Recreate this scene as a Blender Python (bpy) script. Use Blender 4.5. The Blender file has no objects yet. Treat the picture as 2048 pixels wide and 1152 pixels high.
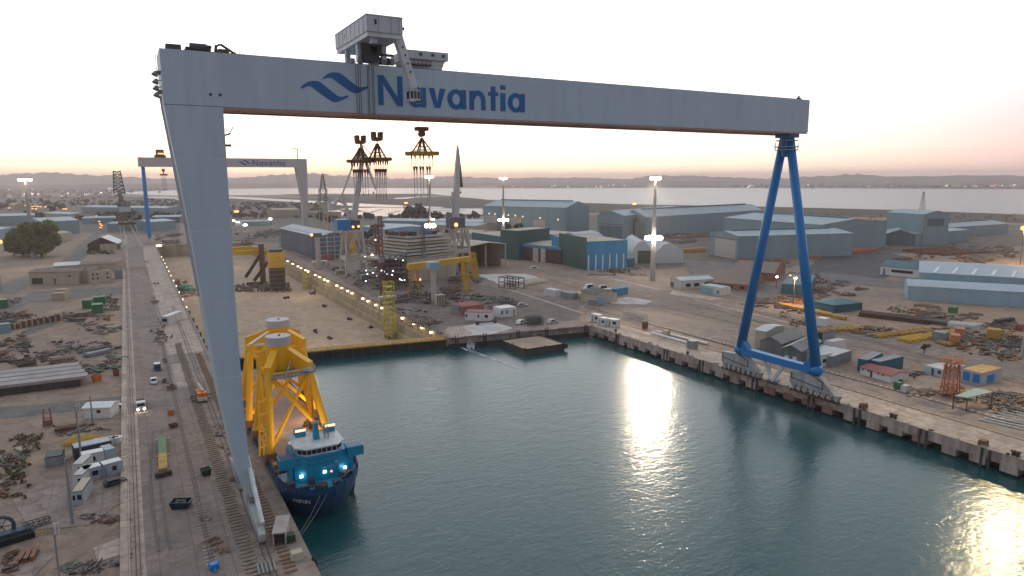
import bpy, bmesh, math, random
from mathutils import Vector, Matrix
random.seed(7)
SC = bpy.context.scene
COL = SC.collection
R_ = math.radians

# ------------------------------------------------------------ camera
F = 1356.0; CX, CY, H = 1024.0, 576.0, 70.0
def _n(v): return Vector(v).normalized()
_d1 = _n((247-CX, -(360-CY), -F))
_d2 = Vector((3440-CX, -(347-CY), -F)); _d2 = (_d2 - _d1*(_d1.dot(_d2))).normalized()
_d3 = _d2.cross(_d1)
ROT = Matrix((_d2, _d1, _d3))
cam_d = bpy.data.cameras.new('camera'); cam = bpy.data.objects.new('camera', cam_d); COL.objects.link(cam)
cam_d.sensor_width = 36; cam_d.lens = F/2048*36; cam_d.clip_start = 0.5; cam_d.clip_end = 90000
cam.matrix_world = Matrix.Translation((0, 0, H)) @ ROT.to_4x4()
SC.camera = cam

# ------------------------------------------------------------ render settings
SC.view_settings.view_transform = 'Standard'; SC.view_settings.look = 'None'
SC.view_settings.exposure = 0.0; SC.view_settings.gamma = 1; SC.view_settings.use_curve_mapping = False
SC.render.engine = 'CYCLES'
cy = SC.cycles
cy.use_denoising = True; cy.sample_clamp_indirect = 3.0; cy.max_bounces = 5; cy.diffuse_bounces = 2
cy.glossy_bounces = 2; cy.volume_bounces = 0; cy.transmission_bounces = 2; cy.caustics_reflective = False; cy.caustics_refractive = False
cy.volume_step_rate = 4; cy.use_adaptive_sampling = True; cy.adaptive_threshold = 0.015
cy.blur_glossy = 0.5

# ------------------------------------------------------------ sky (just after sunset, glow beyond the bay)
SUN_AZ = R_(17.0)                       # clockwise from +Y
SUN_EL = R_(1.6)
w = bpy.data.worlds.new('World'); SC.world = w; w.use_nodes = True
nt = w.node_tree; nt.nodes.clear()
def N(t, **k):
    n = nt.nodes.new(t)
    for a, b in k.items(): setattr(n, a, b)
    return n
L = lambda a, b: nt.links.new(a, b)
out = N('ShaderNodeOutputWorld'); bg = N('ShaderNodeBackground'); L(bg.outputs[0], out.inputs[0])
tc = N('ShaderNodeTexCoord'); sep = N('ShaderNodeSeparateXYZ'); L(tc.outputs['Generated'], sep.inputs[0])
flat = N('ShaderNodeVectorMath', operation='MULTIPLY'); flat.inputs[1].default_value = (1, 1, 0); L(tc.outputs['Generated'], flat.inputs[0])
nrm = N('ShaderNodeVectorMath', operation='NORMALIZE'); L(flat.outputs[0], nrm.inputs[0])
dot = N('ShaderNodeVectorMath', operation='DOT_PRODUCT'); dot.inputs[1].default_value = (math.sin(SUN_AZ), math.cos(SUN_AZ), 0); L(nrm.outputs[0], dot.inputs[0])
mr = N('ShaderNodeMapRange', interpolation_type='SMOOTHSTEP'); mr.inputs[1].default_value = -0.15; mr.inputs[2].default_value = 1.0; L(dot.outputs['Value'], mr.inputs[0])
def ramp(stops):
    r = N('ShaderNodeValToRGB'); e = r.color_ramp.elements
    e[0].position = stops[0][0]; e[0].color = stops[0][1] + (1,)
    e[1].position = stops[-1][0]; e[1].color = stops[-1][1] + (1,)
    for p, c in stops[1:-1]:
        x = e.new(p); x.color = c + (1,)
    L(sep.outputs['Z'], r.inputs[0]); return r
near = ramp([(0.0, (1.90, 1.36, .98)), (.015, (1.90, 1.50, 1.08)), (.04, (1.80, 1.58, 1.28)), (.09, (1.66, 1.62, 1.56)), (.30, (1.34, 1.42, 1.50)), (1.0, (.54, .60, .68))])
far = ramp([(0.0, (1.05, .60, .60)), (.05, (.95, .60, .62)), (.12, (.50, .47, .56)), (.30, (.165, .25, .345)), (1.0, (.54, .60, .68))])
side = ramp([(0.0, (1.05, .70, .66)), (.025, (1.02, .66, .66)), (.06, (1.0, .70, .73)), (.10, (.99, .83, .87)), (.17, (1.02, .97, 1.02)), (.30, (.76, .83, .93)), (1.0, (.54, .60, .68))])
mr.inputs[1].default_value = .52; mr.inputs[2].default_value = .97
mr2 = N('ShaderNodeMapRange', interpolation_type='SMOOTHSTEP'); mr2.inputs[1].default_value = -.35; mr2.inputs[2].default_value = .45; L(dot.outputs['Value'], mr2.inputs[0])
mixs = N('ShaderNodeMixRGB'); L(mr2.outputs[0], mixs.inputs[0]); L(far.outputs[0], mixs.inputs[1]); L(side.outputs[0], mixs.inputs[2])
mix = N('ShaderNodeMixRGB'); L(mr.outputs[0], mix.inputs[0]); L(mixs.outputs[0], mix.inputs[1]); L(near.outputs[0], mix.inputs[2])
sky = N('ShaderNodeTexSky', sky_type='NISHITA'); sky.sun_disc = False; sky.sun_elevation = SUN_EL; sky.sun_rotation = SUN_AZ
sm = N('ShaderNodeMixRGB', blend_type='ADD'); sm.inputs[0].default_value = 0.025; L(mix.outputs[0], sm.inputs[1]); L(sky.outputs[0], sm.inputs[2])
L(sm.outputs[0], bg.inputs[0]); bg.inputs[1].default_value = 1.0

sun_d = bpy.data.lights.new('sun', 'SUN'); sun = bpy.data.objects.new('sun', sun_d); COL.objects.link(sun)
sun_d.energy = 0.10; sun_d.angle = R_(10); sun_d.color = (1, .62, .36)
sv = Vector((math.sin(SUN_AZ)*math.cos(SUN_EL), math.cos(SUN_AZ)*math.cos(SUN_EL), math.sin(SUN_EL)))
sun.rotation_euler = sv.to_track_quat('Z', 'Y').to_euler()

# ------------------------------------------------------------ pixel <-> place helpers (2048 x 1152 picture)
def ray(x, y): return ROT @ Vector((x-CX, -(y-CY), -F))
def P(x, y, z=0.0):
    d = ray(x, y); t = (z-H)/d.z; return Vector((d.x*t, d.y*t, z))
def atY(x, y, Y):
    d = ray(x, y); t = Y/d.y; return Vector((d.x*t, Y, H+d.z*t))
def Zt(x, y, b):
    d = ray(x, y); t = (d.x*b[0]+d.y*b[1])/(d.x*d.x+d.y*d.y); return H+d.z*t
def size_at(b, px):                     # metres covered by px pixels at a place
    v = ROT.transposed() @ (Vector((b[0], b[1], b[2] if len(b) > 2 else 0))-Vector((0, 0, H))); return px*(-v.z)/F

# ------------------------------------------------------------ materials
MATS = {}
def mat(name, rgb, rough=.7, metal=0.0, var=.18, scale=.25, streak=False, bump=0.0, emit=None, alt=None, altscale=.05, altamt=.5):
    if name in MATS: return MATS[name]
    m = bpy.data.materials.new(name); m.use_nodes = True; t = m.node_tree; b = t.nodes['Principled BSDF']
    b.inputs['Base Color'].default_value = (*rgb, 1); b.inputs['Roughness'].default_value = rough; b.inputs['Metallic'].default_value = metal
    if emit:
        b.inputs['Emission Color'].default_value = (*rgb, 1); b.inputs['Emission Strength'].default_value = emit
    elif var or alt:
        g = t.nodes.new('ShaderNodeNewGeometry'); mp = t.nodes.new('ShaderNodeMapping'); t.links.new(g.outputs['Position'], mp.inputs[0])
        mp.inputs['Scale'].default_value = (1, 1, .12) if streak else (1, 1, 1)
        no = t.nodes.new('ShaderNodeTexNoise'); no.inputs['Scale'].default_value = scale; no.inputs['Detail'].default_value = 6; no.inputs['Roughness'].default_value = .65
        t.links.new(mp.outputs[0], no.inputs['Vector'])
        mr = t.nodes.new('ShaderNodeMapRange'); mr.inputs[1].default_value = .3; mr.inputs[2].default_value = .7; mr.inputs[3].default_value = 1-var; mr.inputs[4].default_value = 1+var
        t.links.new(no.outputs['Fac'], mr.inputs[0])
        mx = t.nodes.new('ShaderNodeMixRGB'); mx.blend_type = 'MULTIPLY'; mx.inputs[0].default_value = 1
        t.links.new(mr.outputs[0], mx.inputs[2]); mx.inputs[1].default_value = (*rgb, 1)
        if alt:
            n2 = t.nodes.new('ShaderNodeTexNoise'); n2.inputs['Scale'].default_value = altscale; n2.inputs['Detail'].default_value = 5; n2.inputs['Roughness'].default_value = .6
            t.links.new(mp.outputs[0], n2.inputs['Vector'])
            m2 = t.nodes.new('ShaderNodeMapRange'); m2.inputs[1].default_value = .47; m2.inputs[2].default_value = .62; m2.inputs[4].default_value = altamt
            t.links.new(n2.outputs['Fac'], m2.inputs[0])
            mb = t.nodes.new('ShaderNodeMixRGB'); mb.inputs[1].default_value = (*rgb, 1); mb.inputs[2].default_value = (*alt, 1)
            t.links.new(m2.outputs[0], mb.inputs[0]); t.links.new(mb.outputs[0], mx.inputs[1])
        t.links.new(mx.outputs[0], b.inputs['Base Color'])
        if bump:
            bp = t.nodes.new('ShaderNodeBump'); bp.inputs['Strength'].default_value = .6; bp.inputs['Distance'].default_value = bump
            t.links.new(no.outputs['Fac'], bp.inputs['Height']); t.links.new(bp.outputs[0], b.inputs['Normal'])
    MATS[name] = m; return m

def ribbed(name, rgb, pitch=1.2, rough=.55, var=.12, depth=.12, rust=None):
    """profiled sheet: ribs run up the wall, seams every few metres"""
    if name in MATS: return MATS[name]
    m = mat(name, rgb, rough=rough, var=var, scale=.12, streak=True, alt=rust, altscale=.06, altamt=.45)
    t = m.node_tree; b = t.nodes['Principled BSDF']
    g = t.nodes.new('ShaderNodeNewGeometry'); s = t.nodes.new('ShaderNodeSeparateXYZ'); t.links.new(g.outputs['Position'], s.inputs[0])
    a = t.nodes.new('ShaderNodeMath'); a.operation = 'ADD'; t.links.new(s.outputs[0], a.inputs[0]); t.links.new(s.outputs[1], a.inputs[1])
    k = t.nodes.new('ShaderNodeMath'); k.operation = 'MULTIPLY'; k.inputs[1].default_value = 6.283/pitch; t.links.new(a.outputs[0], k.inputs[0])
    q = t.nodes.new('ShaderNodeMath'); q.operation = 'SINE'; t.links.new(k.outputs[0], q.inputs[0])
    bp = t.nodes.new('ShaderNodeBump'); bp.inputs['Strength'].default_value = .5; bp.inputs['Distance'].default_value = depth
    t.links.new(q.outputs[0], bp.inputs['Height']); t.links.new(bp.outputs[0], b.inputs['Normal'])
    return m

# ------------------------------------------------------------ mesh builder
class MB:
    def __init__(self): self.v = []; self.f = []
    def add(self, vs, fs):
        o = len(self.v); self.v += [Vector(p) for p in vs]; self.f += [tuple(i+o for i in f) for f in fs]; return self
    def quad(self, pts): return self.add(pts, [tuple(range(len(pts)))])
    def box(self, c, s, rz=0.0, taper=1.0):
        x, y, z = s[0]/2, s[1]/2, s[2]/2; ca, sa = math.cos(rz), math.sin(rz); vs = []
        for dz, k in ((-z, 1), (z, taper)):
            for dx, dy in ((-x, -y), (x, -y), (x, y), (-x, y)):
                vs.append((c[0]+(dx*ca-dy*sa)*k, c[1]+(dx*sa+dy*ca)*k, c[2]+dz))
        return self.add(vs, [(3, 2, 1, 0), (4, 5, 6, 7), (0, 1, 5, 4), (1, 2, 6, 5), (2, 3, 7, 6), (3, 0, 4, 7)])
    def base(self, c, s, rz=0.0, taper=1.0): return self.box((c[0], c[1], c[2]+s[2]/2), s, rz, taper)
    def bar(self, p, q, w, h=None, w2=None, h2=None, up=(0, 0, 1)):
        p, q = Vector(p), Vector(q); h = h or w; w2 = w2 or w; h2 = h2 or h
        d = (q-p).normalized(); u = Vector(up)
        if abs(d.dot(u)) > .98: u = Vector((0, 1, 0))
        s = d.cross(u).normalized(); u = s.cross(d)
        vs = []
        for c, a, b in ((p, w, h), (q, w2, h2)):
            for i, j in ((-1, -1), (1, -1), (1, 1), (-1, 1)): vs.append(c+s*(i*a/2)+u*(j*b/2))
        return self.add(vs, [(3, 2, 1, 0), (4, 5, 6, 7), (0, 1, 5, 4), (1, 2, 6, 5), (2, 3, 7, 6), (3, 0, 4, 7)])
    def tube(self, p, q, r, r2=None, n=8, cap=True):
        p, q = Vector(p), Vector(q); r2 = r if r2 is None else r2
        d = (q-p).normalized(); u = Vector((0, 0, 1))
        if abs(d.dot(u)) > .98: u = Vector((0, 1, 0))
        s = d.cross(u).normalized(); u = s.cross(d); vs = []
        for c, k in ((p, r), (q, r2)):
            for i in range(n):
                a = 2*math.pi*i/n; vs.append(c+s*(math.cos(a)*k)+u*(math.sin(a)*k))
        fs = [(i, (i+1) % n, n+(i+1) % n, n+i) for i in range(n)]
        if cap: fs += [tuple(reversed(range(n))), tuple(range(n, 2*n))]
        return self.add(vs, fs)
    def prism(self, pts, z0, z1):
        n = len(pts); vs = [(p[0], p[1], z0) for p in pts]+[(p[0], p[1], z1) for p in pts]
        return self.add(vs, [tuple(reversed(range(n))), tuple(range(n, 2*n))]+[(i, (i+1) % n, n+(i+1) % n, n+i) for i in range(n)])
    def extr(self, pts, d):
        n = len(pts); d = Vector(d); pts = [Vector(p) for p in pts]
        return self.add(pts+[p+d for p in pts], [tuple(reversed(range(n))), tuple(range(n, 2*n))]+[(i, (i+1) % n, n+(i+1) % n, n+i) for i in range(n)])
    def lattice(self, p, q, w, w2=None, n=6, r=.12):
        p, q = Vector(p), Vector(q); w2 = w if w2 is None else w2
        d = (q-p).normalized(); u = Vector((0, 0, 1))
        if abs(d.dot(u)) > .9: u = Vector((0, 1, 0))
        s = d.cross(u).normalized(); u = s.cross(d)
        rings = []
        for k in range(n+1):
            t = k/n; c = p.lerp(q, t); a = (w+(w2-w)*t)/2
            rings.append([c+s*(i*a)+u*(j*a) for i, j in ((-1, -1), (1, -1), (1, 1), (-1, 1))])
        for i in range(4): self.bar(rings[0][i], rings[n][i], r*2.2)
        for k in range(n):
            for i in range(4):
                j = (i+1) % 4
                self.bar(rings[k][i], rings[k+1][j] if k % 2 else rings[k+1][j], r*1.3); self.bar(rings[k+1][i], rings[k+1][j], r*1.3)
        return self
    def sphere(self, c, r, n=8, m=5, sz=1.0):
        vs = [(c[0], c[1], c[2]-r*sz)]; fs = []
        for j in range(1, m):
            t = math.pi*j/m
            for i in range(n):
                a = 2*math.pi*i/n; vs.append((c[0]+r*math.sin(t)*math.cos(a), c[1]+r*math.sin(t)*math.sin(a), c[2]-r*sz*math.cos(t)))
        vs.append((c[0], c[1], c[2]+r*sz)); k = len(vs)-1
        for i in range(n):
            fs.append((0, 1+(i+1) % n, 1+i)); fs.append((k, k-n+i, k-n+(i+1) % n))
        for j in range(m-2):
            for i in range(n):
                a = 1+j*n+i; b = 1+j*n+(i+1) % n; fs.append((a, b, b+n, a+n))
        return self.add(vs, fs)
    def build(self, name, material, parent=None, smooth=False):
        o0 = Vector((0, 0, 0)); p = parent
        while p is not None: o0 = o0 + Vector(p.location); p = p.parent
        me = bpy.data.meshes.new(name); me.from_pydata([tuple(v-o0) for v in self.v], [], self.f)
        if smooth:
            me.polygons.foreach_set('use_smooth', [True]*len(me.polygons))
        me.materials.append(material); me.update()
        o = bpy.data.objects.new(name, me); COL.objects.link(o)
        if parent is not None: o.parent = parent
        return o

def tag(o, label=None, cat=None, group=None, kind=None):
    if label: o['label'] = label
    if cat: o['category'] = cat
    if group: o['group'] = group
    if kind: o['kind'] = kind
    return o
def thing(name, label, cat, loc, group=None, rz=0.0):
    o = bpy.data.objects.new(name, None); COL.objects.link(o); o.location = loc; o.rotation_euler = (0, 0, rz); o.empty_display_size = .5
    return tag(o, label, cat, group)
CHILD = {}
def clone(o, parent=None, loc=None, rz=None, label=None, group=None):
    c = o.copy(); COL.objects.link(c)
    if parent is not None: c.parent = parent
    for ch in list(o.children): clone(ch, c)
    if loc is not None: c.location = loc
    if rz is not None: c.rotation_euler = (0, 0, rz)
    if label: c['label'] = label
    if group: c['group'] = group
    return c
def structure(mb, name, m): return tag(mb.build(name, m), kind='structure')
# ------------------------------------------------------------ palette
def ground_mat(name, cols, scales=(.012, .07, .45), rough=.93, bump=.08, speck=.22, slab=0):
    m = bpy.data.materials.new(name); m.use_nodes = True; t = m.node_tree; b = t.nodes['Principled BSDF']; b.inputs['Roughness'].default_value = rough
    g = t.nodes.new('ShaderNodeNewGeometry')
    def noise(s, d=6, r=.62, dist=.0):
        n = t.nodes.new('ShaderNodeTexNoise'); n.inputs['Scale'].default_value = s; n.inputs['Detail'].default_value = d; n.inputs['Roughness'].default_value = r; n.inputs['Distortion'].default_value = dist
        t.links.new(g.outputs['Position'], n.inputs['Vector']); return n
    prev = None
    for k, c in enumerate(cols):
        if prev is None:
            rgb = t.nodes.new('ShaderNodeRGB'); rgb.outputs[0].default_value = (*c, 1); prev = rgb.outputs[0]; continue
        n = noise(scales[(k-1) % len(scales)], 7, .66, .8); mr = t.nodes.new('ShaderNodeMapRange'); mr.inputs[1].default_value = .46; mr.inputs[2].default_value = .60; mr.inputs[4].default_value = .85
        t.links.new(n.outputs['Fac'], mr.inputs[0]); mx = t.nodes.new('ShaderNodeMixRGB'); t.links.new(mr.outputs[0], mx.inputs[0]); t.links.new(prev, mx.inputs[1]); mx.inputs[2].default_value = (*c, 1); prev = mx.outputs[0]
    n = noise(1.1, 8, .75); mr = t.nodes.new('ShaderNodeMapRange'); mr.inputs[1].default_value = .25; mr.inputs[2].default_value = .75; mr.inputs[3].default_value = 1-speck; mr.inputs[4].default_value = 1+speck
    t.links.new(n.outputs['Fac'], mr.inputs[0]); mx = t.nodes.new('ShaderNodeMixRGB'); mx.blend_type = 'MULTIPLY'; mx.inputs[0].default_value = 1; t.links.new(prev, mx.inputs[1]); t.links.new(mr.outputs[0], mx.inputs[2])
    if slab:                       # cast slabs with dirty joints
        bt = t.nodes.new('ShaderNodeTexBrick'); bt.offset = 0; bt.inputs['Scale'].default_value = 1; bt.inputs['Brick Width'].default_value = slab; bt.inputs['Row Height'].default_value = slab*1.2; bt.inputs['Mortar Size'].default_value = .07; bt.inputs['Bias'].default_value = 0
        bt.inputs['Color1'].default_value = (.90, .90, .90, 1); bt.inputs['Color2'].default_value = (1.10, 1.09, 1.08, 1); bt.inputs['Mortar'].default_value = (.62, .60, .58, 1)
        t.links.new(g.outputs['Position'], bt.inputs['Vector']); m3 = t.nodes.new('ShaderNodeMixRGB'); m3.blend_type = 'MULTIPLY'; m3.inputs[0].default_value = 1; t.links.new(mx.outputs[0], m3.inputs[1]); t.links.new(bt.outputs['Color'], m3.inputs[2]); mx = m3
    t.links.new(mx.outputs[0], b.inputs['Base Color'])
    bp = t.nodes.new('ShaderNodeBump'); bp.inputs['Strength'].default_value = .7; bp.inputs['Distance'].default_value = bump; t.links.new(n.outputs['Fac'], bp.inputs['Height']); t.links.new(bp.outputs[0], b.inputs['Normal'])
    MATS[name] = m; return m
DIRT = ground_mat('dirt', [(0.305, 0.204, 0.148), (0.239, 0.172, 0.138), (0.365, 0.256, 0.181), (0.203, 0.145, 0.114)], (.012, .06, .22))
CONC = ground_mat('concrete', [(0.305, 0.233, 0.195), (0.244, 0.190, 0.166), (0.354, 0.274, 0.228), (0.214, 0.154, 0.128)], (.02, .09, .3), slab=5)
CONCP = ground_mat('pale_concrete', [(0.473, 0.369, 0.297), (0.392, 0.305, 0.253), (0.530, 0.423, 0.346), (0.323, 0.241, 0.200)], (.03, .12, .4), slab=5)
CONCW = mat('white_concrete', (.58, .53, .50), rough=.9, var=.12, scale=.4, alt=(.42, .38, .35), altscale=.07, altamt=.6)
ROADG = ground_mat('quay_road_grey', [(0.253, 0.194, 0.169), (0.208, 0.172, 0.158), (0.305, 0.233, 0.190), (0.203, 0.145, 0.120)], (.02, .07, .25), slab=6)
APRON = ground_mat('apron', [(0.269, 0.201, 0.158), (0.203, 0.163, 0.144), (0.305, 0.228, 0.181), (0.183, 0.139, 0.120)], (.012, .05, .3), slab=5)
WORKY = ground_mat('work_yard_ground', [(0.204, 0.153, 0.126), (0.165, 0.131, 0.113), (0.242, 0.184, 0.148), (0.126, 0.095, 0.078)], (.015, .06, .25))
PLAIN = ground_mat('plain_ground', [(0.145, 0.117, 0.100), (0.107, 0.095, 0.074), (0.175, 0.140, 0.117), (0.087, 0.077, 0.052)], (.006, .02, .08))
ASPH = ground_mat('asphalt', [(.14, .13, .125), (.185, .165, .15), (.11, .105, .105), (.20, .17, .14)], (.02, .08, .3))
ASPHD = mat('dark_asphalt', (.055, .055, .062), rough=.85, var=.25, scale=.25, alt=(.10, .095, .095), altscale=.05, altamt=.7)
SAND = ground_mat('pale_sand', [(0.358, 0.231, 0.152), (0.272, 0.184, 0.134), (0.404, 0.269, 0.177), (0.244, 0.164, 0.118)], (.015, .06, .3))
MARSH = mat('marsh', (.055, .055, .038), rough=1, var=.35, scale=.02, alt=(.09, .072, .05), altscale=.006, altamt=.9)
DOCKF = ground_mat('dock_floor', [(0.460, 0.324, 0.217), (0.370, 0.273, 0.199), (0.500, 0.355, 0.239), (0.330, 0.237, 0.171)], (.012, .04, .18), speck=.12)
DOCKW = mat('dock_wall_concrete', (.42, .33, .21), rough=.9, var=.25, scale=.3, streak=True, alt=(.28, .22, .15), altscale=.12, altamt=.7)
QUAYW = mat('quay_wall_concrete', (.44, .36, .31), rough=.9, var=.4, scale=.6, streak=True, alt=(.26, .17, .14), altscale=.22, altamt=.6)
REDW = mat('red_stained_concrete', (.32, .19, .17), rough=.9, var=.35, scale=.5, streak=True, alt=(.22, .10, .09), altscale=.2, altamt=.8)
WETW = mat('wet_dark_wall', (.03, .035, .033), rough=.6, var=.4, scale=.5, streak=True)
RUST = mat('rust', (.16, .075, .045), rough=.9, var=.35, scale=.8)
RUSTD = mat('dark_rust', (.085, .05, .038), rough=.9, var=.4, scale=.8)
BROWN = mat('brown_steel', (.20, .10, .05), rough=.8, var=.3, scale=.6)
STEELD = mat('dark_steel', (.055, .055, .058), rough=.6, var=.3, scale=.6)
STEEL = mat('grey_steel', (.24, .25, .26), rough=.6, var=.2, scale=.5)
SCRAPG = mat('grey_scrap', (.20, .185, .17), rough=.85, var=.4, scale=.7)
RAIL = mat('rail_steel', (.10, .055, .04), rough=.6, var=.2)
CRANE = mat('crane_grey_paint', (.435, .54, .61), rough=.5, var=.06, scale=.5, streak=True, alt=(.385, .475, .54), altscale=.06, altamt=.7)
CRANEU = mat('crane_underside_glow', (.60, .34, .27), rough=.55, var=.08, scale=.3)  # warm glow from below, put into the colour of the girder underside
CRANEW = mat('crane_pale_grey', (.60, .64, .66), rough=.5, var=.12, scale=.5, alt=(.45, .42, .40), altscale=.3, altamt=.5)
CPANEL = ribbed('crane_house_cladding', (.50, .54, .56), pitch=1.6, depth=.06, rust=(.40, .40, .40))
BLUE = mat('crane_blue_paint', (.002, .19, .50), rough=.4, var=.05, scale=.3)
LOGO = mat('logo_blue_paint', (.002, .115, .33), rough=.5, var=.06, scale=.4)
YEL = mat('jacket_yellow', (.95, .47, .006), rough=.38, var=.07, scale=.4, streak=True)
YELD = mat('matt_yellow', (.62, .36, .02), rough=.6, var=.2, scale=.5)
OCHRE = mat('ochre_steel', (.45, .25, .05), rough=.7, var=.3, scale=.5)
ORANGE = mat('orange_paint', (.62, .17, .03), rough=.55, var=.2, scale=.6)
ORNGP = mat('orange_primer', (.50, .20, .10), rough=.8, var=.2, scale=.6)
REDP = mat('red_paint', (.25, .06, .055), rough=.6, var=.2, scale=.5)
REDR = mat('red_oxide_roof', (.33, .11, .08), rough=.85, var=.25, scale=.5)
GREEN = mat('green_paint', (.03, .16, .065), rough=.55, var=.25, scale=.6)
DKGREEN = mat('dark_green_paint', (.012, .06, .03), rough=.5, var=.2, scale=.6)
TEALS = mat('ship_teal_paint', (.004, .25, .41), rough=.4, var=.06, scale=.5)
HULL = mat('hull_navy_paint', (.012, .062, .165), rough=.35, var=.1, scale=.4)
WHITE = mat('white_paint', (.72, .71, .69), rough=.5, var=.08, scale=.6)
WHITED = mat('dirty_white', (.55, .53, .50), rough=.7, var=.2, scale=.5, streak=True)
GLASS = mat('dark_glass', (.012, .016, .022), rough=.08, var=0)
GREYCAP = mat('grey_cap', (.50, .49, .49), rough=.6, var=.06)
CREAM = mat('cream_render', (.48, .42, .32), rough=.85, var=.14, scale=.4, streak=True)
TAN = mat('tan_render', (.44, .35, .25), rough=.85, var=.14, scale=.3)
BRICK = mat('red_brick', (.30, .13, .09), rough=.9, var=.2, scale=1)
TYRE = mat('black_rubber', (.012, .012, .012), rough=.8, var=.1)
NAVYC = mat('navy_car_paint', (.008, .03, .06), rough=.25, var=0)
SHB = ribbed('shed_blue_grey', (.215, .335, .37), rust=(.20, .22, .23))
SHBD = ribbed('shed_dark_blue_grey', (.095, .15, .17), rust=(.14, .15, .17))
SHR = ribbed('shed_roof_grey', (.29, .385, .42), pitch=1.5, rust=(.36, .36, .36))
SHLB = ribbed('shed_light_blue', (.235, .41, .50), rust=(.30, .36, .40))
SHLR = ribbed('shed_light_roof', (.37, .46, .51), pitch=1.5, rust=(.33, .35, .37))
TEALB = ribbed('teal_blue_cladding', (.008, .23, .44), depth=.08)
GREENC = ribbed('dark_green_cladding', (.012, .085, .075), depth=.08)
TEALK = ribbed('dark_teal_cladding', (.01, .105, .15), depth=.08)
DOORP = ribbed('pale_door', (.46, .42, .37), pitch=2.5)
DOORR = ribbed('maroon_door', (.075, .03, .035), pitch=2.5)
CANVAS = mat('white_canvas', (.50, .52, .54), rough=.7, var=.06, scale=.1)
TANROOF = mat('tan_roof', (.46, .39, .30), rough=.85, var=.14, scale=.3, streak=False)
DKROOF = mat('dark_roof', (.12, .115, .11), rough=.85, var=.25, scale=.3)
BRNROOF = mat('brown_tile_roof', (.22, .165, .14), rough=.9, var=.25, scale=.8)
LEAF = mat('leaf', (.17, .175, .055), rough=.8, var=.45, scale=.6)
LEAFD = mat('dark_leaf', (.040, .045, .024), rough=.85, var=.45, scale=.3)
LEAFG = mat('weed_green', (.10, .12, .035), rough=.9, var=.4, scale=.5)
BARK = mat('bark', (.08, .06, .045), rough=.9)
ROPE = mat('rope', (.22, .20, .17), rough=.9, var=0)
FOAM = mat('foam_white', (.75, .78, .78), rough=.6, var=.15, scale=2)
LAMPW = mat('lamp_white', (1, .90, .74), emit=30)
LAMPO = mat('lamp_orange', (1, .42, .13), emit=2.6)
LAMPY = mat('lamp_warm', (1, .80, .48), emit=9)
LAMPC = mat('lamp_cool', (.85, .93, 1), emit=9)
LAMPR = mat('lamp_red', (1, .22, .16), emit=4)
GLOWO = mat('furnace_glow', (1, .42, .06), emit=5)

SLEEP = mat('sleeper_brown', (.235, .18, .135), rough=.95, var=.35, scale=.7)
# water: dark teal, small wind ripples
def water_mat(name, col, rough, d1, s1, d2, s2):
    m = bpy.data.materials.new(name); m.use_nodes = True; t = m.node_tree; b = t.nodes['Principled BSDF']
    b.inputs['Base Color'].default_value = (*col, 1); b.inputs['Roughness'].default_value = rough; b.inputs['IOR'].default_value = 1.48
    g = t.nodes.new('ShaderNodeNewGeometry'); prev = None
    for d, s, st in ((d1, s1, (1, 1.7, 1)), (d2, s2, (1, 1.25, 1))):
        mp = t.nodes.new('ShaderNodeMapping'); mp.inputs['Scale'].default_value = st; mp.inputs['Rotation'].default_value = (0, 0, R_(-25))
        t.links.new(g.outputs['Position'], mp.inputs[0])
        no = t.nodes.new('ShaderNodeTexNoise'); no.inputs['Scale'].default_value = s; no.inputs['Detail'].default_value = 3; no.inputs['Roughness'].default_value = .55; no.inputs['Distortion'].default_value = .4
        t.links.new(mp.outputs[0], no.inputs['Vector'])
        bp = t.nodes.new('ShaderNodeBump'); bp.inputs['Strength'].default_value = 1; bp.inputs['Distance'].default_value = d
        t.links.new(no.outputs['Fac'], bp.inputs['Height'])
        if prev: t.links.new(prev.outputs[0], bp.inputs['Normal'])
        prev = bp
    t.links.new(prev.outputs[0], b.inputs['Normal']); return m
WATER = water_mat('basin_water', (.007, .064, .070), .20, .11, .22, .075, .9)
BAYW = water_mat('bay_water', (.04, .06, .075), .28, .6, .12, .3, .5)

# ------------------------------------------------------------ ground, basin, dry dock
XL, XD, XR = 24.4, 120.2, 189.6
def quay_y(x): return 271.0+(x-120.2)*(-11.4/69.4)
YG, YD = 288.0, 812.0
FARX, FARY = 15000, 15000
g = MB()
def cell(pts): g.quad([(x, y, 0) for x, y in pts])
cell([(-FARX, -3000), (XL, -3000), (XL, YG), (-FARX, YG)])
cell([(-FARX, YG), (XL, YG), (XL, YD), (-FARX, YD)])
cell([(-FARX, YD), (XL, YD), (XL, FARY), (-FARX, FARY)])
cell([(XL, YD), (XD, YD), (XD, FARY), (XL, FARY)])
cell([(XD, quay_y(XD)), (XR, quay_y(XR)), (XR, YD), (XD, YD)])
cell([(XD, YD), (XR, YD), (XR, FARY), (XD, FARY)])
cell([(XR, -3000), (FARX, -3000), (FARX, quay_y(XR)), (XR, quay_y(XR))])
cell([(XR, quay_y(XR)), (FARX, quay_y(XR)), (FARX, YD), (XR, YD)])
cell([(XR, YD), (FARX, YD), (FARX, FARY), (XR, FARY)])
structure(g, 'ground', DIRT)
WZ = -5.0
structure(MB().quad([(XL-2, -3000, WZ), (XR+8, -3000, WZ), (XR+8, 292, WZ), (XL-2, 292, WZ)]), 'basin_water', WATER)
DZ = -12.0
structure(MB().quad([(XL-1, 270, DZ), (XD+1, 270, DZ), (XD+1, YD+1, DZ), (XL-1, YD+1, DZ)]), 'dock_floor', DOCKF)

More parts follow.
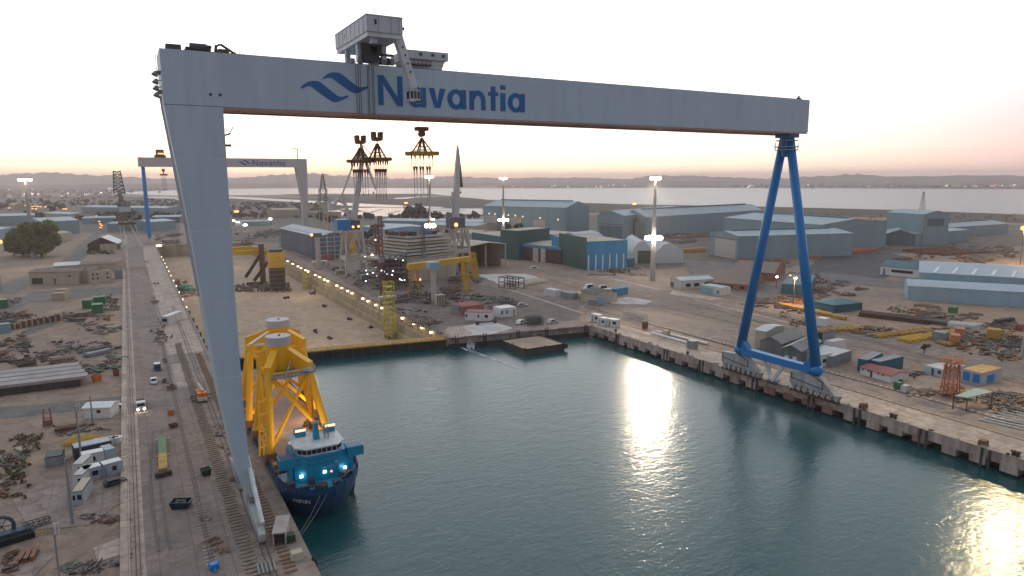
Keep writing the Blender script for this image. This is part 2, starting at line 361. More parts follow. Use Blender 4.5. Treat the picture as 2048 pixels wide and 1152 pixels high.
_pz = [0.03]
ROUGH = {'sandy_ground', 'dark_stain', 'trampled_ground', 'pale_slab', 'white_slab', 'storage_asphalt', 'yard_apron', 'work_yard', 'yard_floor', 'grey_ground', 'asphalt_yard', 'industrial_ground', 'yard_road', 'marsh', 'salt_ponds', 'tidal_channel'}
_rr = random.Random(99)
def ragged(pts):
    out = []; n = len(pts)
    for i in range(n):
        a, b = pts[i], pts[(i+1) % n]; l_ = (b-a).length; k = max(1, min(40, int(l_/5))); am = min(1.6, l_*.03); d = Vector((-(b-a).y, (b-a).x, 0)).normalized()
        for j in range(k):
            p = a.lerp(b, j/k); out.append(p+d*_rr.uniform(-am, am) if j else p)
    return out
def patch(name, px, m, z=None):
    if z is None: _pz[0] += .004; z = _pz[0]
    pts = [P(x, y, z) for x, y in px]
    if name in ROUGH: pts = ragged(pts)
    return structure(MB().quad(pts), name, m)
def wpatch(name, pts, m, z=None):
    if z is None: _pz[0] += .004; z = _pz[0]
    return structure(MB().quad([(x, y, z) for x, y in pts]), name, m)

# far country: dark marsh belt, bay, salt ponds
patch('marsh', [(-300, 398), (200, 393), (460, 396), (700, 396), (960, 396), (1200, 405), (1500, 412), (1800, 419), (2048, 429), (2500, 447), (2500, 470), (2048, 447), (1800, 436), (1500, 428), (1240, 424), (960, 432), (830, 441), (640, 437), (455, 440), (200, 432), (-300, 440)], MARSH)
patch('bay_water', [(205, 385.6), (330, 391), (700, 389), (880, 392), (960, 399), (1240, 408), (1500, 412.5), (1800, 420), (2048, 429), (2600, 451), (2600, 383), (2048, 378.5), (1700, 376.5), (1440, 375.8), (1300, 375.5), (1100, 376.6), (900, 376.2), (640, 376), (440, 377.5), (330, 381)], BAYW, .3)
patch('marsh_spit', [(560, 388.5), (700, 387.5), (860, 387.6), (880, 390), (960, 397.5), (1000, 403), (800, 400), (700, 401)], MARSH, .36)
patch('tidal_channel', [(440, 392), (600, 400), (760, 409), (890, 414), (880, 416.5), (720, 413), (600, 404.5), (440, 395.5)], BAYW, .40)
patch('tidal_creek', [(790, 396), (850, 392.5), (900, 392), (830, 394.6), (815, 397.2), (788, 397.6)], BAYW, .44)
patch('salt_ponds', [(632, 428), (660, 421), (700, 416), (760, 415), (850, 417), (965, 417), (966, 429), (900, 427), (860, 431), (770, 433), (700, 431)], BAYW, .42)
for k, q in enumerate([[(738, 425), (765, 417.5), (767, 418), (741, 426)], [(772, 428), (800, 421), (802, 421.6), (775, 429)], [(795, 430), (806, 426), (808, 426.5), (798, 431)], [(640, 425), (700, 423), (705, 424), (642, 426.5)], [(670, 418.5), (715, 420), (735, 423), (690, 424)], [(860, 421), (930, 420.5), (932, 421.3), (862, 422)]]):
    patch('pond_bank', q, MARSH, .47+.004*k)
patch('far_channel', [(300, 393.5), (365, 394.5), (360, 397), (290, 396)], BAYW, .40)
patch('far_channel', [(345, 398), (364, 398.5), (364, 400.5), (350, 400.5)], BAYW, .40)
patch('far_channel', [(20, 391.5), (70, 391), (66, 393.5), (14, 393.6)], BAYW, .40)
patch('far_shoal', [(937, 373.6), (975, 372.8), (1000, 373.4), (985, 374.4)], BAYW, .40)
# far shore built-up strip and low tree belt (dark land)
patch('far_shore_land', [(-400, 367.5), (2500, 367.5), (2500, 382), (2048, 378.4), (1700, 376.4), (1440, 375.7), (1300, 375.4), (1100, 376.5), (900, 376.1), (640, 375.9), (440, 377.4), (330, 380.8), (205, 385), (-400, 392)], MARSH, .2)

# hills
def ridge(name, az0, az1, dist, hs, m, depth=2500, base=0):
    mb = MB(); n = len(hs)-1; seg = 12; vs = []; fs = []; rnd = random.Random(len(name)*7+int(dist))
    tot = n*seg; prof = []
    for i in range(tot+1):
        t = i/tot*n; k = min(int(t), n-1); f = t-k; f = f*f*(3-2*f)
        prof.append(max(0, hs[k]*(1-f)+hs[k+1]*f + rnd.uniform(-1, 1)*.05*(hs[k]+hs[k+1])))
    for i in range(tot+1):
        a = R_(az0+(az1-az0)*i/tot); s, c = math.sin(a), math.cos(a)
        for dd, hh in ((-.5, 0), (-.2, .55), (0, 1), (.3, .5), (.6, 0)):
            r = dist+dd*depth; vs.append((s*r, c*r, prof[i]*hh+base))
    for i in range(tot):
        for j in range(4):
            a = i*5+j; fs.append((a, a+5, a+6, a+1))
    mb.add(vs, fs); return structure(mb, name, m)
HILL = mat('hill_scrub', (.15, .125, .11), rough=1, var=.25, scale=.002)
ridge('hills', -25, 12, 10500, [60, 170, 150, 100, 135, 125, 165, 130, 95, 90, 100, 75], HILL, 1500)
ridge('hills', 6, 36, 9000, [30, 90, 130, 150, 120, 95, 75, 85, 105, 85, 70, 80, 75, 60], HILL, 1500)
ridge('hills', 30, 62, 8400, [55, 68, 80, 58, 100, 92, 70, 58, 80, 100, 70, 66], HILL, 1500)
ridge('hills', 56, 110, 8200, [62, 80, 70, 54, 60, 70, 85, 70, 50], HILL, 1500)
ridge('low_hills', -30, 110, 6900, [16, 26, 22, 32, 38, 28, 34, 26, 30, 35, 24, 22, 32, 29, 24, 40, 38, 32], HILL, depth=900)

# haze: the evening air between here and the hills
def add_haze():
    m = bpy.data.materials.new('haze'); m.use_nodes = True; t = m.node_tree
    for n_ in list(t.nodes):
        if n_.type == 'BSDF_PRINCIPLED': t.nodes.remove(n_)
    v = t.nodes.new('ShaderNodeVolumePrincipled'); v.inputs['Color'].default_value = (.97, .86, .84, 1); v.inputs['Density'].default_value = 1.15e-4
    v.inputs['Anisotropy'].default_value = .62
    t.links.new(v.outputs[0], t.nodes['Material Output'].inputs['Volume'])
    o = MB().box((0, 6500, 83), (31000, 20000, 196)).build('haze', m); tag(o, kind='stuff', label='thin evening haze over the shipyard and the bay', cat='haze')
add_haze()
# ------------------------------------------------------------ quays, dock walls, gate
t = thing('quay_wall', 'stained concrete quay wall along the left side of the basin', 'quay wall', (XL, 100, 0))
MB().box((XL+.2, (40+YG)/2-20, -.5), (.8, YG-40+40, 1.0)).build('coping', CONC, t)
mb = MB().quad([(XL, 0, 0), (XL, YG, 0), (XL, YG, -9), (XL, 0, -9)]); mb.build('face', QUAYW, t)
for k in range(14):
    y = 100+k*13; MB().box((XL+.75, y, -2.2), (.5, .7, 3.4)).build('fender', TYRE, t)
t = thing('quay_wall', 'concrete pier wall with black ladders closing the far end of the basin', 'quay wall', (155, 266, 0))
a, b = Vector((XD, quay_y(XD), 0)), Vector((XR, quay_y(XR), 0))
dv = (b-a).normalized(); nv = Vector((dv.y, -dv.x, 0))
MB().quad([a, b, b+Vector((0, 0, -9)), a+Vector((0, 0, -9))]).build('face', QUAYW, t)
MB().bar(a+nv*.3+Vector((0, 0, -.5)), b+nv*.3+Vector((0, 0, -.5)), .8, 1.0).build('coping', CONC, t)
MB().bar(a+nv*.05+Vector((0, 0, -4.2)), b+nv*.05+Vector((0, 0, -4.2)), .1, 2.2).build('tide_mark', WETW, t)
for x in (124, 137, 153, 167, 187):
    c = Vector((x, quay_y(x), 0))+nv*.9
    m = MB()
    for s in (-.6, .6): m.bar(c+dv*s+Vector((0, 0, .9)), c+dv*s+Vector((0, 0, -4.6)), .35)
    for k in range(6): m.bar(c+dv*-.6+Vector((0, 0, -k*.8)), c+dv*.6+Vector((0, 0, -k*.8)), .2)
    m.build('ladder', STEELD, t)
# right-hand quay: deck beam on pile caps
t = thing('quay_wall', 'weathered concrete quay front on pile caps along the right side of the basin', 'quay wall', (XR, 150, 0))
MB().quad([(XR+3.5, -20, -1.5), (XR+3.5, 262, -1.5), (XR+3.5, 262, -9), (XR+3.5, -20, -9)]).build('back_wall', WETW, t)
MB().box((XR+1.8, 121, -1.35), (3.7, 282, 2.65)).build('deck_beam', QUAYW, t)
rnd = random.Random(3)
y = 258.0
while y > -10:
    wd = rnd.uniform(3.0, 5.0); dz = rnd.uniform(2.0, 2.7)
    MB().box((XR+1.6, y, -1.95-dz/2), (3.9, wd, dz)).build('pile_cap', REDW if (rnd.random() < .12 or (122 < y < 175 and rnd.random() < .5)) else QUAYW, t)
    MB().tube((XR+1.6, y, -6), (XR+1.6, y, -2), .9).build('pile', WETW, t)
    y -= rnd.uniform(6.6, 8.0)
for y in (238, 206, 186, 160, 137, 121, 101, 85, 66):
    m = MB()
    for s in (-.9, .9): m.bar((XR-.35, y+s, .15), (XR-.35, y+s, -5.3), .5, .55)
    m.build('fender_pile', STEELD, t)
m = MB()
for k in range(40):
    y = 258-k*6.6+rnd.uniform(-1, 1); MB().base((XR+.6+rnd.uniform(-.2, .5), y, 0), (rnd.uniform(.4, 1.2), rnd.uniform(.4, 1.6), rnd.uniform(.2, .6))).build('edge_block', QUAYW if k % 3 else RUSTD, t)
# dock walls
def dockwall(name, label, x, s):
    t = thing(name, label, 'dock wall', (x, 550, 0))
    MB().quad([(x, YG-17, 0), (x, YD, 0), (x, YD, -4.2), (x, YG-17, -4.2)]).build('upper_face', DOCKW, t)
    MB().box((x-s*.7, (YG-14+YD)/2, -6.6), (1.6, YD-YG+12, 4.8)).build('middle_step', DOCKW, t)
    MB().box((x-s*1.5, (YG-14+YD)/2, -10.4), (3.2, YD-YG+10, 3.4)).build('lower_step', DOCKW, t)
    MB().box((x+s*.4, (YG-10+YD)/2, .25), (1.0, YD-YG+8, .5)).build('coping', STEELD if s > 0 else CONC, t)
    return t
dockwall('dock_wall', 'lamp-lit stepped concrete wall along the right side of the dry dock', XD, 1)
dockwall('dock_wall', 'stepped concrete wall along the left side of the dry dock', XL, -1)
t = thing('dock_wall', 'concrete end wall at the far head of the dry dock', 'dock wall', (72, YD, 0))
MB().quad([(XL, YD, 0), (XD, YD, 0), (XD, YD, DZ), (XL, YD, DZ)]).build('face', DOCKW, t)
# dock gate (floating caisson), slightly askew
t = thing('dock_gate', 'long dark dock gate with a walkway on top between basin and dry dock', 'dock gate', (72, 281, -1))
ga, gb = Vector((XL+.1, 287.2, 0)), Vector((XD+1.5, 273.2, 0)); gd = (gb-ga).normalized(); gn = Vector((-gd.y, gd.x, 0))
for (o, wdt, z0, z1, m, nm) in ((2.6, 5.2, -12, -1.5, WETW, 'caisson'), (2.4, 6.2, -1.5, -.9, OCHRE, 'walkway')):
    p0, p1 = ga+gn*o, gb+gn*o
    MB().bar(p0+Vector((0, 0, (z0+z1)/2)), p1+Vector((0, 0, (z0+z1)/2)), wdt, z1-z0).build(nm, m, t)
m = MB(); n = 46
for k in range(n+1):
    p = ga.lerp(gb, k/n)-gn*.6; m.bar(p+Vector((0, 0, -1.9)), p+Vector((0, 0, .1)), .14)
for z in (-.4, .1): m.bar(ga-gn*.6+Vector((0, 0, z)), gb-gn*.6+Vector((0, 0, z)), .12)
m.build('railing', OCHRE, t)
m = MB()
for k in range(24):
    p = ga.lerp(gb, (k+.5)/24)-gn*.25; m.bar(p+Vector((0, 0, -1.5)), p+Vector((0, 0, -6)), .35)
m.build('rib', STEELD, t)
# lamps along both dock edges
def wall_lamp(x, y, s, label, grp, lit=True):
    t = thing('wall_lamp', label, 'lamp', (x, y, 0), grp)
    MB().box((x+s*.5, y, -.4), (.9, .35, .35)).build('bracket', STEELD, t)
    MB().box((x+s*.95, y, -.75), (.9, 1.1, .8)).build('lamp_head', LAMPY if lit else STEELD, t)
for (px, py) in ((578, 522), (590, 527), (602, 532), (609, 535), (617, 539.5), (623, 542), (636, 549), (644, 553), (655, 558), (663, 561), (678, 570), (689, 574.5), (701, 580.5), (710, 585), (732, 595.5), (743, 600.5), (759, 608), (771, 614), (812, 634), (834, 645), (852, 653), (869, 662)):
    b = P(px, py-1.5); wall_lamp(XD-1.2, b.y, -.2 if False else .0, 'bright square lamp on the edge of the lit dock wall right of the dry dock', 'lamps along the right dock wall')
for (px, py) in ((321.7, 513.6), (324, 520), (328, 527), (331, 534), (336, 542), (340, 551), (345, 561), (350, 572), (356.5, 584), (363, 598), (370.5, 613)):
    b = P(px, py-1.5); wall_lamp(XL+.3, b.y, 0, 'small bright lamp on the left edge of the dry dock', 'lamps along the left dock wall')
for k, yy in enumerate((395, 372, 352, 335, 320, 306)):
    t = thing('fender_tyre', 'black fender tyre hung on the left edge of the dry dock', 'fender', (XL, yy, 0), 'tyres along the left dock edge')
    m = MB(); n = 12
    for i in range(n):
        a0, a1 = 2*math.pi*i/n, 2*math.pi*(i+1)/n
        m.tube((XL+.5, yy+math.cos(a0)*1.1, -.4+math.sin(a0)*1.1), (XL+.5, yy+math.cos(a1)*1.1, -.4+math.sin(a1)*1.1), .38, n=6)
    m.build('tyre', TYRE, t); MB().bar((XL-.8, yy, .2), (XL+.3, yy, .5), .15).build('chain', STEELD, t)

# ------------------------------------------------------------ paving, roads, rails
wpatch('quay_road', [(-3.9, 60), (14, 60), (13.5, 340), (10.5, 830), (10.5, 1000), (-3.9, 1000)], ROADG)
wpatch('quay_apron', [(9.6, 300), (XL-.5, 300), (XL-.5, 830), (9.6, 830)], CONCP)
wpatch('quay_apron', [(15.2, 60), (XL, 60), (XL, 300), (15.2, 300)], CONC)
wpatch('wash_patch', [(9.4, 250), (14.5, 250), (14, 284), (9.8, 284)], CONCP)
wpatch('track_bed', [(-6.3, 60), (-2.2, 60), (-2.3, 1000), (-6.3, 1000)], CONCP)
patch('yard_road', [(-30, 842), (0, 838), (120, 824), (256, 812), (256, 790), (175, 800), (0, 814), (-30, 818)], ASPH)
patch('yard_road', [(-40, 640), (0, 612), (64, 584), (250, 572), (250, 588), (150, 597), (60, 606), (0, 640)], ASPH)
patch('yard_road', [(-40, 585), (20, 560), (75, 545), (130, 512), (170, 480), (196, 462), (205, 462), (190, 490), (165, 520), (120, 545), (70, 560), (30, 590)], ASPH)
patch('sandy_ground', [(20, 560), (110, 530), (150, 505), (120, 505), (70, 530), (10, 540)], SAND)
patch('sandy_ground', [(200, 640), (250, 600), (250, 700), (220, 690)], SAND)
patch('sandy_ground', [(40, 640), (190, 590), (180, 612), (110, 628), (60, 660)], SAND)
patch('dark_stain', [(40, 668), (80, 640), (128, 622), (140, 625), (110, 650), (60, 668)], ASPH)
patch('trampled_ground', [(25, 1000), (90, 960), (240, 960), (250, 1000), (180, 1050), (60, 1060)], CONC)
patch('pale_slab', [(186, 1096), (255, 1070), (256, 1104), (196, 1124)], CONCP)
patch('pale_slab', [(-10, 1140), (50, 1100), (110, 1110), (60, 1160)], CONC)
# right of the dock
patch('work_yard', [(595, 512), (660, 505), (940, 535), (1160, 605), (1165, 648), (880, 664)], WORKY)
patch('yard_floor', [(880, 660), (960, 655), (1165, 640), (1165, 652), (900, 676)], CONC)
patch('white_slab', [(925, 652), (985, 642), (1026, 656), (985, 668), (918, 672)], CONCW)
patch('white_slab', [(895, 654), (925, 650), (945, 668), (915, 676), (890, 666)], CONCP)
patch('white_slab', [(952, 549), (1050, 547), (1090, 559), (1060, 567), (1040, 577), (1000, 568)], CONCW)
patch('yard_road', [(1010, 536), (1070, 540), (1170, 560), (1300, 590), (1700, 690), (2048, 770), (2200, 800), (2200, 770), (2048, 730), (1700, 650), (1440, 580), (1300, 560), (1200, 546), (1130, 535), (1030, 527)], APRON)
patch('yard_apron', [(1165, 600), (1300, 590), (1500, 640), (1480, 694), (1220, 628)], APRON)
patch('yard_apron', [(900, 560), (1010, 578), (1165, 610), (1300, 660), (1340, 660), (1220, 622), (1090, 585), (960, 560)], APRON)
wpatch('quay_paving', [(XR, 40), (205.5, 40), (205.5, 150), (204, 262), (XR, 262)], CONCP)
wpatch('quay_paving', [(205.5, 40), (217, 40), (216, 180), (205.5, 180)], CONC)
patch('line_marking', [(1390, 598), (1640, 660), (1640, 662), (1388, 599.5)], CONCP)
patch('line_marking', [(1010, 575), (1170, 626), (1166, 628), (1006, 576)], CONCP)
patch('line_marking', [(1200, 551), (1320, 578), (1318, 579.5), (1198, 552)], CONCP)
patch('pale_slab', [(1206, 600), (1255, 594), (1306, 602), (1290, 609), (1225, 607)], CONCW)
patch('pale_slab', [(1345, 580), (1400, 590), (1450, 597), (1420, 600), (1340, 588)], CONCP)
patch('storage_asphalt', [(1610, 545), (1640, 510), (1770, 505), (1850, 520), (1760, 560), (1700, 560)], ASPHD)
patch('storage_asphalt', [(1360, 520), (1470, 525), (1600, 525), (1560, 545), (1380, 548)], ASPH)
patch('yard_road', [(1640, 545), (1700, 549), (1900, 576), (1900, 584), (1720, 570), (1630, 560)], ASPH)
patch('storage_asphalt', [(1400, 482), (1300, 478), (1330, 462), (1420, 470)], ASPH)
patch('sandy_ground', [(1700, 620), (1830, 600), (2060, 625), (2060, 730), (1900, 690), (1760, 650)], SAND)
patch('sandy_ground', [(1880, 520), (2060, 505), (2060, 540), (1950, 545)], SAND)
patch('grey_ground', [(1780, 770), (1960, 800), (2060, 830), (2060, 790), (1900, 740)], CONC)
patch('asphalt_yard', [(1440, 575), (1560, 570), (1640, 590), (1600, 600), (1500, 598)], ASPH)
patch('industrial_ground', [(-150, 470), (120, 463), (250, 468), (360, 472), (360, 400), (200, 396), (-150, 398)], PLAIN, .05)
patch('industrial_ground', [(440, 400), (640, 430), (960, 440), (1200, 430), (1500, 432), (2048, 450), (2300, 460), (2300, 500), (2048, 492), (1850, 506), (1640, 508), (1420, 530), (1300, 540), (1190, 500), (1010, 516), (940, 520), (700, 505), (600, 508), (590, 488), (440, 480)], PLAIN, .055)


def rails(name, label, x0, x1, y0, y1, gauge, sleepers=0, grp=None, sm=None):
    t = thing(name, label, 'rail track', (x0, y0, .1))
    for s in (-gauge/2, gauge/2):
        MB().bar((x0+s, y0, .14), (x1+s, y1, .14), .16, .2).build('rail', RAIL, t)
    if sleepers:
        m = MB(); n = int((y1-y0)/sleepers)
        for k in range(n):
            f = k/n; m.box((x0+(x1-x0)*f+random.uniform(-.15, .15), y0+(y1-y0)*f, .07), (random.uniform(1.8, 2.6), .3, .09))
        m.build('sleepers', sm or RUST, t)['kind'] = 'stuff'
    return t
rails('rail_track', 'twin rusty rails beside the pale kerb along the left quay road', -3.4, -3.9, 80, 900, .7)
rails('rail_track', 'twin rusty rails with broken sleepers up the middle of the left quay', 8.5, 8.9, 125, 330, .55, 1.4, sm=CONCP)
rails('rail_track', 'rail track on pale concrete along the far part of the left quay', 10.6, 9.6, 330, 830, .8)
rails('crane_rail_track', 'crane rail with thick ribbed sleepers under the great grey crane leg', 17.6, 18.2, 100, 420, 1.0, 0)
m = MB()
for k in range(150):
    y = 104+k*1.45; m.box((14.6+random.uniform(-.2, .2), y, .1), (2.6, .62, .2))
tag(m.build('sleeper_row', SLEEP), 'row of short brown sleepers left of the crane rail', 'sleepers', kind='stuff')
m = MB()
for k in range(120):
    y = 118+k*1.5; m.box((20.6+random.uniform(-.2, .2), y, .1), (2.2, .6, .2))
tag(m.build('sleeper_row', BROWN), 'row of short dark sleepers right of the crane rail', 'sleepers', kind='stuff')
t = thing('kerb', 'pale raised concrete kerb beside the left quay road', 'kerb', (-5.4, 400, 0))
m = MB()
for k in range(150): m.box((-5.5, 63+k*6, .3), (1.7, 5.96, .6))
m.build('kerb_stones', CONCP, t)
t = rails('rail_track', 'rusty crane rail nearer the water along the right quay', 204, 204.2, 30, 262, .3)
t2 = rails('rail_track', 'rusty crane rail by the sheds along the right quay', 216.6, 215.6, 30, 300, .4)
m = MB(); m2 = MB()
for k in range(110):
    y = 35+k*2.05
    m.box((217.6, y, .14), (.9, .9, .28)); m2.box((204.9, y+.4, .1), (.45, .7, .2))
tag(m.build('kerb_block_row', CONCW), 'row of small white kerb blocks beside the right crane rail', 'kerb blocks', kind='stuff')
tag(m2.build('kerb_block_row', OCHRE), 'row of low blocks beside the waterside crane rail', 'kerb blocks', kind='stuff')

# ------------------------------------------------------------ lettering helper: round geometric sans, glyph by glyph
def glyph(ch, s):
    """pieces of a letter in a unit box (x 0-1, y 0 = baseline, 1 = x-height); s = stroke / width"""
    def arc(cx, cy, rx, ry, a0, a1, sx, sy, n=22):
        o = [(cx+rx*math.cos(a0+(a1-a0)*i/n), cy+ry*math.sin(a0+(a1-a0)*i/n)) for i in range(n+1)]
        q = [(cx+(rx-sx)*math.cos(a0+(a1-a0)*i/n), cy+(ry-sy)*math.sin(a0+(a1-a0)*i/n)) for i in range(n+1)]
        return [[o[i], o[i+1], q[i+1], q[i]] for i in range(n)]
    R = lambda x0, x1, y0, y1: [[(x0, y0), (x1, y0), (x1, y1), (x0, y1)]]
    if ch == 'a': return arc(.47, .5, .47, .53, 0, 2*math.pi, s, s*.92), R(1-s, 1, 0, 1.0)
    if ch == 'n': return arc(.52, .48, .48, .55, 0, math.pi*.93, s, s*.92)+R(1-s, 1, 0, .48), R(0, s, 0, 1.0)
    if ch == 'v': return [[(0, 1), (s*1.15, 1), (.5, .30), (.5, 0), (.5-s*.55, 0)], [(1, 1), (.5+s*.55, 0), (.5, 0), (.5, .30), (1-s*1.15, 1)]], []
    if ch == 't': return R(.5-s/2, .5+s/2, 0, 1.30), R(0, 1, .80, 1.0)
    if ch == 'i': return R(0, 1, 0, .98), R(0, 1, 1.16, 1.40)
    if ch == 'N': return R(0, s, 0, 1)+R(1-s, 1, 0, 1), [[(0, 1), (s*1.12, 1), (1, 0), (1-s*1.12, 0)]]
SPANS = (('N', 600, 790, .215), ('a', 824, 968, .27), ('v', 988, 1118, .30), ('a', 1130, 1275, .27), ('n', 1300, 1425, .29), ('t', 1443, 1522, .46), ('i', 1538, 1577, 1), ('a', 1595, 1727, .27))
def lettering(mapx, y, zb, zx, zcap, m, parent):
    """mapx: crop px -> world x; the word stands on a face looking towards -y"""
    for ch, a, b, s in SPANS:
        x0, x1 = mapx(a), mapx(b); p0, p1 = glyph(ch, s); mb = MB(); zh = (zcap-zb) if ch == 'N' else (zx-zb)
        for off, ps in ((.04, p0), (.07, p1)):
            for q in ps: mb.extr([(x0+u*(x1-x0), y-off, zb+v*zh) for u, v in q][::-1], (0, off+.01, 0))
        mb.build('letter', m, parent)
BOGP = mat('bogie_grimy_paint', (.37, .395, .39), rough=.7, var=.2, scale=.4, streak=True, alt=(.30, .22, .20), altscale=.35, altamt=.7)
# ------------------------------------------------------------ great gantry crane
Y0, Y1 = 145.5, 156.5; ZB, ZT = 83.9, 94.0
def logo_polys():
    up = [(170, 605), (190, 585), (215, 565), (240, 557), (265, 555), (290, 557), (315, 566), (360, 600), (400, 634), (440, 664), (455, 670), (470, 671), (525, 660), (522, 672), (518, 680), (450, 713), (425, 716), (405, 712), (375, 697), (330, 662), (250, 603), (235, 597), (215, 596), (174, 609)]
    lo = [(5, 668), (30, 646), (55, 630), (80, 622), (110, 620), (135, 623), (160, 634), (200, 665), (250, 706), (290, 736), (305, 742), (322, 743), (370, 731), (372, 740), (366, 750), (300, 780), (275, 784), (250, 780), (215, 760), (150, 712), (90, 667), (75, 661), (55, 662), (12, 683)]
    return [[(600+x/3.84, y/3.84) for x, y in q] for q in (up, lo)]
cr = thing('gantry_crane', 'giant pale grey gantry crane with blue A-frame leg spanning the whole basin', 'gantry crane', (100, 151, 0))
girder = MB().box((99, (Y0+Y1)/2, (ZB+ZT)/2), (182.6, Y1-Y0, ZT-ZB)).build('girder', CRANE, cr)
m = MB()
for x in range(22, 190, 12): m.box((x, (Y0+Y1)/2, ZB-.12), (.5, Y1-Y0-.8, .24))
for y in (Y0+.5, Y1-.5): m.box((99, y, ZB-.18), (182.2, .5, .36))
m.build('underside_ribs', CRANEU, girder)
MB().box((99, (Y0+Y1)/2, ZB-.03), (182.2, Y1-Y0-.4, .06)).build('underside_glow_plate', CRANEU, girder)  # thin sheet added to carry the painted warm glow
m = MB()
for x in range(30, 190, 16): m.box((x, Y0-.006, 88.95), (.09, .012, 10.0))
m.box((105, Y0-.006, 91.9), (170, .012, .07)); m.build('weld_seam', mat('seam_grey', (.40, .46, .52), var=.1), girder)
m = MB()
for k in range(60): m.bar((24+k*2.75, Y0+.15, ZT), (24+k*2.75, Y0+.15, ZT+1.0), .05)
m.bar((24, Y0+.15, ZT+1.0), (187, Y0+.15, ZT+1.0), .05); m.build('railing', STEEL, girder)
m = MB()
for y in (Y0+1.2, Y1-1.2): m.box((100, y, ZT+.12), (176, .5, .24))
m.build('trolley_rail', RAIL, girder)
m = MB()
for k in range(88):
    x = 24+k*1.9; m.bar((x, Y1-.15, ZT), (x, Y1-.15, ZT+1.0), .06)
m.bar((24, Y1-.15, ZT+1.0), (190, Y1-.15, ZT+1.0), .07); m.build('railing', STEEL, girder)
for q in logo_polys():
    pts = [atY(x, y, Y0-.03) for x, y in q]
    m = MB(); m.extr(pts, (0, -.05, 0)); m.build('emblem', LOGO, girder)
lettering(lambda c: atY(600+c/3.84, 195, Y0).x, Y0-.02, 85.75, atY(858, 175.8, Y0).z, 92.05, LOGO, girder)
# rigid leg: outer face slopes in, inner face upright, spread feet fore and aft
prof = [(7.7, ZB), (7.7, 85.6), (18.0, 85.6), (18.0, ZB), (17.75, 46), (17.9, 17), (18.9, 6.2), (16.3, 6.2), (13.6, 25.5), (11.7, 46.4)]
leg = MB()
lv = [(7.7, ZB+.1, 18.0), (9.9, 65, 17.9), (11.7, 46.4, 17.75), (13.6, 25.5, 17.85), (15.4, 12.5, 18.2), (16.4, 6.2, 18.9)]
vs = []
for (xo, z, xi) in lv: vs += [(xo, Y0, z), (xi, Y0, z), (xi, Y1, z), (xo, Y1, z)]
fs = [(0, 3, 2, 1), tuple(range(len(vs)-4, len(vs)))]
for k in range(len(lv)-1):
    for i in range(4): fs.append((4*k+i, 4*k+(i+1) % 4, 4*k+4+(i+1) % 4, 4*k+4+i))
legm = leg.add(vs, fs).build('rigid_leg', CRANE, cr)
m = MB()
for z in (17.5, 30, 45.5, 60, 74):
    k = [i for i in range(len(lv)-1) if lv[i+1][1] <= z <= lv[i][1]][0]; f = (lv[k][1]-z)/(lv[k][1]-lv[k+1][1])
    xo = lv[k][0]+(lv[k+1][0]-lv[k][0])*f; xi = lv[k][2]+(lv[k+1][2]-lv[k][2])*f
    m.box(((xo+xi)/2, Y0-.012, z), (xi-xo-.1, .03, .14))
m.build('weld_seam', CRANEW, legm)
m = MB(); m.bar((7.5, 151, 86), (11.5, 151, 46.4), .5, .12); m.build('ladder', CRANEW, legm)
# foot sills and bogies of the rigid leg
for (ys, yn, nm) in ((145.5, 129.5, 'near'), (156.5, 172.5, 'far')):
    f = MB()
    a = [(16.6, ys, 6.2), (18.8, ys, 6.2), (18.8, ys, 2.8), (16.6, ys, 2.8)]; b = [(17.1, yn, 2.4), (18.3, yn, 2.4), (18.3, yn, 1.3), (17.1, yn, 1.3)]
    f.add(a+b, [(0, 1, 2, 3), (7, 6, 5, 4), (0, 4, 5, 1), (1, 5, 6, 2), (2, 6, 7, 3), (3, 7, 4, 0)])
    f.build('foot_sill', BOGP, cr)
    f = MB()
    for k in range(9):
        y = ys+(yn-ys)*(k+.3)/9
        f.tube((17.1, y, .75), (18.4, y, .75), .55, n=10)
    f.box((17.75, (ys+yn)/2, 1.35), (1.1, abs(yn-ys)-1, .6)); f.build('bogie', BOGP, cr)
m = MB(); m.tube((18.3, 149, 11), (18.2, 132, 3.4), .45); m.tube((18.9, 146, 9), (18.9, 145, 3), .3); m.build('foot_strut', CRANEW, cr)
MB().box((17.8, 141, 5.6), (1.6, 4, 1.2)).build('drive_box', STEEL, cr)
# hinged blue A-frame
XA = 187.5
leg1 = MB().tube((XA, 152.0, 83), (XA, 165.6, 9.4), 1.35, 1.65, 24).build('hinged_leg', BLUE, cr, True)
leg2 = MB().tube((XA, 150.0, 83), (XA, 134.6, 9.4), 1.35, 1.65, 24).build('hinged_leg', BLUE, cr, True)
m = MB(); m.box((XA, 150.2, 9.0), (2.6, 28.5, 2.4)); m.build('tie_beam', BLUE, cr)
for (yy, s) in ((165.6, 1), (134.6, -1)):
    m = MB(); m.sphere((XA, yy+s*.2, 9.2), 2.0, 16, 10, 1.0); m.build('knuckle', BLUE, cr)
    m = MB(); m.extr([(XA-1.2, yy-s*1.2, 10.3), (XA-1.2, yy-s*4.2, 10.3), (XA-1.2, yy-s*1.0, 14)], (2.4, 0, 0)); m.build('gusset', BLUE, cr)
m = MB()
m.box((XA, 151, 83.2), (4.6, 5.6, 1.3)); m.tube((XA, 151, 82.6), (XA, 151, 76.5), 2.3, 1.5, 12); m.build('hinge_head', BLUE, cr)
m = MB()
for z, r in ((81.6, 3.6), (79.6, 3.9), (78.6, 3.6)):
    m.tube((XA, 151, z), (XA, 151, z+.2), r, n=14)
for i in range(10):
    a = 2*math.pi*i/10; m.bar((XA+3.6*math.cos(a), 151+3.6*math.sin(a), 78.8), (XA+3.6*math.cos(a), 151+3.6*math.sin(a), 81), .1)
m.build('platform', CRANE, cr)
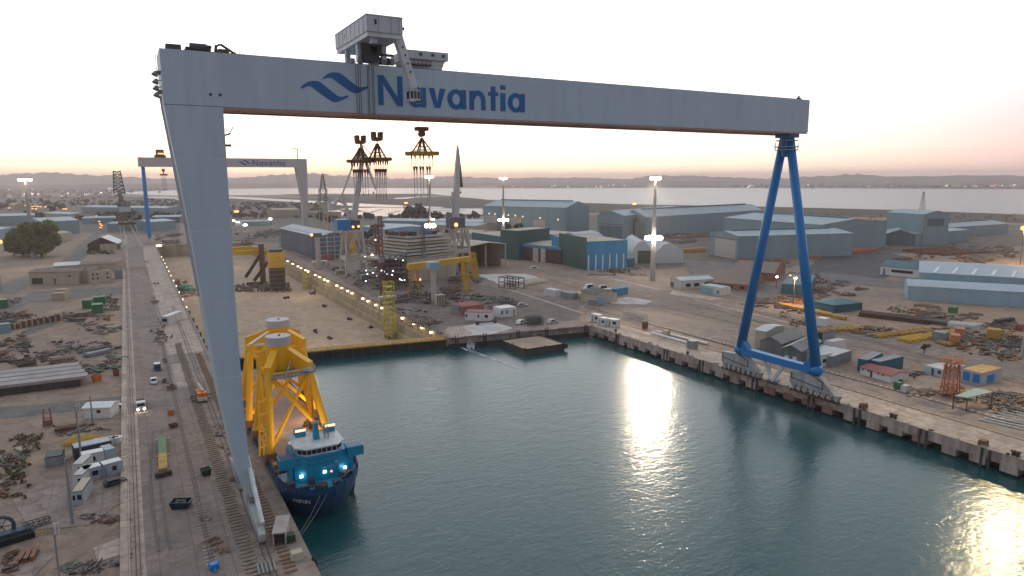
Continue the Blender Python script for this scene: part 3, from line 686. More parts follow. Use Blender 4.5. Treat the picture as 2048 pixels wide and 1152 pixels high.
for yc, s in ((167.0, 1), (137.2, 1)):
    m = MB(); y = yc
    m.extr([(XA-1.0, y+6.0, 6.9), (XA-1.0, y+6.4, 3.2), (XA-1.0, y-10.6, 2.6), (XA-1.0, y-9.8, 3.4), (XA-1.0, y-5.2, 7.3), (XA-1.0, y-1, 7.5)], (2.0, 0, 0))
    b = m.build('bogie_frame', BOGP, cr)
    m = MB()
    for k in range(8): m.extr([(XA-.8, y+6-k*2.25, 3.0), (XA-.8, y+5.9-k*2.25-1.8, 3.0), (XA-.8, y+5.9-k*2.25-1.1, 1.0), (XA-.8, y+6-k*2.25-.7, 1.0)], (1.6, 0, 0))
    m.build('equalizer', BOGP, b)
    m = MB()
    for k in range(16): m.tube((XA-.5, y+6-k*1.13, .62), (XA+.5, y+6-k*1.13, .62), .48, n=8)
    m.build('wheels', RUSTD, b)
    m = MB()
    for q in ((y+5.6, 6.8, y+5.6, 4.8), (y-1.5, 7.6, y-6, 6.2), (y-6, 6.2, y-6, 3.8), (y+5.6, 5, y-6, 4.0)):
        m.bar((XA-1.25, q[0], q[1]), (XA-1.25, q[2], q[3]), .18)
    m.build('handrail', STEELD, b)
m = MB(); m.bar((XA, 155, 7.8), (XA, 151.3, 1.2), .8); m.bar((XA, 146.8, 7.8), (XA, 151.1, 1.2), .95); m.bar((XA+1, 153.4, 7.5), (XA, 151.8, 1.6), .4)
m.build('stay', CRANEW, cr)
m = MB(); m.box((XA, 151.1, .8), (1.6, 3.6, .9)); m.build('guide_roller', STEELD, cr)
for k in range(14): MB().box((XA-.2+random.uniform(-.6, .6), 124+k*4+random.uniform(-1, 1), 1.3+random.uniform(0, .8)), (1.2, random.uniform(.6, 1.6), random.uniform(.4, 1.2))).build('cable_box', BOGP, cr)
# machinery on the leg head and end lamps
m = MB()
for (x, y, z, a, b, c) in ((10.2, 148, 94.6, 2.6, 3, 1.0), (14.5, 149, 94.5, 4.4, 4, .9), (15.2, 149, 95.3, 3.4, 3, .5), (19, 148.5, 94.6, 2, 3, .8)): m.box((x, y, z), (a, b, c))
m.tube((13, 147.2, 95), (16, 147.2, 95), .7); m.bar((17.8, 148, 95.6), (18.6, 148, 96.0), .35); m.bar((18.6, 148, 96), (21.5, 148, 94.2), .4); m.bar((17.8, 148, 95.8), (17.6, 148, 94.4), .5)
for k in range(5): m.bar((19.5+k*.8, 147, 94), (19.5+k*.8, 147, 95), .1)
m.build('head_machinery', STEELD, cr)
for z in (89.6, 88.2, 87.0, 85.8):
    MB().bar((7.8, 146.5, z+.2), (6.7, 146.5, z), .16).tube((6.9, 146.5, z+.3), (6.6, 146.3, z-.4), .3, .62).build('end_lamp', STEEL, cr)
m = MB(); m.box((7.35, 148.5, 90), (.7, 5, .15)); m.box((7.35, 148.5, 86.5), (.7, 5, .15)); m.bar((7.0, 146, 93.4), (7.0, 146, 85), .1); m.build('end_platform', STEEL, cr)
for x in (17.6, 15.9): MB().tube((x, Y0-.05, 86.15), (x, Y0+.2, 86.15), .3, n=10).build('port_hole', STEELD, cr)
m = MB(); m.bar((18, 150, 78.6), (19.6, 150, 79.2), .3); m.bar((19.2, 150, 78.8), (20.2, 150, 80.6), .16); m.box((18.8, 150, 76.8), (1.4, 1.4, .4)); m.bar((19.4, 150, 76.8), (19.4, 150, 78.6), .1); m.build('inspection_bracket', STEELD, cr)
for (x, h) in ((188.2, 1.4), (187.6, .9), (188.9, .8)): MB().tube((x, 148, 94), (x, 148, 94+h), .28).build('warning_lamp', RUST, cr)
# --- upper trolley (a thing of its own on the girder)
tr = thing('crane_trolley', 'tall cladded upper trolley house with windows and sloping white arm on the girder', 'crane trolley', (48.6, 150, 94))
house = MB().box((48.6, 149.5, 100.85), (7.6, 23.2, 3.1)).build('machine_house', CPANEL, tr)
MB().box((48.6, 149.5, 102.5), (7.8, 23.4, .16)).build('roof', CRANEW, house)
m = MB()
for x in (47.3, 49.9, 51.6): m.box((x, 137.88, 100.85), (.1, .06, 3.05))
for y in range(140, 161, 3): m.box((44.78, y, 100.85), (.06, .1, 3.05))
m.build('panel_joint', STEEL, house)
MB().box((46.65, 137.86, 101.2), (.5, .1, .95)).build('window', GLASS, house)
MB().box((44.76, 153.6, 100.9), (.1, .5, .9)).build('window', GLASS, house)
fr = MB(); fr.box((48.6, 149.5, 98.85), (7.2, 22.6, .95)); fr.build('base_frame', CRANEW, tr)
for x, y in ((45.8, 146.8), (51.2, 146.8), (45.8, 155.2), (51.2, 155.2)):
    MB().bar((x, y, 98.5), (x, y, 94.6), 1.0, 1.2).build('column', CRANE, tr)
m = MB()
for (x, y, z, a, b, c) in ((47, 147, 97.3, 2, 3, 2.2), (49.2, 150, 97, 3, 4, 2.6), (48, 146.5, 95.4, 3, 2, 1.6), (50.6, 147.5, 97.5, 1.6, 2, 1.8)): m.box((x, y, z), (a, b, c))
m.tube((46, 146.5, 95.4), (49, 146.5, 95.4), .9); m.tube((50, 147, 95.2), (52.5, 147, 95.2), .8); m.bar((45.8, 146.6, 95), (51.2, 146.6, 97.9), .3); m.bar((49.5, 146.4, 96.4), (53.3, 146.4, 96.4), .5)
m.build('winch', STEELD, tr)
m = MB()
for k in range(7): m.box((44.2+k*1.75, Y0+.9, 94.7+.2*(k % 3)), (.8, .9, .9+.5*(k % 2)))
m.bar((43.2, 146.4, 94.1), (43.2, 146.4, 95.7), .35); m.bar((42.7, 146.4, 95.6), (43.8, 146.4, 95.6), .3); m.build('trolley_wheel', STEEL, tr)
MB().box((46.9, 140.2, 98.1), (1.2, 1.6, 1.4)).build('small_cab', CRANEW, tr)
arm = MB().bar((51.7, 139.4, 99.2), (54.9, 140, 90.2), 1.7, 1.7, 1.5, 1.5, up=(0, 1, 0)).build('arm', CRANEW, tr)
m = MB()
for f in (.25, .42, .6, .78):
    p = Vector((51.7, 138.5, 99.2)).lerp(Vector((54.9, 139.1, 90.2)), f); m.box(p+Vector((.1, -.02, 0)), (.28, .1, .4))
m.build('port_hole', GLASS, arm)
MB().box((54.9, 140, 89.5), (1.6, 1.8, 1.6)).build('arm_head', CRANEW, tr)
cab = MB().box((55.1, 139.8, 87.4), (2.3, 2.2, 2.4)).build('operator_cab', CRANEW, tr)
m = MB()
for dx in (-.75, 0, .75): m.box((55.1+dx, 138.67, 87.5), (.55, .06, 1.5))
m.box((53.93, 139.8, 87.5), (.06, 1.6, 1.5)); m.box((56.27, 139.8, 87.5), (.06, 1.6, 1.5)); m.box((56.0, 139.0, 86.1), (1.4, 1.2, .5)); m.build('cab_window', GLASS, cab)
m = MB()
for z in (86, 88.8): m.bar((53.7, 138.4, z), (56.6, 138.4, z), .08); m.bar((53.7, 138.4, z), (53.7, 141, z), .08)
for dx in (53.7, 55.1, 56.6): m.bar((dx, 138.4, 85.9), (dx, 138.4, 88.8), .08)
m.build('cab_railing', STEEL, cab)
m = MB(); m.bar((53.0, 142, 98.2), (53.8, 142, 101.2), .16); m.box((53.8, 142, 101.3), (.9, .6, .5)); m.bar((53.2, 142, 96.2), (54, 142, 97), .4); m.build('davit', STEELD, tr)
m = MB()
for x in (44.4, 44.9, 45.35, 46.9, 47.2, 47.9, 48.25): m.bar((x, Y0-.5, 94.6), (x, Y0-.5, ZB-.2), .1)
m.build('hoist_rope', STEELD, tr)
# --- lower trolley
t2 = thing('crane_trolley', 'low grey lower trolley house with three square windows on the girder', 'crane trolley', (61, 151, 94))
lh = MB().box((61.4, 151.5, 97.2), (10, 10, 1.8)).build('machine_house', CPANEL, t2)
for x in (59.7, 62.6, 65.2): MB().box((x, 146.46, 97.3), (.7, .1, .6)).build('window', GLASS, lh)
MB().extr([(57, 147.2, 96.3), (65.8, 147.2, 96.3), (65.1, 147.2, 94.4), (57, 147.2, 94.4)], (0, 8, 0)).build('base_frame', CRANEW, t2)
m = MB()
for x in range(57, 63): m.bar((x, 146.2, 94.6), (x, 146.2, 96), .1)
m.bar((57, 146.2, 95.9), (62.2, 146.2, 95.9), .1); m.bar((57, 146.2, 95.2), (62.2, 146.2, 95.2), .1); m.box((59.6, 146.6, 95), (5, 1, .15)); m.build('railing', STEELD, t2)
# --- hook blocks with lifting frames hanging under the girder
def hook(label, kind, cx, top, bot, w, apex, x0, x1, bt, bb, sock, low=None, rope_end=390):
    Y = 151.0; A = lambda x, y: atY(x, y, Y)
    c = A(cx, top)
    t = thing('hook_block', label, 'hook block', (c.x, Y, c.z), 'hook blocks under the girder')
    m = MB(); z0, z1 = A(cx, bot).z, c.z; hw = size_at(A(cx, top), w)/2
    if kind == 'U':
        pts = [(-1, 1), (-.38, 1), (-.34, .45), (-.2, .36), (.2, .36), (.34, .45), (.38, 1), (1, 1), (.92, .12), (.6, 0), (-.6, 0), (-.92, .12)]
        m.extr([(c.x+a*hw, Y-.9, z0+b*(z1-z0)) for a, b in pts], (0, 1.8, 0))
    else:
        h = z1-z0
        m.extr([(c.x+a*hw, Y-.9, z0+b*h) for a, b in ((-1, .95), (-.9, 1), (.9, 1), (1, .95), (1, .66), (.9, .6), (.35, .6), (.3, .45), (-.3, .45), (-.35, .6), (-.9, .6), (-1, .66))], (0, 1.8, 0))
        m.tube((c.x, Y-.8, z0+h*.26), (c.x, Y+.8, z0+h*.26), h*.3, n=12)
    m.build('block', BROWN, t)
    m = MB(); za = A(cx, apex).z; p0, p1 = A(x0, (bt+bb)/2), A(x1, (bt+bb)/2); zt = A(cx, bt).z; mx = (p0.x+p1.x)/2
    m.tube((c.x, Y, z0), (c.x, Y, za), .12); m.box((c.x, Y, za-.1), (.7, .6, .6))
    for yy in (-1.6, 1.6):
        for k in (-1, 1):
            m.bar((c.x+k*.2, Y, za), (mx+k*(p1.x-p0.x)*.26, Y+yy, zt), .26)
        m.bar((c.x, Y, za), (mx, Y+yy, zt), .22)
        z = za+(zt-za)*.62; wv = (p1.x-p0.x)*.26*.62; m.bar((mx-wv, Y+yy*.62, z), (mx+wv, Y+yy*.62, z), .16)
        z = za+(zt-za)*.88; wv = (p1.x-p0.x)*.26*.88; m.bar((mx-wv, Y+yy*.9, z), (mx+wv, Y+yy*.9, z), .16)
    m.build('sling_frame', BROWN, t)
    m = MB(); zc = (A(cx, bt).z+A(cx, bb).z)/2; hh = abs(A(cx, bt).z-A(cx, bb).z)
    for yy in (-1.7, 1.7): m.bar((p0.x, Y+yy, zc), (p1.x, Y+yy, zc), .7, hh)
    for k in range(5): xx = p0.x+(p1.x-p0.x)*k/4; m.bar((xx, Y-1.7, zc), (xx, Y+1.7, zc), .5)
    m.build('spreader_beam', OCHRE if kind == 'T' else BROWN, t)
    for sx in sock:
        p = A(sx, bb); q = A(sx, low-4 if low else rope_end)
        MB().tube((p.x, Y, p.z+.1), (p.x, Y, p.z-.9), .24, .1, 6).build('socket', BROWN, t); MB().tube((p.x, Y, p.z-.8), (p.x, Y, q.z), .05, n=5).build('pendant_rope', STEELD, t)
    for i, sx in enumerate(sock if low else ()):
        lx = (sock[0]+sock[-1])/2+(sx-(sock[0]+sock[-1])/2)*.75
        p = A(lx, low); q = A(lx, rope_end-(6 if i % 2 else 0))
        m = MB(); m.tube((p.x, Y, p.z+.7), (p.x, Y, p.z-.05), .32, .24, 6); m.tube((p.x, Y, p.z), (p.x, Y, p.z-1.3), .16, .08, 6); m.build('lower_socket', BROWN, t)
        MB().tube((p.x, Y, p.z-1.2), (p.x, Y, q.z), .055, n=5).build('pendant_rope', STEELD, t)
    m = MB()
    for k in (-.7, .7): m.tube((c.x+k*hw, Y, z1), (c.x+k*hw*.6, Y, ZB+1), .035, n=5)
    m.build('hoist_rope', STEELD, t)
hook('brown U-shaped hook block with spreader beam, leftmost of three under the girder', 'U', 720, 271, 288, 20, 297, 699, 744, 319, 325.5, [703, 709, 715, 720, 726, 733, 740], 345, 392)
hook('brown U-shaped hook block hanging just left of centre, higher than its twin', 'U', 753.5, 264, 282, 21, 289, 733, 777, 315, 322, [748, 752, 757, 761, 766, 771, 775], 344, 400)
hook('T-topped hook block with ochre spreader beam, rightmost of three under the girder', 'T', 843, 254, 273, 25, 278, 817, 871, 303, 311, [823, 830, 840, 847, 858, 865], 339, 395)

# ------------------------------------------------------------ far gantry crane
YF0, YF1 = 840.0, 851.0
fc = thing('gantry_crane', 'distant grey gantry crane with emblem, lettering and small trolley at the dock head', 'gantry crane', (100, 845, 0))
FG = mat('far_crane_grey', (.50, .46, .45), rough=.6, var=.03)
gd2 = MB().box((104, 845.5, 89), (178, 11, 10)).build('girder', FG, fc)
xs0, xs1 = atY(505, 326, YF0).x, atY(570, 326, YF0).x
lettering(lambda c: xs0+(c-600)/1127*(xs1-xs0), YF0-.03, 85.9, 90.2, 92.2, LOGO, gd2)
cxl = atY(490, 326, YF0).x
for q in logo_polys():
    m = MB(); m.extr([(cxl+(x-672)/9.4, YF0-.05, 89.2-(y-174)/9.4) for x, y in q][::-1], (0, -.08, 0)); m.build('emblem', LOGO, gd2)
m = MB()
lv2 = [(180, 84.1, 192.8), (185.2, 45, 192), (186, 8, 190.4)]; vs = []
for (xi, z, xo) in lv2: vs += [(xi, YF0, z), (xo, YF0, z), (xo, YF1, z), (xi, YF1, z)]
fs = [(0, 3, 2, 1), (8, 9, 10, 11)]
for k in range(2):
    for i in range(4): fs.append((4*k+i, 4*k+(i+1) % 4, 4*k+4+(i+1) % 4, 4*k+4+i))
m.add(vs, fs); m.build('rigid_leg', FG, fc)
MB().box((188, 845.5, 4), (3, 40, 7)).build('foot_sill', FG, fc)
for s in (1, -1): MB().bar((19.5, 845.5+s, 84), (19.5, 845.5+s*16, 10), 3.6, 3.4, 3.6).build('hinged_leg', BLUE, fc)
MB().box((19.5, 845.5, 9.5), (3, 32, 2.8)).build('tie_beam', BLUE, fc)
for s in (1, -1): MB().box((19.5, 845.5+s*15, 4), (2.2, 14, 7.5), taper=.8).build('bogie_frame', FG, fc)
ft = thing('crane_trolley', 'small trolley with an orange lit cab on the distant gantry crane', 'crane trolley', (atY(320, 312, 845).x, 845, 94))
tx = ft.location.x
MB().box((tx, 845, 99.6), (7.5, 16, 5.5)).build('machine_house', RUST, ft); MB().box((tx, 845, 95.3), (11, 9, 2.6)).build('base_frame', STEELD, ft)
MB().box((tx+.5, 836.9, 98), (5.4, .3, 1.2)).build('lit_window', LAMPO, ft)
m = MB(); m.box((atY(595, 310, 845).x, 845, 100), (.9, .9, 12)); jx = atY(595, 310, 845).x
m.bar((jx-9, 845, 105.8), (jx+5, 845, 105.8), .7); m.bar((jx-5, 845, 105.8), (jx, 845, 107.2), .4); m.build('jib_mast', RUST, fc)
ht = thing('hook_block', 'small orange hook block hanging below the distant gantry crane', 'hook block', (tx+1, 845, 78))
m = MB(); m.box((tx+2, 845, 80.5), (3.2, 2, 3)); m.box((tx+2, 845, 75.5), (7.5, 3, 2)); m.bar((tx+2, 845, 79), (tx+2, 845, 76), 1.2); m.build('block', ORANGE, ht)
m = MB()
for k in range(5): m.bar((tx+k, 845, 74.5), (tx+k, 845, 58), .22)
m.bar((tx, 845, 82), (tx, 845, 84.2), .25); m.bar((tx+4, 845, 82), (tx+4, 845, 84.2), .25); m.build('pendant_rope', STEELD, ht)
# ------------------------------------------------------------ deck-cargo ship at the left quay
sh = thing('cargo_ship', 'blue heavy-cargo ship with bridge forward carrying yellow jackets along the left quay', 'ship', (34, 200, WZ))
def hull_ring(z, k, bowk):
    ring = [(24.9+k, 256), (24.7+k, 200), (24.6+k, 158), (24.9+k, 152)]
    bow = [(25.8, 147.6), (27.6, 144.2), (30, 142), (32.6, 141), (35.2, 141.6), (38, 143.6), (40.6, 146.4), (42.6, 149.6)]
    for x, y in bow: ring.append((34+(x-34)*(1-k*.11)-0, y+bowk))
    ring += [(43.6-k, 154), (44.2-k, 160), (44.4-k, 200), (44.4-k, 256)]
    return [(x, y, z) for x, y in ring]
rings = [hull_ring(-7, 1.6, 6.0), hull_ring(-4.6, .9, 4.2), hull_ring(-1, .3, 1.6), hull_ring(2.0, 0, 0)]
m = MB(); n = len(rings[0]); vs = sum(rings, []); fs = []
for k in range(3):
    for i in range(n): fs.append((k*n+i, k*n+(i+1) % n, (k+1)*n+(i+1) % n, (k+1)*n+i))
m.add(vs, fs).build('hull', HULL, sh)
# bow bulwark: upper strake above deck
m = MB(); r0 = hull_ring(2.0, 0, 0)[2:14]; r1 = [(x, y, 3.3) for x, y, z in hull_ring(2, -.05, -.15)[2:14]]
vs = r0+r1; q = len(r0); m.add(vs, [(i, i+1, q+i+1, q+i) for i in range(q-1)]); m.add([(x*.985+.51, y+.35, z) for x, y, z in vs], [(i+1, i, q+i, q+i+1) for i in range(q-1)])
m.build('bulwark', HULL, sh)
m = MB(); top = hull_ring(1.4, .25, .3)[2:14]; m.quad(top); m.build('bow_deck', TEALS, sh)
DECK = mat('ship_deck', (.30, .20, .165), rough=.85, var=.2, scale=.3, alt=(.22, .17, .15), altscale=.08, altamt=.7)
MB().box((34.5, 208, 1.2), (19.4, 96, .5)).build('cargo_deck', DECK, sh)
m = MB()
for x in (25.1, 43.9): m.box((x, 206, 1.9), (.5, 98, 1.0))
m.build('deck_rail', HULL, sh)
# superstructure
ss = MB().prism([(28.4, 151.2), (31, 150.0), (38.2, 150.0), (41, 151.4), (41, 160), (28.4, 160)], 1.3, 7.6).build('superstructure', TEALS, sh)
m = MB()
for z in (5.6, 6.8): m.bar((31.2, 149.96, z), (38, 149.96, z), .08, .06)
m.box((34.2, 149.95, 3.6), (3.6, .06, .09)); m.build('rubbing_strip', HULL, ss)
TEALT = mat('teal_lettering', (.20, .42, .50), rough=.6, var=0)
m = MB()
for k in range(10): m.box((34.2+k*.33, 149.95, 4.5), (.2, .06, .3))
m.build('name_marks', TEALT, ss)
MB().tube((37.7, 149.97, 5.3), (37.7, 149.9, 5.3), .42, n=12).build('round_badge', mat('badge_grey', (.30, .36, .40), var=0), ss)
for s, x in ((-1, 27.0), (1, 42.4)):
    wv = MB().box((x, 151.9, 6.75), (3.8, 3.4, 2.3)).build('bridge_wing', TEALS, sh)
    m = MB(); m.box((x, 151.9, 7.92), (3.3, 2.9, .05)); m.build('wing_floor', HULL, wv)
    MB().box((x-s*1.1, 153, 3.5), (1.6, 2.6, 4.4)).build('wing_support', TEALS, sh)
wh = MB().prism([(29.4, 152), (31.2, 150.4), (38, 150.4), (39.6, 152.2), (39.6, 158), (29.4, 158)], 7.6, 9.3).build('wheelhouse', CRANEW, sh)
wq = [(29.4, 152), (31.2, 150.4), (33.4, 150.4), (35.7, 150.4), (38, 150.4), (39.6, 152.2)]
for k in range(5):
    p, q = Vector((*wq[k], 8.45)), Vector((*wq[k+1], 8.45)); d = (q-p).normalized(); nn = Vector((d.y, -d.x, 0))
    l_ = (q-p).length; cnt = 2 if l_ > 2 else 2
    for i in range(cnt):
        a = p+d*(l_*(i+.08)/cnt)+nn*.03; b = p+d*(l_*(i+.92)/cnt)+nn*.03
        MB().bar(a, b, .06, .95).build('window', GLASS, wh)
for yv in (153.5, 156):
    MB().box((29.37, yv, 8.45), (.06, 1.6, .9)).build('window', GLASS, wh); MB().box((39.63, yv, 8.45), (.06, 1.6, .9)).build('window', GLASS, wh)
rf = MB().prism([(28.8, 151.8), (31, 149.8), (38.2, 149.8), (40.2, 152), (40.2, 161), (28.8, 161)], 9.3, 9.55).build('wheelhouse_roof', CRANEW, sh)
m = MB(); m.prism([(30, 158), (40, 158), (40, 166), (30, 166)], 1.4, 6.0); m.build('deckhouse', CRANEW, sh)
mast = MB().bar((34.6, 155.5, 9.5), (34.6, 155.5, 13.4), 1.4, 1.6, .9, 1).build('mast', TEALS, sh)
m = MB(); m.box((34.6, 155.3, 13.6), (1.9, 1.7, .3)); m.lattice((36.9, 155, 9.5), (36.9, 155, 12.2), .9, n=3, r=.05); m.bar((33, 155, 11.6), (37, 155, 11.6), .18)
for dx, h in ((-.6, 2.0), (0, 3.2), (.5, 2.4), (.9, 1.4)): m.bar((34.6+dx, 155.3, 13.6), (34.6+dx, 155.3, 13.6+h), .08)
m.bar((33.6, 155.3, 15.2), (35.8, 155.3, 15.2), .12); m.build('radar_gear', STEEL, mast)
for x, c in ((31.6, .9), (38.6, 1.0)):
    f = MB(); f.box((x, 159.5, 9.4), (2.3, 2.6, 3.2)); f.build('funnel', TEALS, sh)
    MB().box((x, 158.1, 11.2), (2.4, .3, .5)).build('deck_light', mat('ship_glow', (1, .55, .30), emit=1.7), sh)
MB().tube((29.2, 158, 9.6), (29.2, 158, 11.3), .5, .12).build('satellite_dome', WHITE, sh)
m = MB()
for (x, y, a, b, c) in ((29.5, 146.6, 1.6, 1.3, 1.2), (33, 145.6, 2.4, 1.4, 1.5), (36.5, 146.3, 1.4, 1.2, 1.0), (39.5, 149, 2.6, 1.6, 1.4), (27, 149.5, 1.6, 2, 1.3), (31.3, 148, 1.4, 1, 1.8)): MB().base((x, y, 1.4), (a, b, c), rz=.2).build('deck_machine', STEELD, sh)
for p, q in (((32, 145.6, 2.2), (34.2, 145.6, 2.2)), ((38.6, 148.6, 2.2), (40.6, 149.4, 2.2))): MB().tube(p, q, .8).build('windlass', STEELD, sh)
m = MB(); rr = hull_ring(2, .2, .3)[2:14]
for i in range(len(rr)-1):
    p, q = Vector((rr[i][0], rr[i][1], 3.3)), Vector((rr[i+1][0], rr[i+1][1], 3.3)); m.bar(p, p+Vector((0, 0, 1)), .08); m.bar(p+Vector((0, 0, .95)), q+Vector((0, 0, .95)), .07)
m.build('bow_rail', STEEL, sh)
def lampled(parent, p, r, mt): return MB().sphere(p, r).build('deck_light', mt, parent)
for x in (29.6, 34.9, 39.6): MB().box((x, 149.9, 3.4), (.65, .4, .45)).build('deck_light', LAMPC, sh)
MB().box((36.4, 149.8, 3.2), (.35, .3, .3)).build('deck_light', LAMPR, sh)
# worn white name on the bow: illegible strokes
bo = MB(); p0, p1 = Vector((27.0, 145.25, .2)), Vector((30.0, 142.4, .2))
for k in range(8):
    a = p0.lerp(p1, (k+.1)/8); b = p0.lerp(p1, (k+.75)/8); nn = Vector((-.69, -.72, 0))*.42
    if k % 3 == 0: bo.bar(a+nn, a+nn+Vector((0, 0, .6)), .12, .06); bo.bar(a+nn+Vector((0, 0, .55)), b+nn+Vector((0, 0, .55)), .06, .12)
    elif k % 3 == 1: bo.bar(a+nn, b+nn+Vector((0, 0, .6)), .1, .06); bo.bar(b+nn, a+nn+Vector((0, 0, .6)), .1, .06)
    else: bo.bar(a+nn, b+nn, .06, .12); bo.bar(b+nn, b+nn+Vector((0, 0, .6)), .12, .06); bo.bar(a+nn+Vector((0, 0, .55)), b+nn+Vector((0, 0, .55)), .06, .12)
bo.build('bow_marks', WHITED, sh)
for (x, y, e, lab) in ((31.5, 140.9, (22.9, 127.6, .4), 'upper of two thin mooring lines from ship bow to quay'), (33, 140.9, (23.0, 127.0, .4), 'lower of two thin mooring lines from ship bow to quay')):
    m = MB(); p, q = Vector((x, y, 2.2)), Vector(e); pr = p
    for k in range(1, 11):
        f = k/10; c = p.lerp(q, f)-Vector((0, 0, 1.6*4*f*(1-f)*.5)); m.tube(pr, c, .05, n=5); pr = c
    tag(m.build('mooring_line', ROPE), lab, 'mooring line')

# ------------------------------------------------------------ yellow jackets standing on the deck
def jacket(label, bot, top, zt, c, r, ztop, xtra):
    t = thing('jacket_foundation', label, 'jacket', (c[0], c[1], 1.5), 'yellow jackets on the ship deck')
    zb = 3.6
    B = [Vector((x, y, zb)) for x, y in bot]; T = [Vector((x, y, zt)) for x, y in top]
    for b, q in zip(B, T):
        MB().base((b.x, b.y, 1.46), (3.6, 3.6, 2.4), taper=.7).build('sea_fastening', BROWN, t)
        MB().tube(b-Vector((0, 0, .4)), q, .98, .78, 14).build('leg', YEL, t, smooth=False)
    for i, j in ((0, 1), (1, 3), (3, 2), (2, 0)):
        m = MB()
        fz = lambda k, f: B[k].lerp(T[k], f)
        m.tube(fz(i, .04), fz(j, .96), .50, n=10); m.tube(fz(j, .04), fz(i, .96), .50, n=10)
        m.tube(fz(i, .97), fz(j, .97), .42, n=8)
        m.build('brace', YEL, t)
    col = MB().tube((c[0], c[1], zt-1.6), (c[0], c[1], ztop-2.1), r, n=28).build('column', YEL, t)
    MB().tube((c[0], c[1], ztop-2.1), (c[0], c[1], ztop), r*1.004, n=28).build('cap', GREYCAP, col)
    MB().box((c[0]+.3, c[1], ztop+.15), (.5, .4, .3)).build('lifting_lug', STEELD, col)
    for k, q in enumerate(T):
        d = Vector((q.x-c[0], q.y-c[1], 0)); d.normalize(); s = Vector((-d.y, d.x, 0))*.95
        p0 = Vector((c[0], c[1], 0))+d*(r*.75); a = [p0+s*.9+Vector((0, 0, ztop-2.6)), p0-s*.9+Vector((0, 0, ztop-2.6)), p0-s*.9+Vector((0, 0, zt+.4)), p0+s*.9+Vector((0, 0, zt+.4))]
        b = [q+d*.7+s+Vector((0, 0, 1.5)), q+d*.7-s+Vector((0, 0, 1.5)), q+d*.7-s+Vector((0, 0, -1.0)), q+d*.7+s+Vector((0, 0, -1.0))]
        MB().add(a+b, [(0, 1, 2, 3), (7, 6, 5, 4), (0, 4, 5, 1), (1, 5, 6, 2), (2, 6, 7, 3), (3, 7, 4, 0)]).build('diagonal_arm', YEL, t)
    if xtra:
        # grey access platform with railing on the right, boat-landing tubes on the near left
        x0, y0 = c[0]-r*.2, T[0].y-2.0; pl = [(c[0]-3.8, y0-.6), (c[0]-.5, y0-1.2), (T[1].x-2.0, y0-.2), (T[1].x+1.4, y0+1.2), (T[1].x+1.6, T[3].y+.4), (c[0]+2.6, T[3].y+1), (c[0]+3.2, c[1]-2.0), (c[0]-3.4, c[1]-3.2)]
        pf = MB().prism(pl, zt-1.2, zt-.9).build('platform', STEEL, t)
        m = MB()
        for z in (zt-.3, zt+.15, zt+.6):
            for i in range(5): m.bar((*pl[i], z), (*pl[i+1], z), .09)
        for i in range(5):
            p, q = Vector((*pl[i], zt-1)), Vector((*pl[i+1], zt-1)); n_ = max(1, int((q-p).length/1.2))
            for k in range(n_): v = p.lerp(q, k/n_); m.bar(v, v+Vector((0, 0, 1.6)), .09)
        m.bar((pl[1][0], pl[1][1], zt-.9), (c[0]+3.6, c[1]-.5, zt+3.4), .25)
        m.build('railing', mat('platform_rail', (.38, .33, .33), var=.1), pf)
        m = MB(); b, q = B[0], T[0]
        for s in (-2.6, -1.7):
            m.tube(b+Vector((s, -.5, 0)), q+Vector((s, -.5, -7)), .3, n=8)
        for f in (.1, .3, .5, .66): v = b.lerp(q, f); m.tube(v, v+Vector((-2.7, -.5, 0)), .22, n=6)
        for k in range(26): v = (b+Vector((-1.0, -1.1, 0))).lerp(q+Vector((-1.0, -1.1, -6)), k/26); m.box(v, (1.1, .08, .08))
        m.build('boat_landing', YEL, t)
        MB().box((T[1].x-.5, T[1].y-1, zt-.2), (2.2, 1.0, .9)).build('white_wrap', WHITE, t)
    else:
        m = MB(); p = Vector((c[0]-r-.4, c[1]-2.5, ztop-5.2))
        m.bar(p+Vector((.4, 0, 2.2)), T[0]+Vector((-.3, -.6, 1.9)), .8, .35); m.bar(p+Vector((1, .4, 1.2)), p+Vector((-1, -.3, -.4)), .6, .3); m.box(T[0]+Vector((2.1, 0, 1.4)), (3.2, 1.0, .5)); m.build('white_wrap', WHITE, t)
    return t
jacket('nearer yellow jacket foundation with grey access platform on the ship deck', [(25.9, 166.5), (40.8, 167), (25.7, 184.5), (41, 187)], [(27.4, 171.4), (37.2, 171.6), (27.2, 181.5), (37.4, 182)], 22.6, (31.3, 178), 3.1, 30.3, True)
jacket('farther yellow jacket foundation with white wrapped arm on the ship deck', [(24.9, 193.5), (43.2, 194), (26.2, 213), (44, 214)], [(27.4, 199), (42, 200), (28.5, 210), (42.6, 211)], 22.2, (36.2, 205), 3.3, 29.2, False)
m = MB()
for k in range(60): m.box((random.uniform(38, 43), random.uniform(163, 190), 1.5+random.uniform(.1, .5)), (random.uniform(.3, 1.6), random.uniform(.3, 1.6), random.uniform(.2, .9)), rz=random.uniform(0, 3))
tag(m.build('deck_clutter', RUST), 'rusty lashing gear scattered along the right edge of the ship deck', 'lashing gear', kind='stuff')
m = MB()
for k in range(14): m.box((25.7+random.uniform(0, .8), 162+k*3.4, 2.2), (1.0, random.uniform(1, 2.6), random.uniform(.8, 1.8)), rz=.1)
tag(m.build('deck_clutter', ORNGP), 'orange and rusty boxes along the quay edge of the ship deck', 'deck gear', kind='stuff')
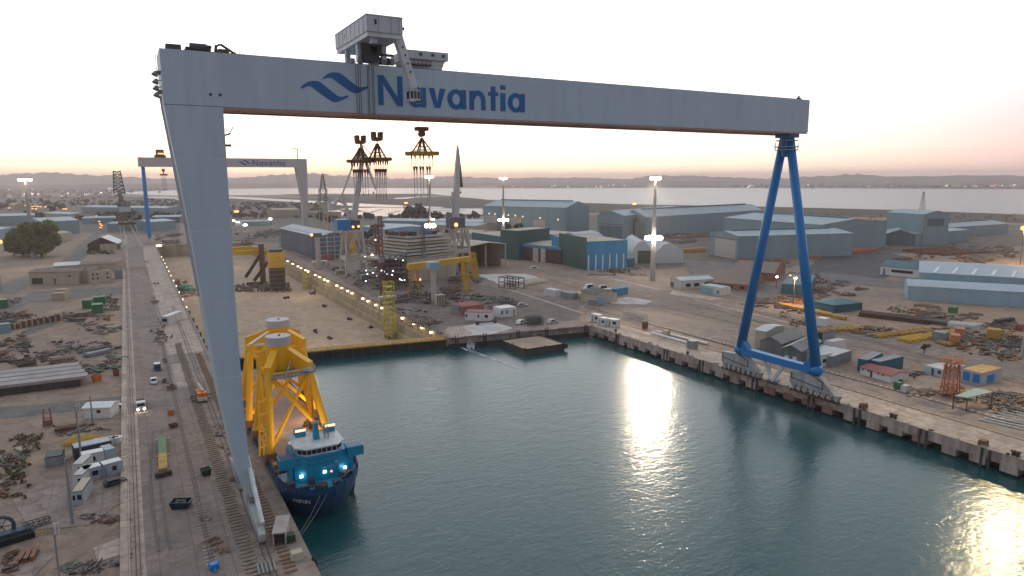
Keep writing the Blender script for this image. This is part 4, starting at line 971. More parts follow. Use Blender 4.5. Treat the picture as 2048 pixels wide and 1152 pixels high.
# flat pontoon and outfall foam
bt = [P(1002, 681, -2.2), P(1050, 699.5, -2.2), P(1129, 688, -2.2), P(1079, 671, -2.2)]
pt = thing('pontoon', 'flat square pontoon barge with tan deck and black sides moored by the pier', 'pontoon', (bt[0].x+12, bt[0].y-5, WZ))
MB().prism([(v.x, v.y) for v in bt], -6, -2.4).build('hull', STEELD, pt)
ctr = sum(bt, Vector())/4
MB().prism([(ctr.x+(v.x-ctr.x)*.985, ctr.y+(v.y-ctr.y)*.985) for v in bt], -2.4, -2.25).build('deck', mat('pontoon_deck', (.42, .30, .21), rough=.9, var=.25, scale=.2, alt=(.24, .18, .12), altscale=.1, altamt=.8), pt)
m = MB()
for i in range(4):
    a, b = bt[i], bt[(i+1) % 4]; m.bar(a+Vector((0, 0, .0)), b+Vector((0, 0, .0)), .5, .4)
    for k in (0.02, .5, .98): v = a.lerp(b, k); m.tube(v, v+Vector((0, 0, .7)), .25)
m.tube(bt[2]+Vector((.4, -.4, .3)), bt[2]+Vector((.4, -.4, -1.8)), .9); m.build('bollards', TYRE, pt)
m = MB(); rnd = random.Random(5)
for k in range(900):
    f = abs(rnd.gauss(0, .45)); s = rnd.gauss(0, 1)
    px = 944+f*42+s*15*(.6+f); py = 703+f*15+s*6*(.5+f)
    if px > 1000 and py < 700: continue
    v = P(px, py, WZ+.05+.008*(k % 9)); a = rnd.uniform(0, 6.28); r = rnd.uniform(.2, .9)*(1.1-.5*min(f, 1))
    m.quad([(v.x+math.cos(a+i*1.05)*r*rnd.uniform(.5, 1.4), v.y+math.sin(a+i*1.05)*r*rnd.uniform(.4, 1), v.z) for i in range(6)])
for px, py in ((935, 695), (943, 694), (939, 697), (947, 697)):
    v = P(px, py, WZ); m.tube(v, v+Vector((.2, -.3, 2.6)), .6, .15)
tag(m.build('foam', FOAM), 'white foam where water gushes out below the pier', 'foam', kind='stuff')

for (x, y, z, e) in ((34, 163, 7.0, 1700), (30, 186, 6, 1200), (40, 192, 6, 1200)):
    d = bpy.data.lights.new('deck_flood', 'POINT'); o = bpy.data.objects.new('deck_flood', d); COL.objects.link(o); d.energy = e; d.color = (1, .72, .36); d.shadow_soft_size = .5; o.location = (x, y, z)
# ------------------------------------------------------------ buildings
def XY(px, py): v = P(px, py); return (v.x, v.y)
def building(name, label, cat, A, B, depth=None, C=None, eave=6.0, ridge=None, along='u', wall=None, roof=None, doors=(), over=.35, group=None, parapet=0.0, ridgevent=False, hip=False):
    """A->B is the visible front edge on the ground (left to right); depth runs away from us."""
    A, B = Vector((*A[:2], 0)), Vector((*B[:2], 0)); u = (B-A); Lu = u.length; u.normalize()
    v = Vector((-u.y, u.x, 0))
    if v.dot(A) < 0: v = -v
    if C is not None: depth = abs((Vector((*C[:2], 0))-B).dot(v))
    D = depth; W = lambda s, t_, z: A+u*s+v*t_+Vector((0, 0, z))
    ctr = W(Lu/2, D/2, 0); t = thing(name, label, cat, (ctr.x, ctr.y, 0), group)
    ridge = eave if ridge is None else ridge
    flat = abs(ridge-eave) < .05
    c4 = [(0, 0), (Lu, 0), (Lu, D), (0, D)]
    m = MB()
    vs = [W(s, q, 0) for s, q in c4]+[W(s, q, eave+(parapet if flat else 0)) for s, q in c4]
    fs = [(0, 1, 5, 4), (1, 2, 6, 5), (2, 3, 7, 6), (3, 0, 4, 7)]
    if not flat and not hip:
        if along == 'u': vs += [W(0, D/2, ridge), W(Lu, D/2, ridge)]; fs += [(3, 7, 4, 0)[0:0] or (4, 7, 8), (6, 5, 9)]
        else: vs += [W(Lu/2, 0, ridge), W(Lu/2, D, ridge)]; fs += [(5, 4, 8), (7, 6, 9)]
    m.add(vs, fs); wallo = m.build('wall', wall, t)
    m = MB(); o = over; th = .25; dz = (ridge-eave)
    if flat:
        m.extr([W(.15, .15, eave+.02), W(Lu-.15, .15, eave+.02), W(Lu-.15, D-.15, eave+.02), W(.15, D-.15, eave+.02)], (0, 0, .2))
    elif hip:
        k = min(D, Lu)/2
        r0, r1 = (W(k, D/2, ridge), W(Lu-k, D/2, ridge)) if Lu >= D else (W(Lu/2, k, ridge), W(Lu/2, D-k, ridge))
        e = [W(-o, -o, eave), W(Lu+o, -o, eave), W(Lu+o, D+o, eave), W(-o, D+o, eave)]
        if Lu >= D: m.add(e+[r0, r1], [(0, 1, 5, 4), (1, 2, 5), (2, 3, 4, 5), (3, 0, 4), (3, 2, 1, 0)])
        else: m.add(e+[r0, r1], [(0, 1, 4), (1, 2, 5, 4), (2, 3, 5), (3, 0, 4, 5), (3, 2, 1, 0)])
    elif along == 'u':
        h = D/2; k = dz/h*o
        for (t0, t1, z0, z1) in ((-o, h, eave-k, ridge), (D+o, h, eave-k, ridge)):
            m.extr([W(-o, t0, z0+.04), W(Lu+o, t0, z0+.04), W(Lu+o, t1, z1+.04), W(-o, t1, z1+.04)], (0, 0, th))
    else:
        h = Lu/2; k = dz/h*o
        for (s0, s1, z0, z1) in ((-o, h, eave-k, ridge), (Lu+o, h, eave-k, ridge)):
            m.extr([W(s0, -o, z0+.04), W(s0, D+o, z0+.04), W(s1, D+o, z1+.04), W(s1, -o, z1+.04)], (0, 0, th))
    ro = m.build('roof', roof or wall, t)
    if ridgevent:
        m = MB()
        if along == 'u': m.bar(W(Lu*.06, D/2, ridge+.7), W(Lu*.94, D/2, ridge+.7), 2.6, 1.2)
        else: m.bar(W(Lu/2, D*.06, ridge+.7), W(Lu/2, D*.94, ridge+.7), 2.6, 1.2)
        m.build('ridge_vent', SHBD, ro)
    for d in doors:   # (part, face, f0, f1, z0, z1, material)
        part, face, f0, f1, z0, z1, mt = d
        if face == 'A': p, q, nn = W(Lu*f0, 0, 0), W(Lu*f1, 0, 0), -v
        elif face == 'B': p, q, nn = W(Lu, D*f0, 0), W(Lu, D*f1, 0), u
        else: p, q, nn = W(0, D*f0, 0), W(0, D*f1, 0), -u
        h = z1-z0; w_ = (q-p).length; pr = .3 if w_ > 8 else .12
        MB().bar(p+nn*(pr/2-.02)+Vector((0, 0, z0+h/2)), q+nn*(pr/2-.02)+Vector((0, 0, z0+h/2)), pr, h).build(part, mt, wallo if part == 'windowpane' else t)
    t['_'] = 0; del t['_']
    return t, W, Lu, D

# --- big hall cluster in the middle distance
A, B = P(968, 462), P(1132, 470)
eA = Zt(967, 407, A); eB = Zt(1132, 421, B)
ev = (eA+eB)/2
building('assembly_hall', 'largest blue-grey assembly hall with a row of wall lamps, left of the hall cluster', 'hall', A, B, C=P(1190, 473)+Vector((40, 60, 0)), eave=ev, ridge=ev+7, along='u', wall=SHB, roof=SHR, ridgevent=True,
         doors=[('door', 'A', .02, .17, 0, ev*.62, DOORP), ('door', 'A', .34, .47, 0, ev*.58, DOORP), ('door', 'A', .62, .76, 0, ev*.52, DOORP)])
bA = P(1194, 475); bB = P(1247, 478); z0 = Zt(1194, 430, bA)
building('assembly_hall', 'blue-grey gabled hall with a dark lintel band between two taller halls', 'hall', bA, bB, depth=170, eave=z0, ridge=Zt(1220, 421, bA), along='v', wall=SHB, roof=SHR, doors=[('door_track', 'A', .05, .98, z0*.60, z0*.64, SHBD), ('door', 'A', .08, .95, 0, z0*.55, SHBD)])
bA = P(1241, 472); bB = P(1291, 476); z0 = Zt(1241, 432, bA)
t, W, Lu, D = building('assembly_hall', 'blue-grey gabled hall with a tall pale door under a black lifting frame', 'hall', bA, bB, depth=260, eave=z0, ridge=Zt(1267, 419, bA), along='v', wall=SHB, roof=SHR, ridgevent=True, doors=[('door', 'A', .04, .72, 0, z0*.80, DOORP)])
f = MB()
f.bar(W(Lu*.02, -3, z0*.86), W(Lu*.75, -6, z0*.82), 1.8, 2.4); 
for s in (.58, .66): f.bar(W(Lu*s, -6, 0), W(Lu*s, -6, z0*.82), 1.2)
f.build('lifting_frame', STEELD, t)
bA = P(1291, 468); bB = P(1312, 470); z0 = Zt(1291, 436, bA)
t, W, Lu, D = building('assembly_hall', 'narrow tan-fronted hall bay with black lifting frame behind the tall light mast', 'hall', bA, bB, depth=60, eave=z0, ridge=z0+.01, wall=TAN, roof=SHR)
f = MB(); f.bar(W(0, -3, z0*.97), W(Lu*1.5, -6, z0*.92), 1.8, 2.4)
for s in (1.1, 1.25): f.bar(W(Lu*s, -6, 0), W(Lu*s, -6, z0*.92), 1.2)
f.build('lifting_frame', STEELD, t)
bA = P(1316, 468); bB = P(1458, 459); z0 = (Zt(1316, 434, bA)+Zt(1458, 428, bB))/2
building('storage_hall', 'very long blue-grey hall with pale roof, orange crates against its wall', 'hall', bA, bB, depth=70, eave=z0, ridge=z0+6, along='u', wall=SHB, roof=SHR, ridgevent=True)
bA = P(1316, 463); 
# --- right group
A, B = P(1446, 480), P(1640, 503); z0 = Zt(1640, 450, B)
building('assembly_hall', 'wide blue-grey hall with twin gables and red hulls stored before it', 'hall', A, B, C=P(1742, 492), eave=z0, ridge=z0+4.5, along='u', wall=SHB, roof=SHR, ridgevent=True)
B1 = P(1690, 497.5); C1 = P(1742, 492); z0 = Zt(1742, 446, C1)
A, B = P(1418, 508.5), P(1475, 520); z0 = Zt(1475, 473, B)
building('workshop_hall', 'blue-grey workshop with a large pale sliding door in its gable', 'hall', A, B, C=P(1626, 500), eave=z0, ridge=Zt(1447, 459, A), along='v', wall=SHB, roof=SHR, ridgevent=True, doors=[('door', 'A', .22, .93, 0, z0*.80, DOORP), ('door_track', 'A', .02, .98, z0*.82, z0*.86, SHBD)])
A, B = P(1769, 483), P(1843, 491); z0 = Zt(1843, 429, B)
building('workshop_hall', 'tallest square blue-green hall near the bay, a lattice mast behind it', 'hall', A, B, C=P(1884, 488), eave=z0, ridge=z0+3.5, along='u', wall=SHB, roof=SHR, doors=[('louvre', 'B', .15, .8, z0*.62, z0*.86, SHBD)])
A, B = P(1744, 491), P(1812, 490); z0 = Zt(1744, 463, A)
building('workshop_hall', 'low blue-grey hall with green gable end in front of the tallest square hall', 'hall', P(1768, 490), P(1829, 492), depth=45, eave=Zt(1829, 470, P(1829, 492)), ridge=Zt(1800, 459, P(1829, 492)), along='v', wall=SHBD, roof=SHR, doors=[('door', 'A', .05, .4, 0, 8, SHBD)])
building('workshop_hall', 'long low blue-grey wing right of the green gable', 'hall', P(1830, 492), P(1936, 482), depth=34, eave=Zt(1830, 468, P(1830, 492)), ridge=Zt(1830, 466, P(1830, 492)), along='u', wall=SHB, roof=SHR)
building('storage_hall', 'long low pale-roofed shed running right from the tallest square hall', 'hall', P(1884, 476), P(2015, 466), depth=40, eave=Zt(1884, 456, P(1884, 476)), ridge=Zt(1884, 450, P(1884, 476)), along='u', wall=SHB, roof=SHR, ridgevent=True)
# --- near right light blue sheds
A, B = P(1814, 600), P(2062, 616); z0 = Zt(1815, 572, A)
building('storage_shed', 'nearest long light blue corrugated shed with a pale low-pitched roof', 'shed', A, B, depth=26, eave=z0, ridge=z0+2.2, along='u', wall=SHLB, roof=SHLR)
A2 = P(1836, 576); z0b = Zt(1836, 545, A2)
t, W, Lu, D = building('storage_shed', 'long light blue shed with skylight strips behind the nearest blue shed', 'shed', A2, P(2075, 592), depth=70, eave=z0b, ridge=z0b+3.2, along='u', wall=SHLB, roof=SHLR)
for k in range(6):
    s = Lu*(.13+.165*k); m = MB(); sl = 3.2/(D/2)
    m.bar(W(s, 1, z0b+.5), W(s+3, 19, z0b+.5+18*sl), 1.6, .35); m.build('skylight', WHITE, t)
A, B = P(1760, 549), P(1836, 556.5); z0 = Zt(1760, 532, A)
building('office_building', 'white office building with a glossy teal roof and ribbon windows', 'office', A, B, depth=26, eave=z0, ridge=z0+3.4, along='u', wall=WHITE, roof=TEALK, doors=[('door', 'A', .07, .14, 0, z0*.75, STEEL), ('window', 'A', .3, .86, z0*.42, z0*.72, GLASS)])
# --- teal and blue painted block building
P0 = P(1120, 528); P1 = P(1172, 541); P2 = P(1254, 536)
zt_ = Zt(1172, 480, P1)
t, W, Lu, D = building('paint_hall', 'bright blue and green hall with seven white pilasters on its long front', 'hall', P1, P2, depth=62, eave=zt_*.93, ridge=zt_*.93, wall=TEALB, roof=TANROOF, parapet=.4)
for k in range(6): MB().bar(W(Lu*(.055+.17*k), -.25, 0), W(Lu*(.055+.17*k), -.25, zt_*.5), .9, .4, up=(0, 1, 0)).build('pilaster', WHITE, t)
for k in range(5): MB().box(W(Lu*(.08+.2*k), -.1, zt_*.86), (1.2, .3, .9)).build('vent', GREENC, t)
m = MB(); m.extr([W(-.6, -.3, 0), W(-.6, D*.75, 0), W(-.6, D*.75, zt_*1.08), W(-.6, -.3, zt_*1.08)], tuple(u_*.9 for u_ in (W(1, 0, 0)-W(0, 0, 0)))); m.build('end_wall', GREENC, t)
MB().box(W(Lu+4, 4, 3.6), (7, 6, 7.2)).build('annex', TEALK, t)
# middle: maroon-doored recess and green tower block behind
q1, q2 = P(1040, 519), P(1122, 529)
zz = Zt(1040, 486, q1)
building('paint_hall', 'low hall with maroon doors and grey middle door between two green walls', 'hall', q1, q2, depth=60, eave=zz*.92, ridge=zz, along='u', wall=DOORR, roof=TANROOF, doors=[('door', 'A', .33, .46, 0, zz*.8, DOORP), ('door', 'A', .52, .63, 0, zz*.8, DOORP), ('fascia', 'A', .0, 1.0, zz*.8, zz*.98, TEALB)])
q1, q2 = P(1001, 517), P(1037, 520.5)
building('paint_hall', 'dark green windowless tower block left of the maroon doors', 'hall', q1, q2, depth=44, eave=Zt(1002, 460, q1), wall=GREENC, roof=TANROOF, parapet=.3, doors=[('side_band', 'B', .0, .4, 0, 15, TEALK)])
q1, q2 = P(944, 495), P(1001, 506)
building('paint_hall', 'dark teal and blue flat-roofed hall left of the dark green tower block', 'hall', q1, q2, depth=46, eave=Zt(945, 465, q1), wall=TEALK, roof=TANROOF, parapet=.3)
q1, q2 = P(1040, 500), P(1112, 506)
building('paint_hall', 'long blue hall with tan flat roof behind the maroon doors', 'hall', q1, q2, depth=40, eave=Zt(1112, 470, q2), wall=TEALB, roof=TANROOF, parapet=.3)
# --- open-fronted shelter
q1, q2 = P(938, 541), P(1011, 533); q3 = q1+(q2-q1)
t = thing('open_shelter', 'tall open-fronted steel shelter with pale roof and lit tan interior', 'shelter', (q1.x, q1.y, 0))
u = (q2-q1).normalized(); v = Vector((-u.y, u.x, 0)); Ls = (q2-q1).length; zs = Zt(1011, 488, q2); zr = Zt(965, 482, q1)
if v.y < 0: v = -v
w_ = lambda s, q, z: q1+u*s+v*q+Vector((0, 0, z))
m = MB(); m.extr([w_(-1, -1, zs), w_(Ls*.5, -1, zs+2.2), w_(Ls*.5, 40, zs+2.2), w_(-1, 40, zs)], (0, 0, .4)); m.extr([w_(Ls*.5, -1, zs+2.2), w_(Ls+1, -1, zs), w_(Ls+1, 40, zs), w_(Ls*.5, 40, zs+2.2)], (0, 0, .4)); m.build('roof', TANROOF, t)
m = MB(); m.quad([w_(0, 39, 0), w_(Ls, 39, 0), w_(Ls, 39, zs), w_(0, 39, zs)]); m.quad([w_(Ls, 6, 0), w_(Ls, 39, 0), w_(Ls, 39, zs), w_(Ls, 6, zs)]); m.quad([w_(0, 14, 0), w_(0, 39, 0), w_(0, 39, zs), w_(0, 14, zs)]); m.build('wall', TAN, t)
for s, q in ((0, 0), (Ls*.45, 0), (Ls, 0), (0, 20), (Ls*.3, 30), (Ls*.55, 30)): MB().bar(w_(s, q, 0), w_(s, q, zs), .8).build('post', CREAM, t)
m = MB()
for s in (.25, .4, .65, .8): m.bar(w_(Ls*s, 37, 0), w_(Ls*(s+.12), 37, zs), .6); m.bar(w_(Ls*(s+.12), 37, 0), w_(Ls*s, 37, zs), .6)
m.build('bracing', OCHRE, t)
# --- white fabric hangars
def hangar(label, A, B, depth, h, door=None):
    A, B = Vector((*A[:2], 0)), Vector((*B[:2], 0)); u = (B-A); Lw = u.length; u.normalize(); v = Vector((-u.y, u.x, 0))
    if v.dot(A) < 0: v = -v
    t = thing('fabric_hangar', label, 'hangar', tuple((A+B)/2))
    prof = [(0, 0), (0, .45), (.1, .66), (.28, .9), (.5, 1), (.72, .9), (.9, .66), (1, .45), (1, 0)]
    pt = [A+u*(s*Lw)+Vector((0, 0, z*h)) for s, z in prof]; m = MB(); n = len(pt); d = v*depth
    m.add(pt+[p+d for p in pt], [tuple(range(n)), tuple(reversed(range(n, 2*n)))]+[(i, i+1, n+i+1, n+i) for i in range(n-1)]); m.build('canvas', CANVAS, t)
    m = MB()
    for k in range(6):
        q = [p+d*(k/5)+Vector((0, 0, .12)) for p in pt[1:8]]
        for a, b in zip(q[:-1], q[1:]): m.bar(a, b, .3)
    m.build('rib', CRANEW, t)
    if door:
        f0, f1, z, mt = door; MB().bar(A+u*Lw*f0-v*.1+Vector((0, 0, z/2+1.8)), A+u*Lw*f1-v*.1+Vector((0, 0, z/2+1.8)), .3, z).build('door', mt, t); MB().bar(A+u*Lw*f0-v*.05+Vector((0, 0, 1)), A+u*Lw*f1-v*.05+Vector((0, 0, 1)), .2, 2).build('door_gap', STEELD, t)
    return t
hangar('white fabric hangar with dark green roller door right of the blue painted hall', P(1263, 527), P(1303, 527), 60, Zt(1285, 481, P(1285, 527)), (.3, .97, 9, DKGREEN))
hangar('white fabric hangar with closed front just right of the tall light mast', P(1311, 527), P(1366, 526), 55, Zt(1336, 486, P(1336, 527)))
hangar('pale arched hangar roof showing between the blue painted hall and the big halls', P(1106, 500), P(1170, 505), 40, 18)
# --- smaller yard buildings on the right
A, B = P(1340, 573), P(1361, 579); z0 = Zt(1361, 562, B)
building('site_office', 'white gabled hut with round-cornered front and tinted window panels, near the tall light mast', 'hut', A, B, C=P(1404, 569), eave=z0, ridge=z0+1.3, along='v', wall=WHITED, roof=SHLR, doors=[('door', 'A', .05, .35, 0, 3.4, STEELD), ('window', 'B', .15, .3, 1.5, 3.6, GLASS), ('window', 'B', .4, .55, 1.5, 3.6, GLASS), ('window', 'B', .7, .85, 1.5, 3.6, GLASS)])
A, B = P(1401, 585), P(1441, 592); z0 = Zt(1401, 570, A)
building('site_office', 'white portable office with blue patterned side panels', 'hut', A, B, depth=9, eave=z0, wall=WHITED, roof=SHLR, doors=[('side_panel', 'A', .03, .6, .6, z0*.85, SHLB), ('window', 'A', .8, .93, 1.2, 3.0, TEALB)])
A, B = P(1412, 576), P(1502, 583); z0 = Zt(1412, 564, A)
building('brick_store', 'long brick store with a brown pitched roof behind the portable office', 'store', A, B, depth=44, eave=z0, ridge=z0+5.5, along='u', wall=BRICK, roof=BRNROOF, doors=[('door', 'A', .3, .36, 0, z0*.8, STEELD), ('window', 'A', .5, .6, z0*.3, z0*.7, GLASS), ('window', 'A', .75, .85, z0*.3, z0*.7, GLASS)])
building('brick_store', 'second brown-roofed store, behind and right of the brick store', 'store', P(1462, 557), P(1548, 563), depth=44, eave=5.5, ridge=10.5, along='u', wall=BRICK, roof=BRNROOF)
building('container_row', 'long teal shipping-container stack under a small orange lamp', 'containers', P(1562, 588), P(1620, 592), C=P(1664, 571), eave=Zt(1562, 568, P(1562, 588)), wall=TEALK, roof=TEALK)
building('storage_shed', 'low hipped dark blue shed beside the right blue leg', 'shed', P(1626, 617), P(1667, 626), C=P(1690, 613), eave=Zt(1626, 602, P(1626, 617)), ridge=Zt(1640, 596, P(1640, 617)), wall=TEALK, roof=TEALK, hip=True)
A, B = P(1519, 706), P(1561, 714)
z0 = Zt(1519, 681, A)
building('quay_workshop', 'grey corrugated quayside workshop with pitched roof and small lamps behind the blue A-frame', 'workshop', A, B, C=P(1606, 694), eave=z0, ridge=z0+2.2, along='v', wall=mat('worn_grey_cladding', (.19, .20, .21), rough=.7, var=.3, scale=.4, streak=True, alt=(.12, .10, .10), altscale=.15), roof=mat('worn_grey_roof', (.25, .23, .21), rough=.8, var=.2))
A, B = P(1561, 726), P(1600, 733); z0 = Zt(1561, 697, A)
building('quay_workshop', 'darker lean-to grey workshop nearer the blue tie beam', 'workshop', A, B, C=P(1650, 712), eave=z0, ridge=z0+1.8, along='v', wall=mat('dark_grey_cladding', (.13, .145, .15), rough=.7, var=.3, scale=.4, streak=True), roof=mat('grey_sheet_roof', (.22, .22, .22), rough=.75, var=.2), doors=[('window', 'A', .2, .4, 2.2, 3.4, WHITE), ('window', 'A', .6, .8, 2.2, 3.4, WHITE)])
building('quay_workshop', 'small pale-roofed block behind the grey quayside workshop', 'workshop', P(1509, 694), P(1530, 698), depth=16, eave=7.2, ridge=8.2, along='u', wall=CREAM, roof=CANVAS)
building('storage_shed', 'grey-green shed with a rusty orange flat roof right of the blue leg', 'shed', P(1629, 687), P(1645, 690), C=P(1673, 683), eave=Zt(1645, 667, P(1645, 690)), wall=STEEL, roof=RUST, doors=[('door', 'A', .1, .9, 0, 5, DKGREEN)])
building('site_office', 'small white block with a rooftop pipe right of the blue leg', 'hut', P(1647, 704), P(1664, 708), depth=9, eave=4.6, wall=WHITE, roof=WHITED, doors=[('door', 'A', .3, .5, 0, 2.4, STEEL)])
building('site_office', 'low white flat-roofed office with dark windows at the foot of the blue leg', 'hut', P(1641, 735), P(1664, 730), depth=14, eave=4.4, wall=WHITE, roof=WHITED, doors=[('window', 'A', .15, .45, 1.6, 3.0, GLASS), ('window', 'A', .55, .68, 1.2, 3.0, GLASS), ('window', 'A', .78, .9, 1.2, 3.0, GLASS)])
building('site_office', 'white shed with open grey side right of the low flat-roofed office', 'hut', P(1664, 735), P(1702, 722), depth=13, eave=4.0, wall=STEEL, roof=WHITED)
A, B = P(1720, 748), P(1781, 766); z0 = Zt(1720, 735, A)
building('changing_hut', 'long white hut with a red roof edge beside the quay rail', 'hut', A, B, depth=9, eave=z0, ridge=z0+.9, along='u', wall=WHITE, roof=REDP, doors=[('door', 'A', .34, .40, 0, 2.3, STEELD), ('window', 'A', .06, .1, 1.6, 2.6, GLASS), ('window', 'A', .25, .29, 1.6, 2.6, GLASS), ('window', 'A', .58, .62, 1.6, 2.6, REDP), ('window', 'A', .72, .76, 1.6, 2.6, REDP)])
building('storage_shed', 'grey mono-roof shelter with dark blue end behind the red-roofed hut', 'shed', P(1714, 741), P(1735, 745), depth=15, eave=4.4, ridge=4.4, wall=TEALK, roof=STEEL)
building('storage_shed', 'second grey mono-roof shelter with a dark blue end, right of its twin', 'shed', P(1738, 744), P(1758, 749), depth=15, eave=4.4, ridge=4.4, wall=TEALK, roof=STEEL)
A, B = P(1847, 746), P(1884, 756); z0 = Zt(1847, 731, A)
building('site_office', 'pale blue-white cabin with a green door left of the orange scaffold tower', 'hut', A, B, depth=13, eave=z0, wall=mat('pale_blue_render', (.50, .58, .62), var=.08), roof=WHITED, doors=[('door', 'A', .42, .55, 0, 2.6, TEALK), ('window', 'A', .75, .92, 1.2, 2.4, STEELD)])
A, B = P(1921, 763), P(1962, 773); z0 = Zt(1921, 738, A)
building('substation', 'pale substation with yellow-ochre roof and tall blue doors', 'substation', A, B, C=P(1998, 761), eave=z0, wall=mat('pale_lilac_render', (.40, .42, .46), var=.1, streak=True), roof=mat('ochre_roof', (.46, .27, .10), rough=.85, var=.15), parapet=.2, doors=[('door', 'A', .10, .42, .9, z0*.88, BLUE), ('door', 'A', .57, .90, .9, z0*.88, BLUE), ('door', 'B', .25, .62, .6, z0*.75, BLUE)])
# grey canopy
a_, b_ = P(1908, 800), P(1950, 822)
t = thing('canopy', 'grey-green sloping sheet canopy on posts near the blue-doored substation', 'canopy', tuple(a_))
c1, c2, c3, c4 = P(1908, 793, 4.2), P(1935, 797, 4.2), P(1985, 785, 4.4), P(1955, 777, 4.4)
MB().extr([c1, c2, c3, c4], (0, 0, .25)).build('roof', mat('grey_green_sheet', (.24, .32, .32), var=.12), t)
for c in (c1, c2, c3, c4): MB().bar((c.x, c.y, 0), (c.x, c.y, c.z), .25).build('post', STEELD, t)
# --- blue-walled ship block and yard blocks right of the dock
A, B = P(566, 500), P(640, 521)
A = Vector((XD+24, P(566, 500).y, 0)); 
p1, p2 = P(640, 519), P(668, 511)
zc = Zt(640, 467, p1)
q1 = Vector((150, 870, 0)); q2 = Vector((p1.x, p1.y, 0))
t, W, Lu, D = building('ship_block', 'huge scaffolded blue block under a white tarpaulin roof beside the dry dock', 'ship block', P(563, 494), P(640, 518), C=P(672, 507), eave=Zt(640, 474, p1), ridge=Zt(640, 466, p1), along='u', wall=ribbed('scaffold_blue', (.10, .16, .25), pitch=3.5, depth=.5, rust=(.28, .30, .33)), roof=CANVAS, over=1.5)
m = MB()
for k in range(26):
    s = Lu*k/25; m.bar(W(s, -1.6, 0), W(s, -1.6, Zt(640, 474, p1)), .35)
for z in range(2, 24, 4): m.bar(W(0, -1.6, z), W(Lu, -1.6, z), .3)
m.build('scaffold', STEEL, t)
m = MB(); 
for z in range(3, 24, 4): m.bar(W(Lu+1.2, 0, z), W(Lu+1.2, D, z), .5, .5)
for k in range(5): m.bar(W(Lu+1.2, D*k/4, 0), W(Lu+1.2, D*k/4, 23), .5)
m.build('end_scaffold', WHITED, t)
MB().bar(W(Lu+4, D+2, 0), W(Lu+4, D+2, 25), 4, 5).build('yellow_panel', YELD, t)
# white banded ship block (grand block)
A, B = P(818, 556), P(905, 549)
t, W, Lu, D = building('ship_block', 'white banded ship block with many deck levels and lights beneath a small gantry', 'ship block', P(818, 566), P(912, 553), depth=40, eave=Zt(818, 520, P(818, 566)), wall=CREAM, roof=STEEL)
zz = Zt(818, 520, P(818, 566))
for k in range(7):
    z = zz+1.6+k*2.3; i = .0+k*.015
    MB().extr([W(Lu*i, D*.1-(k % 2), z-1.5), W(Lu*(1-i*.5), D*.1-(k % 2), z-1.5), W(Lu*(1-i*.5), D*.9, z-1.5), W(Lu*i, D*.9, z-1.5)], (0, 0, 1.5)).build('deck_level', (CREAM, CREAM, WHITED)[k % 3], t)
rnd = random.Random(71)
for k in range(46): s = rnd.uniform(.02, .98); q = rnd.uniform(.1, .8); MB().base(W(Lu*s, D*q, zz+15.5), (rnd.uniform(1, 4), rnd.uniform(1, 3), rnd.uniform(.6, 3.2))).build('deck_box', (STEELD, STEEL, RUST, CREAM)[k % 4], t)
m = MB(); m.sphere(W(Lu*.30, D*.5, zz+15), 9, 14, 8, .45); m.sphere(W(Lu*.62, D*.4, zz+15), 10, 14, 8, .40); m.build('tarpaulin', mat('blue_tarpaulin', (.025, .055, .15), rough=.7, var=.3), t)
for k in range(34):
    MB().box(W(-rnd.uniform(2, 22), rnd.uniform(-2, 22), rnd.uniform(1, 19)), (.6, .4, .35)).build('work_light', LAMPC, t)
for k in range(6):
    s = rnd.uniform(-14, -10); MB().box(W(-11+rnd.uniform(-1, 1), 10, 2+k*3.2), (20, 22, .7)).build('staging_deck', (SCRAPG, RUST, STEEL)[k % 3], t)
m = MB()
for k in range(14): m.bar(W(-21+k*1.5, -1+(k % 3), 0), W(-21+k*1.5, -1+(k % 3), 20), .3)
for k in range(7): m.bar(W(-21, -1, 2+k*3), W(0, -1, 2+k*3), .25)
m.build('staging', RUSTD, t)
for k in range(9):
    s = Lu*(.08+.1*k); MB().bar(W(s, -1.2, 0), W(s, -1.2, zz), .4).build('stiffener', OCHRE if k % 2 else CREAM, t)
# block sheds behind (middle distance left of the green block)
for (a, b, d, h, wl, rf, lab) in (
    ((772, 476), (842, 480), 30, 13, TAN, TANROOF, 'tan shed with furnace-lit orange front behind the portal cranes'),
    ((724, 478), (770, 486), 60, 15, SHLB, SHLR, 'pale blue ribbed shed right of the blue crane cab'),
    ((842, 466), (952, 470), 60, 11, TAN, SHR, 'long tan works building behind the slender white crane'),
    ((760, 450), (850, 452), 50, 7, SHB, SHLR, 'low pale-roofed shed nearest the salt ponds'),
    ((862, 452), (960, 456), 60, 8, SHB, SHLR, 'low grey shed with bright lamps beside the big hall'),
    ((905, 482), (945, 486), 40, 10, CREAM, TANROOF, 'cream storeyed block behind the open shelter')):
    building('works_shed', lab, 'shed', P(*a), P(*b), depth=d, eave=h, ridge=h+2, along='u', wall=wl, roof=rf)
m = MB(); fq = P(808, 470)
tag(MB().bar(P(790, 474)+Vector((0, -1, 7)), P(823, 478)+Vector((0, -1, 6)), 1, 9).build('lit_opening', GLOWO), 'bright yellow-orange lit opening in the tan shed', 'lit opening')
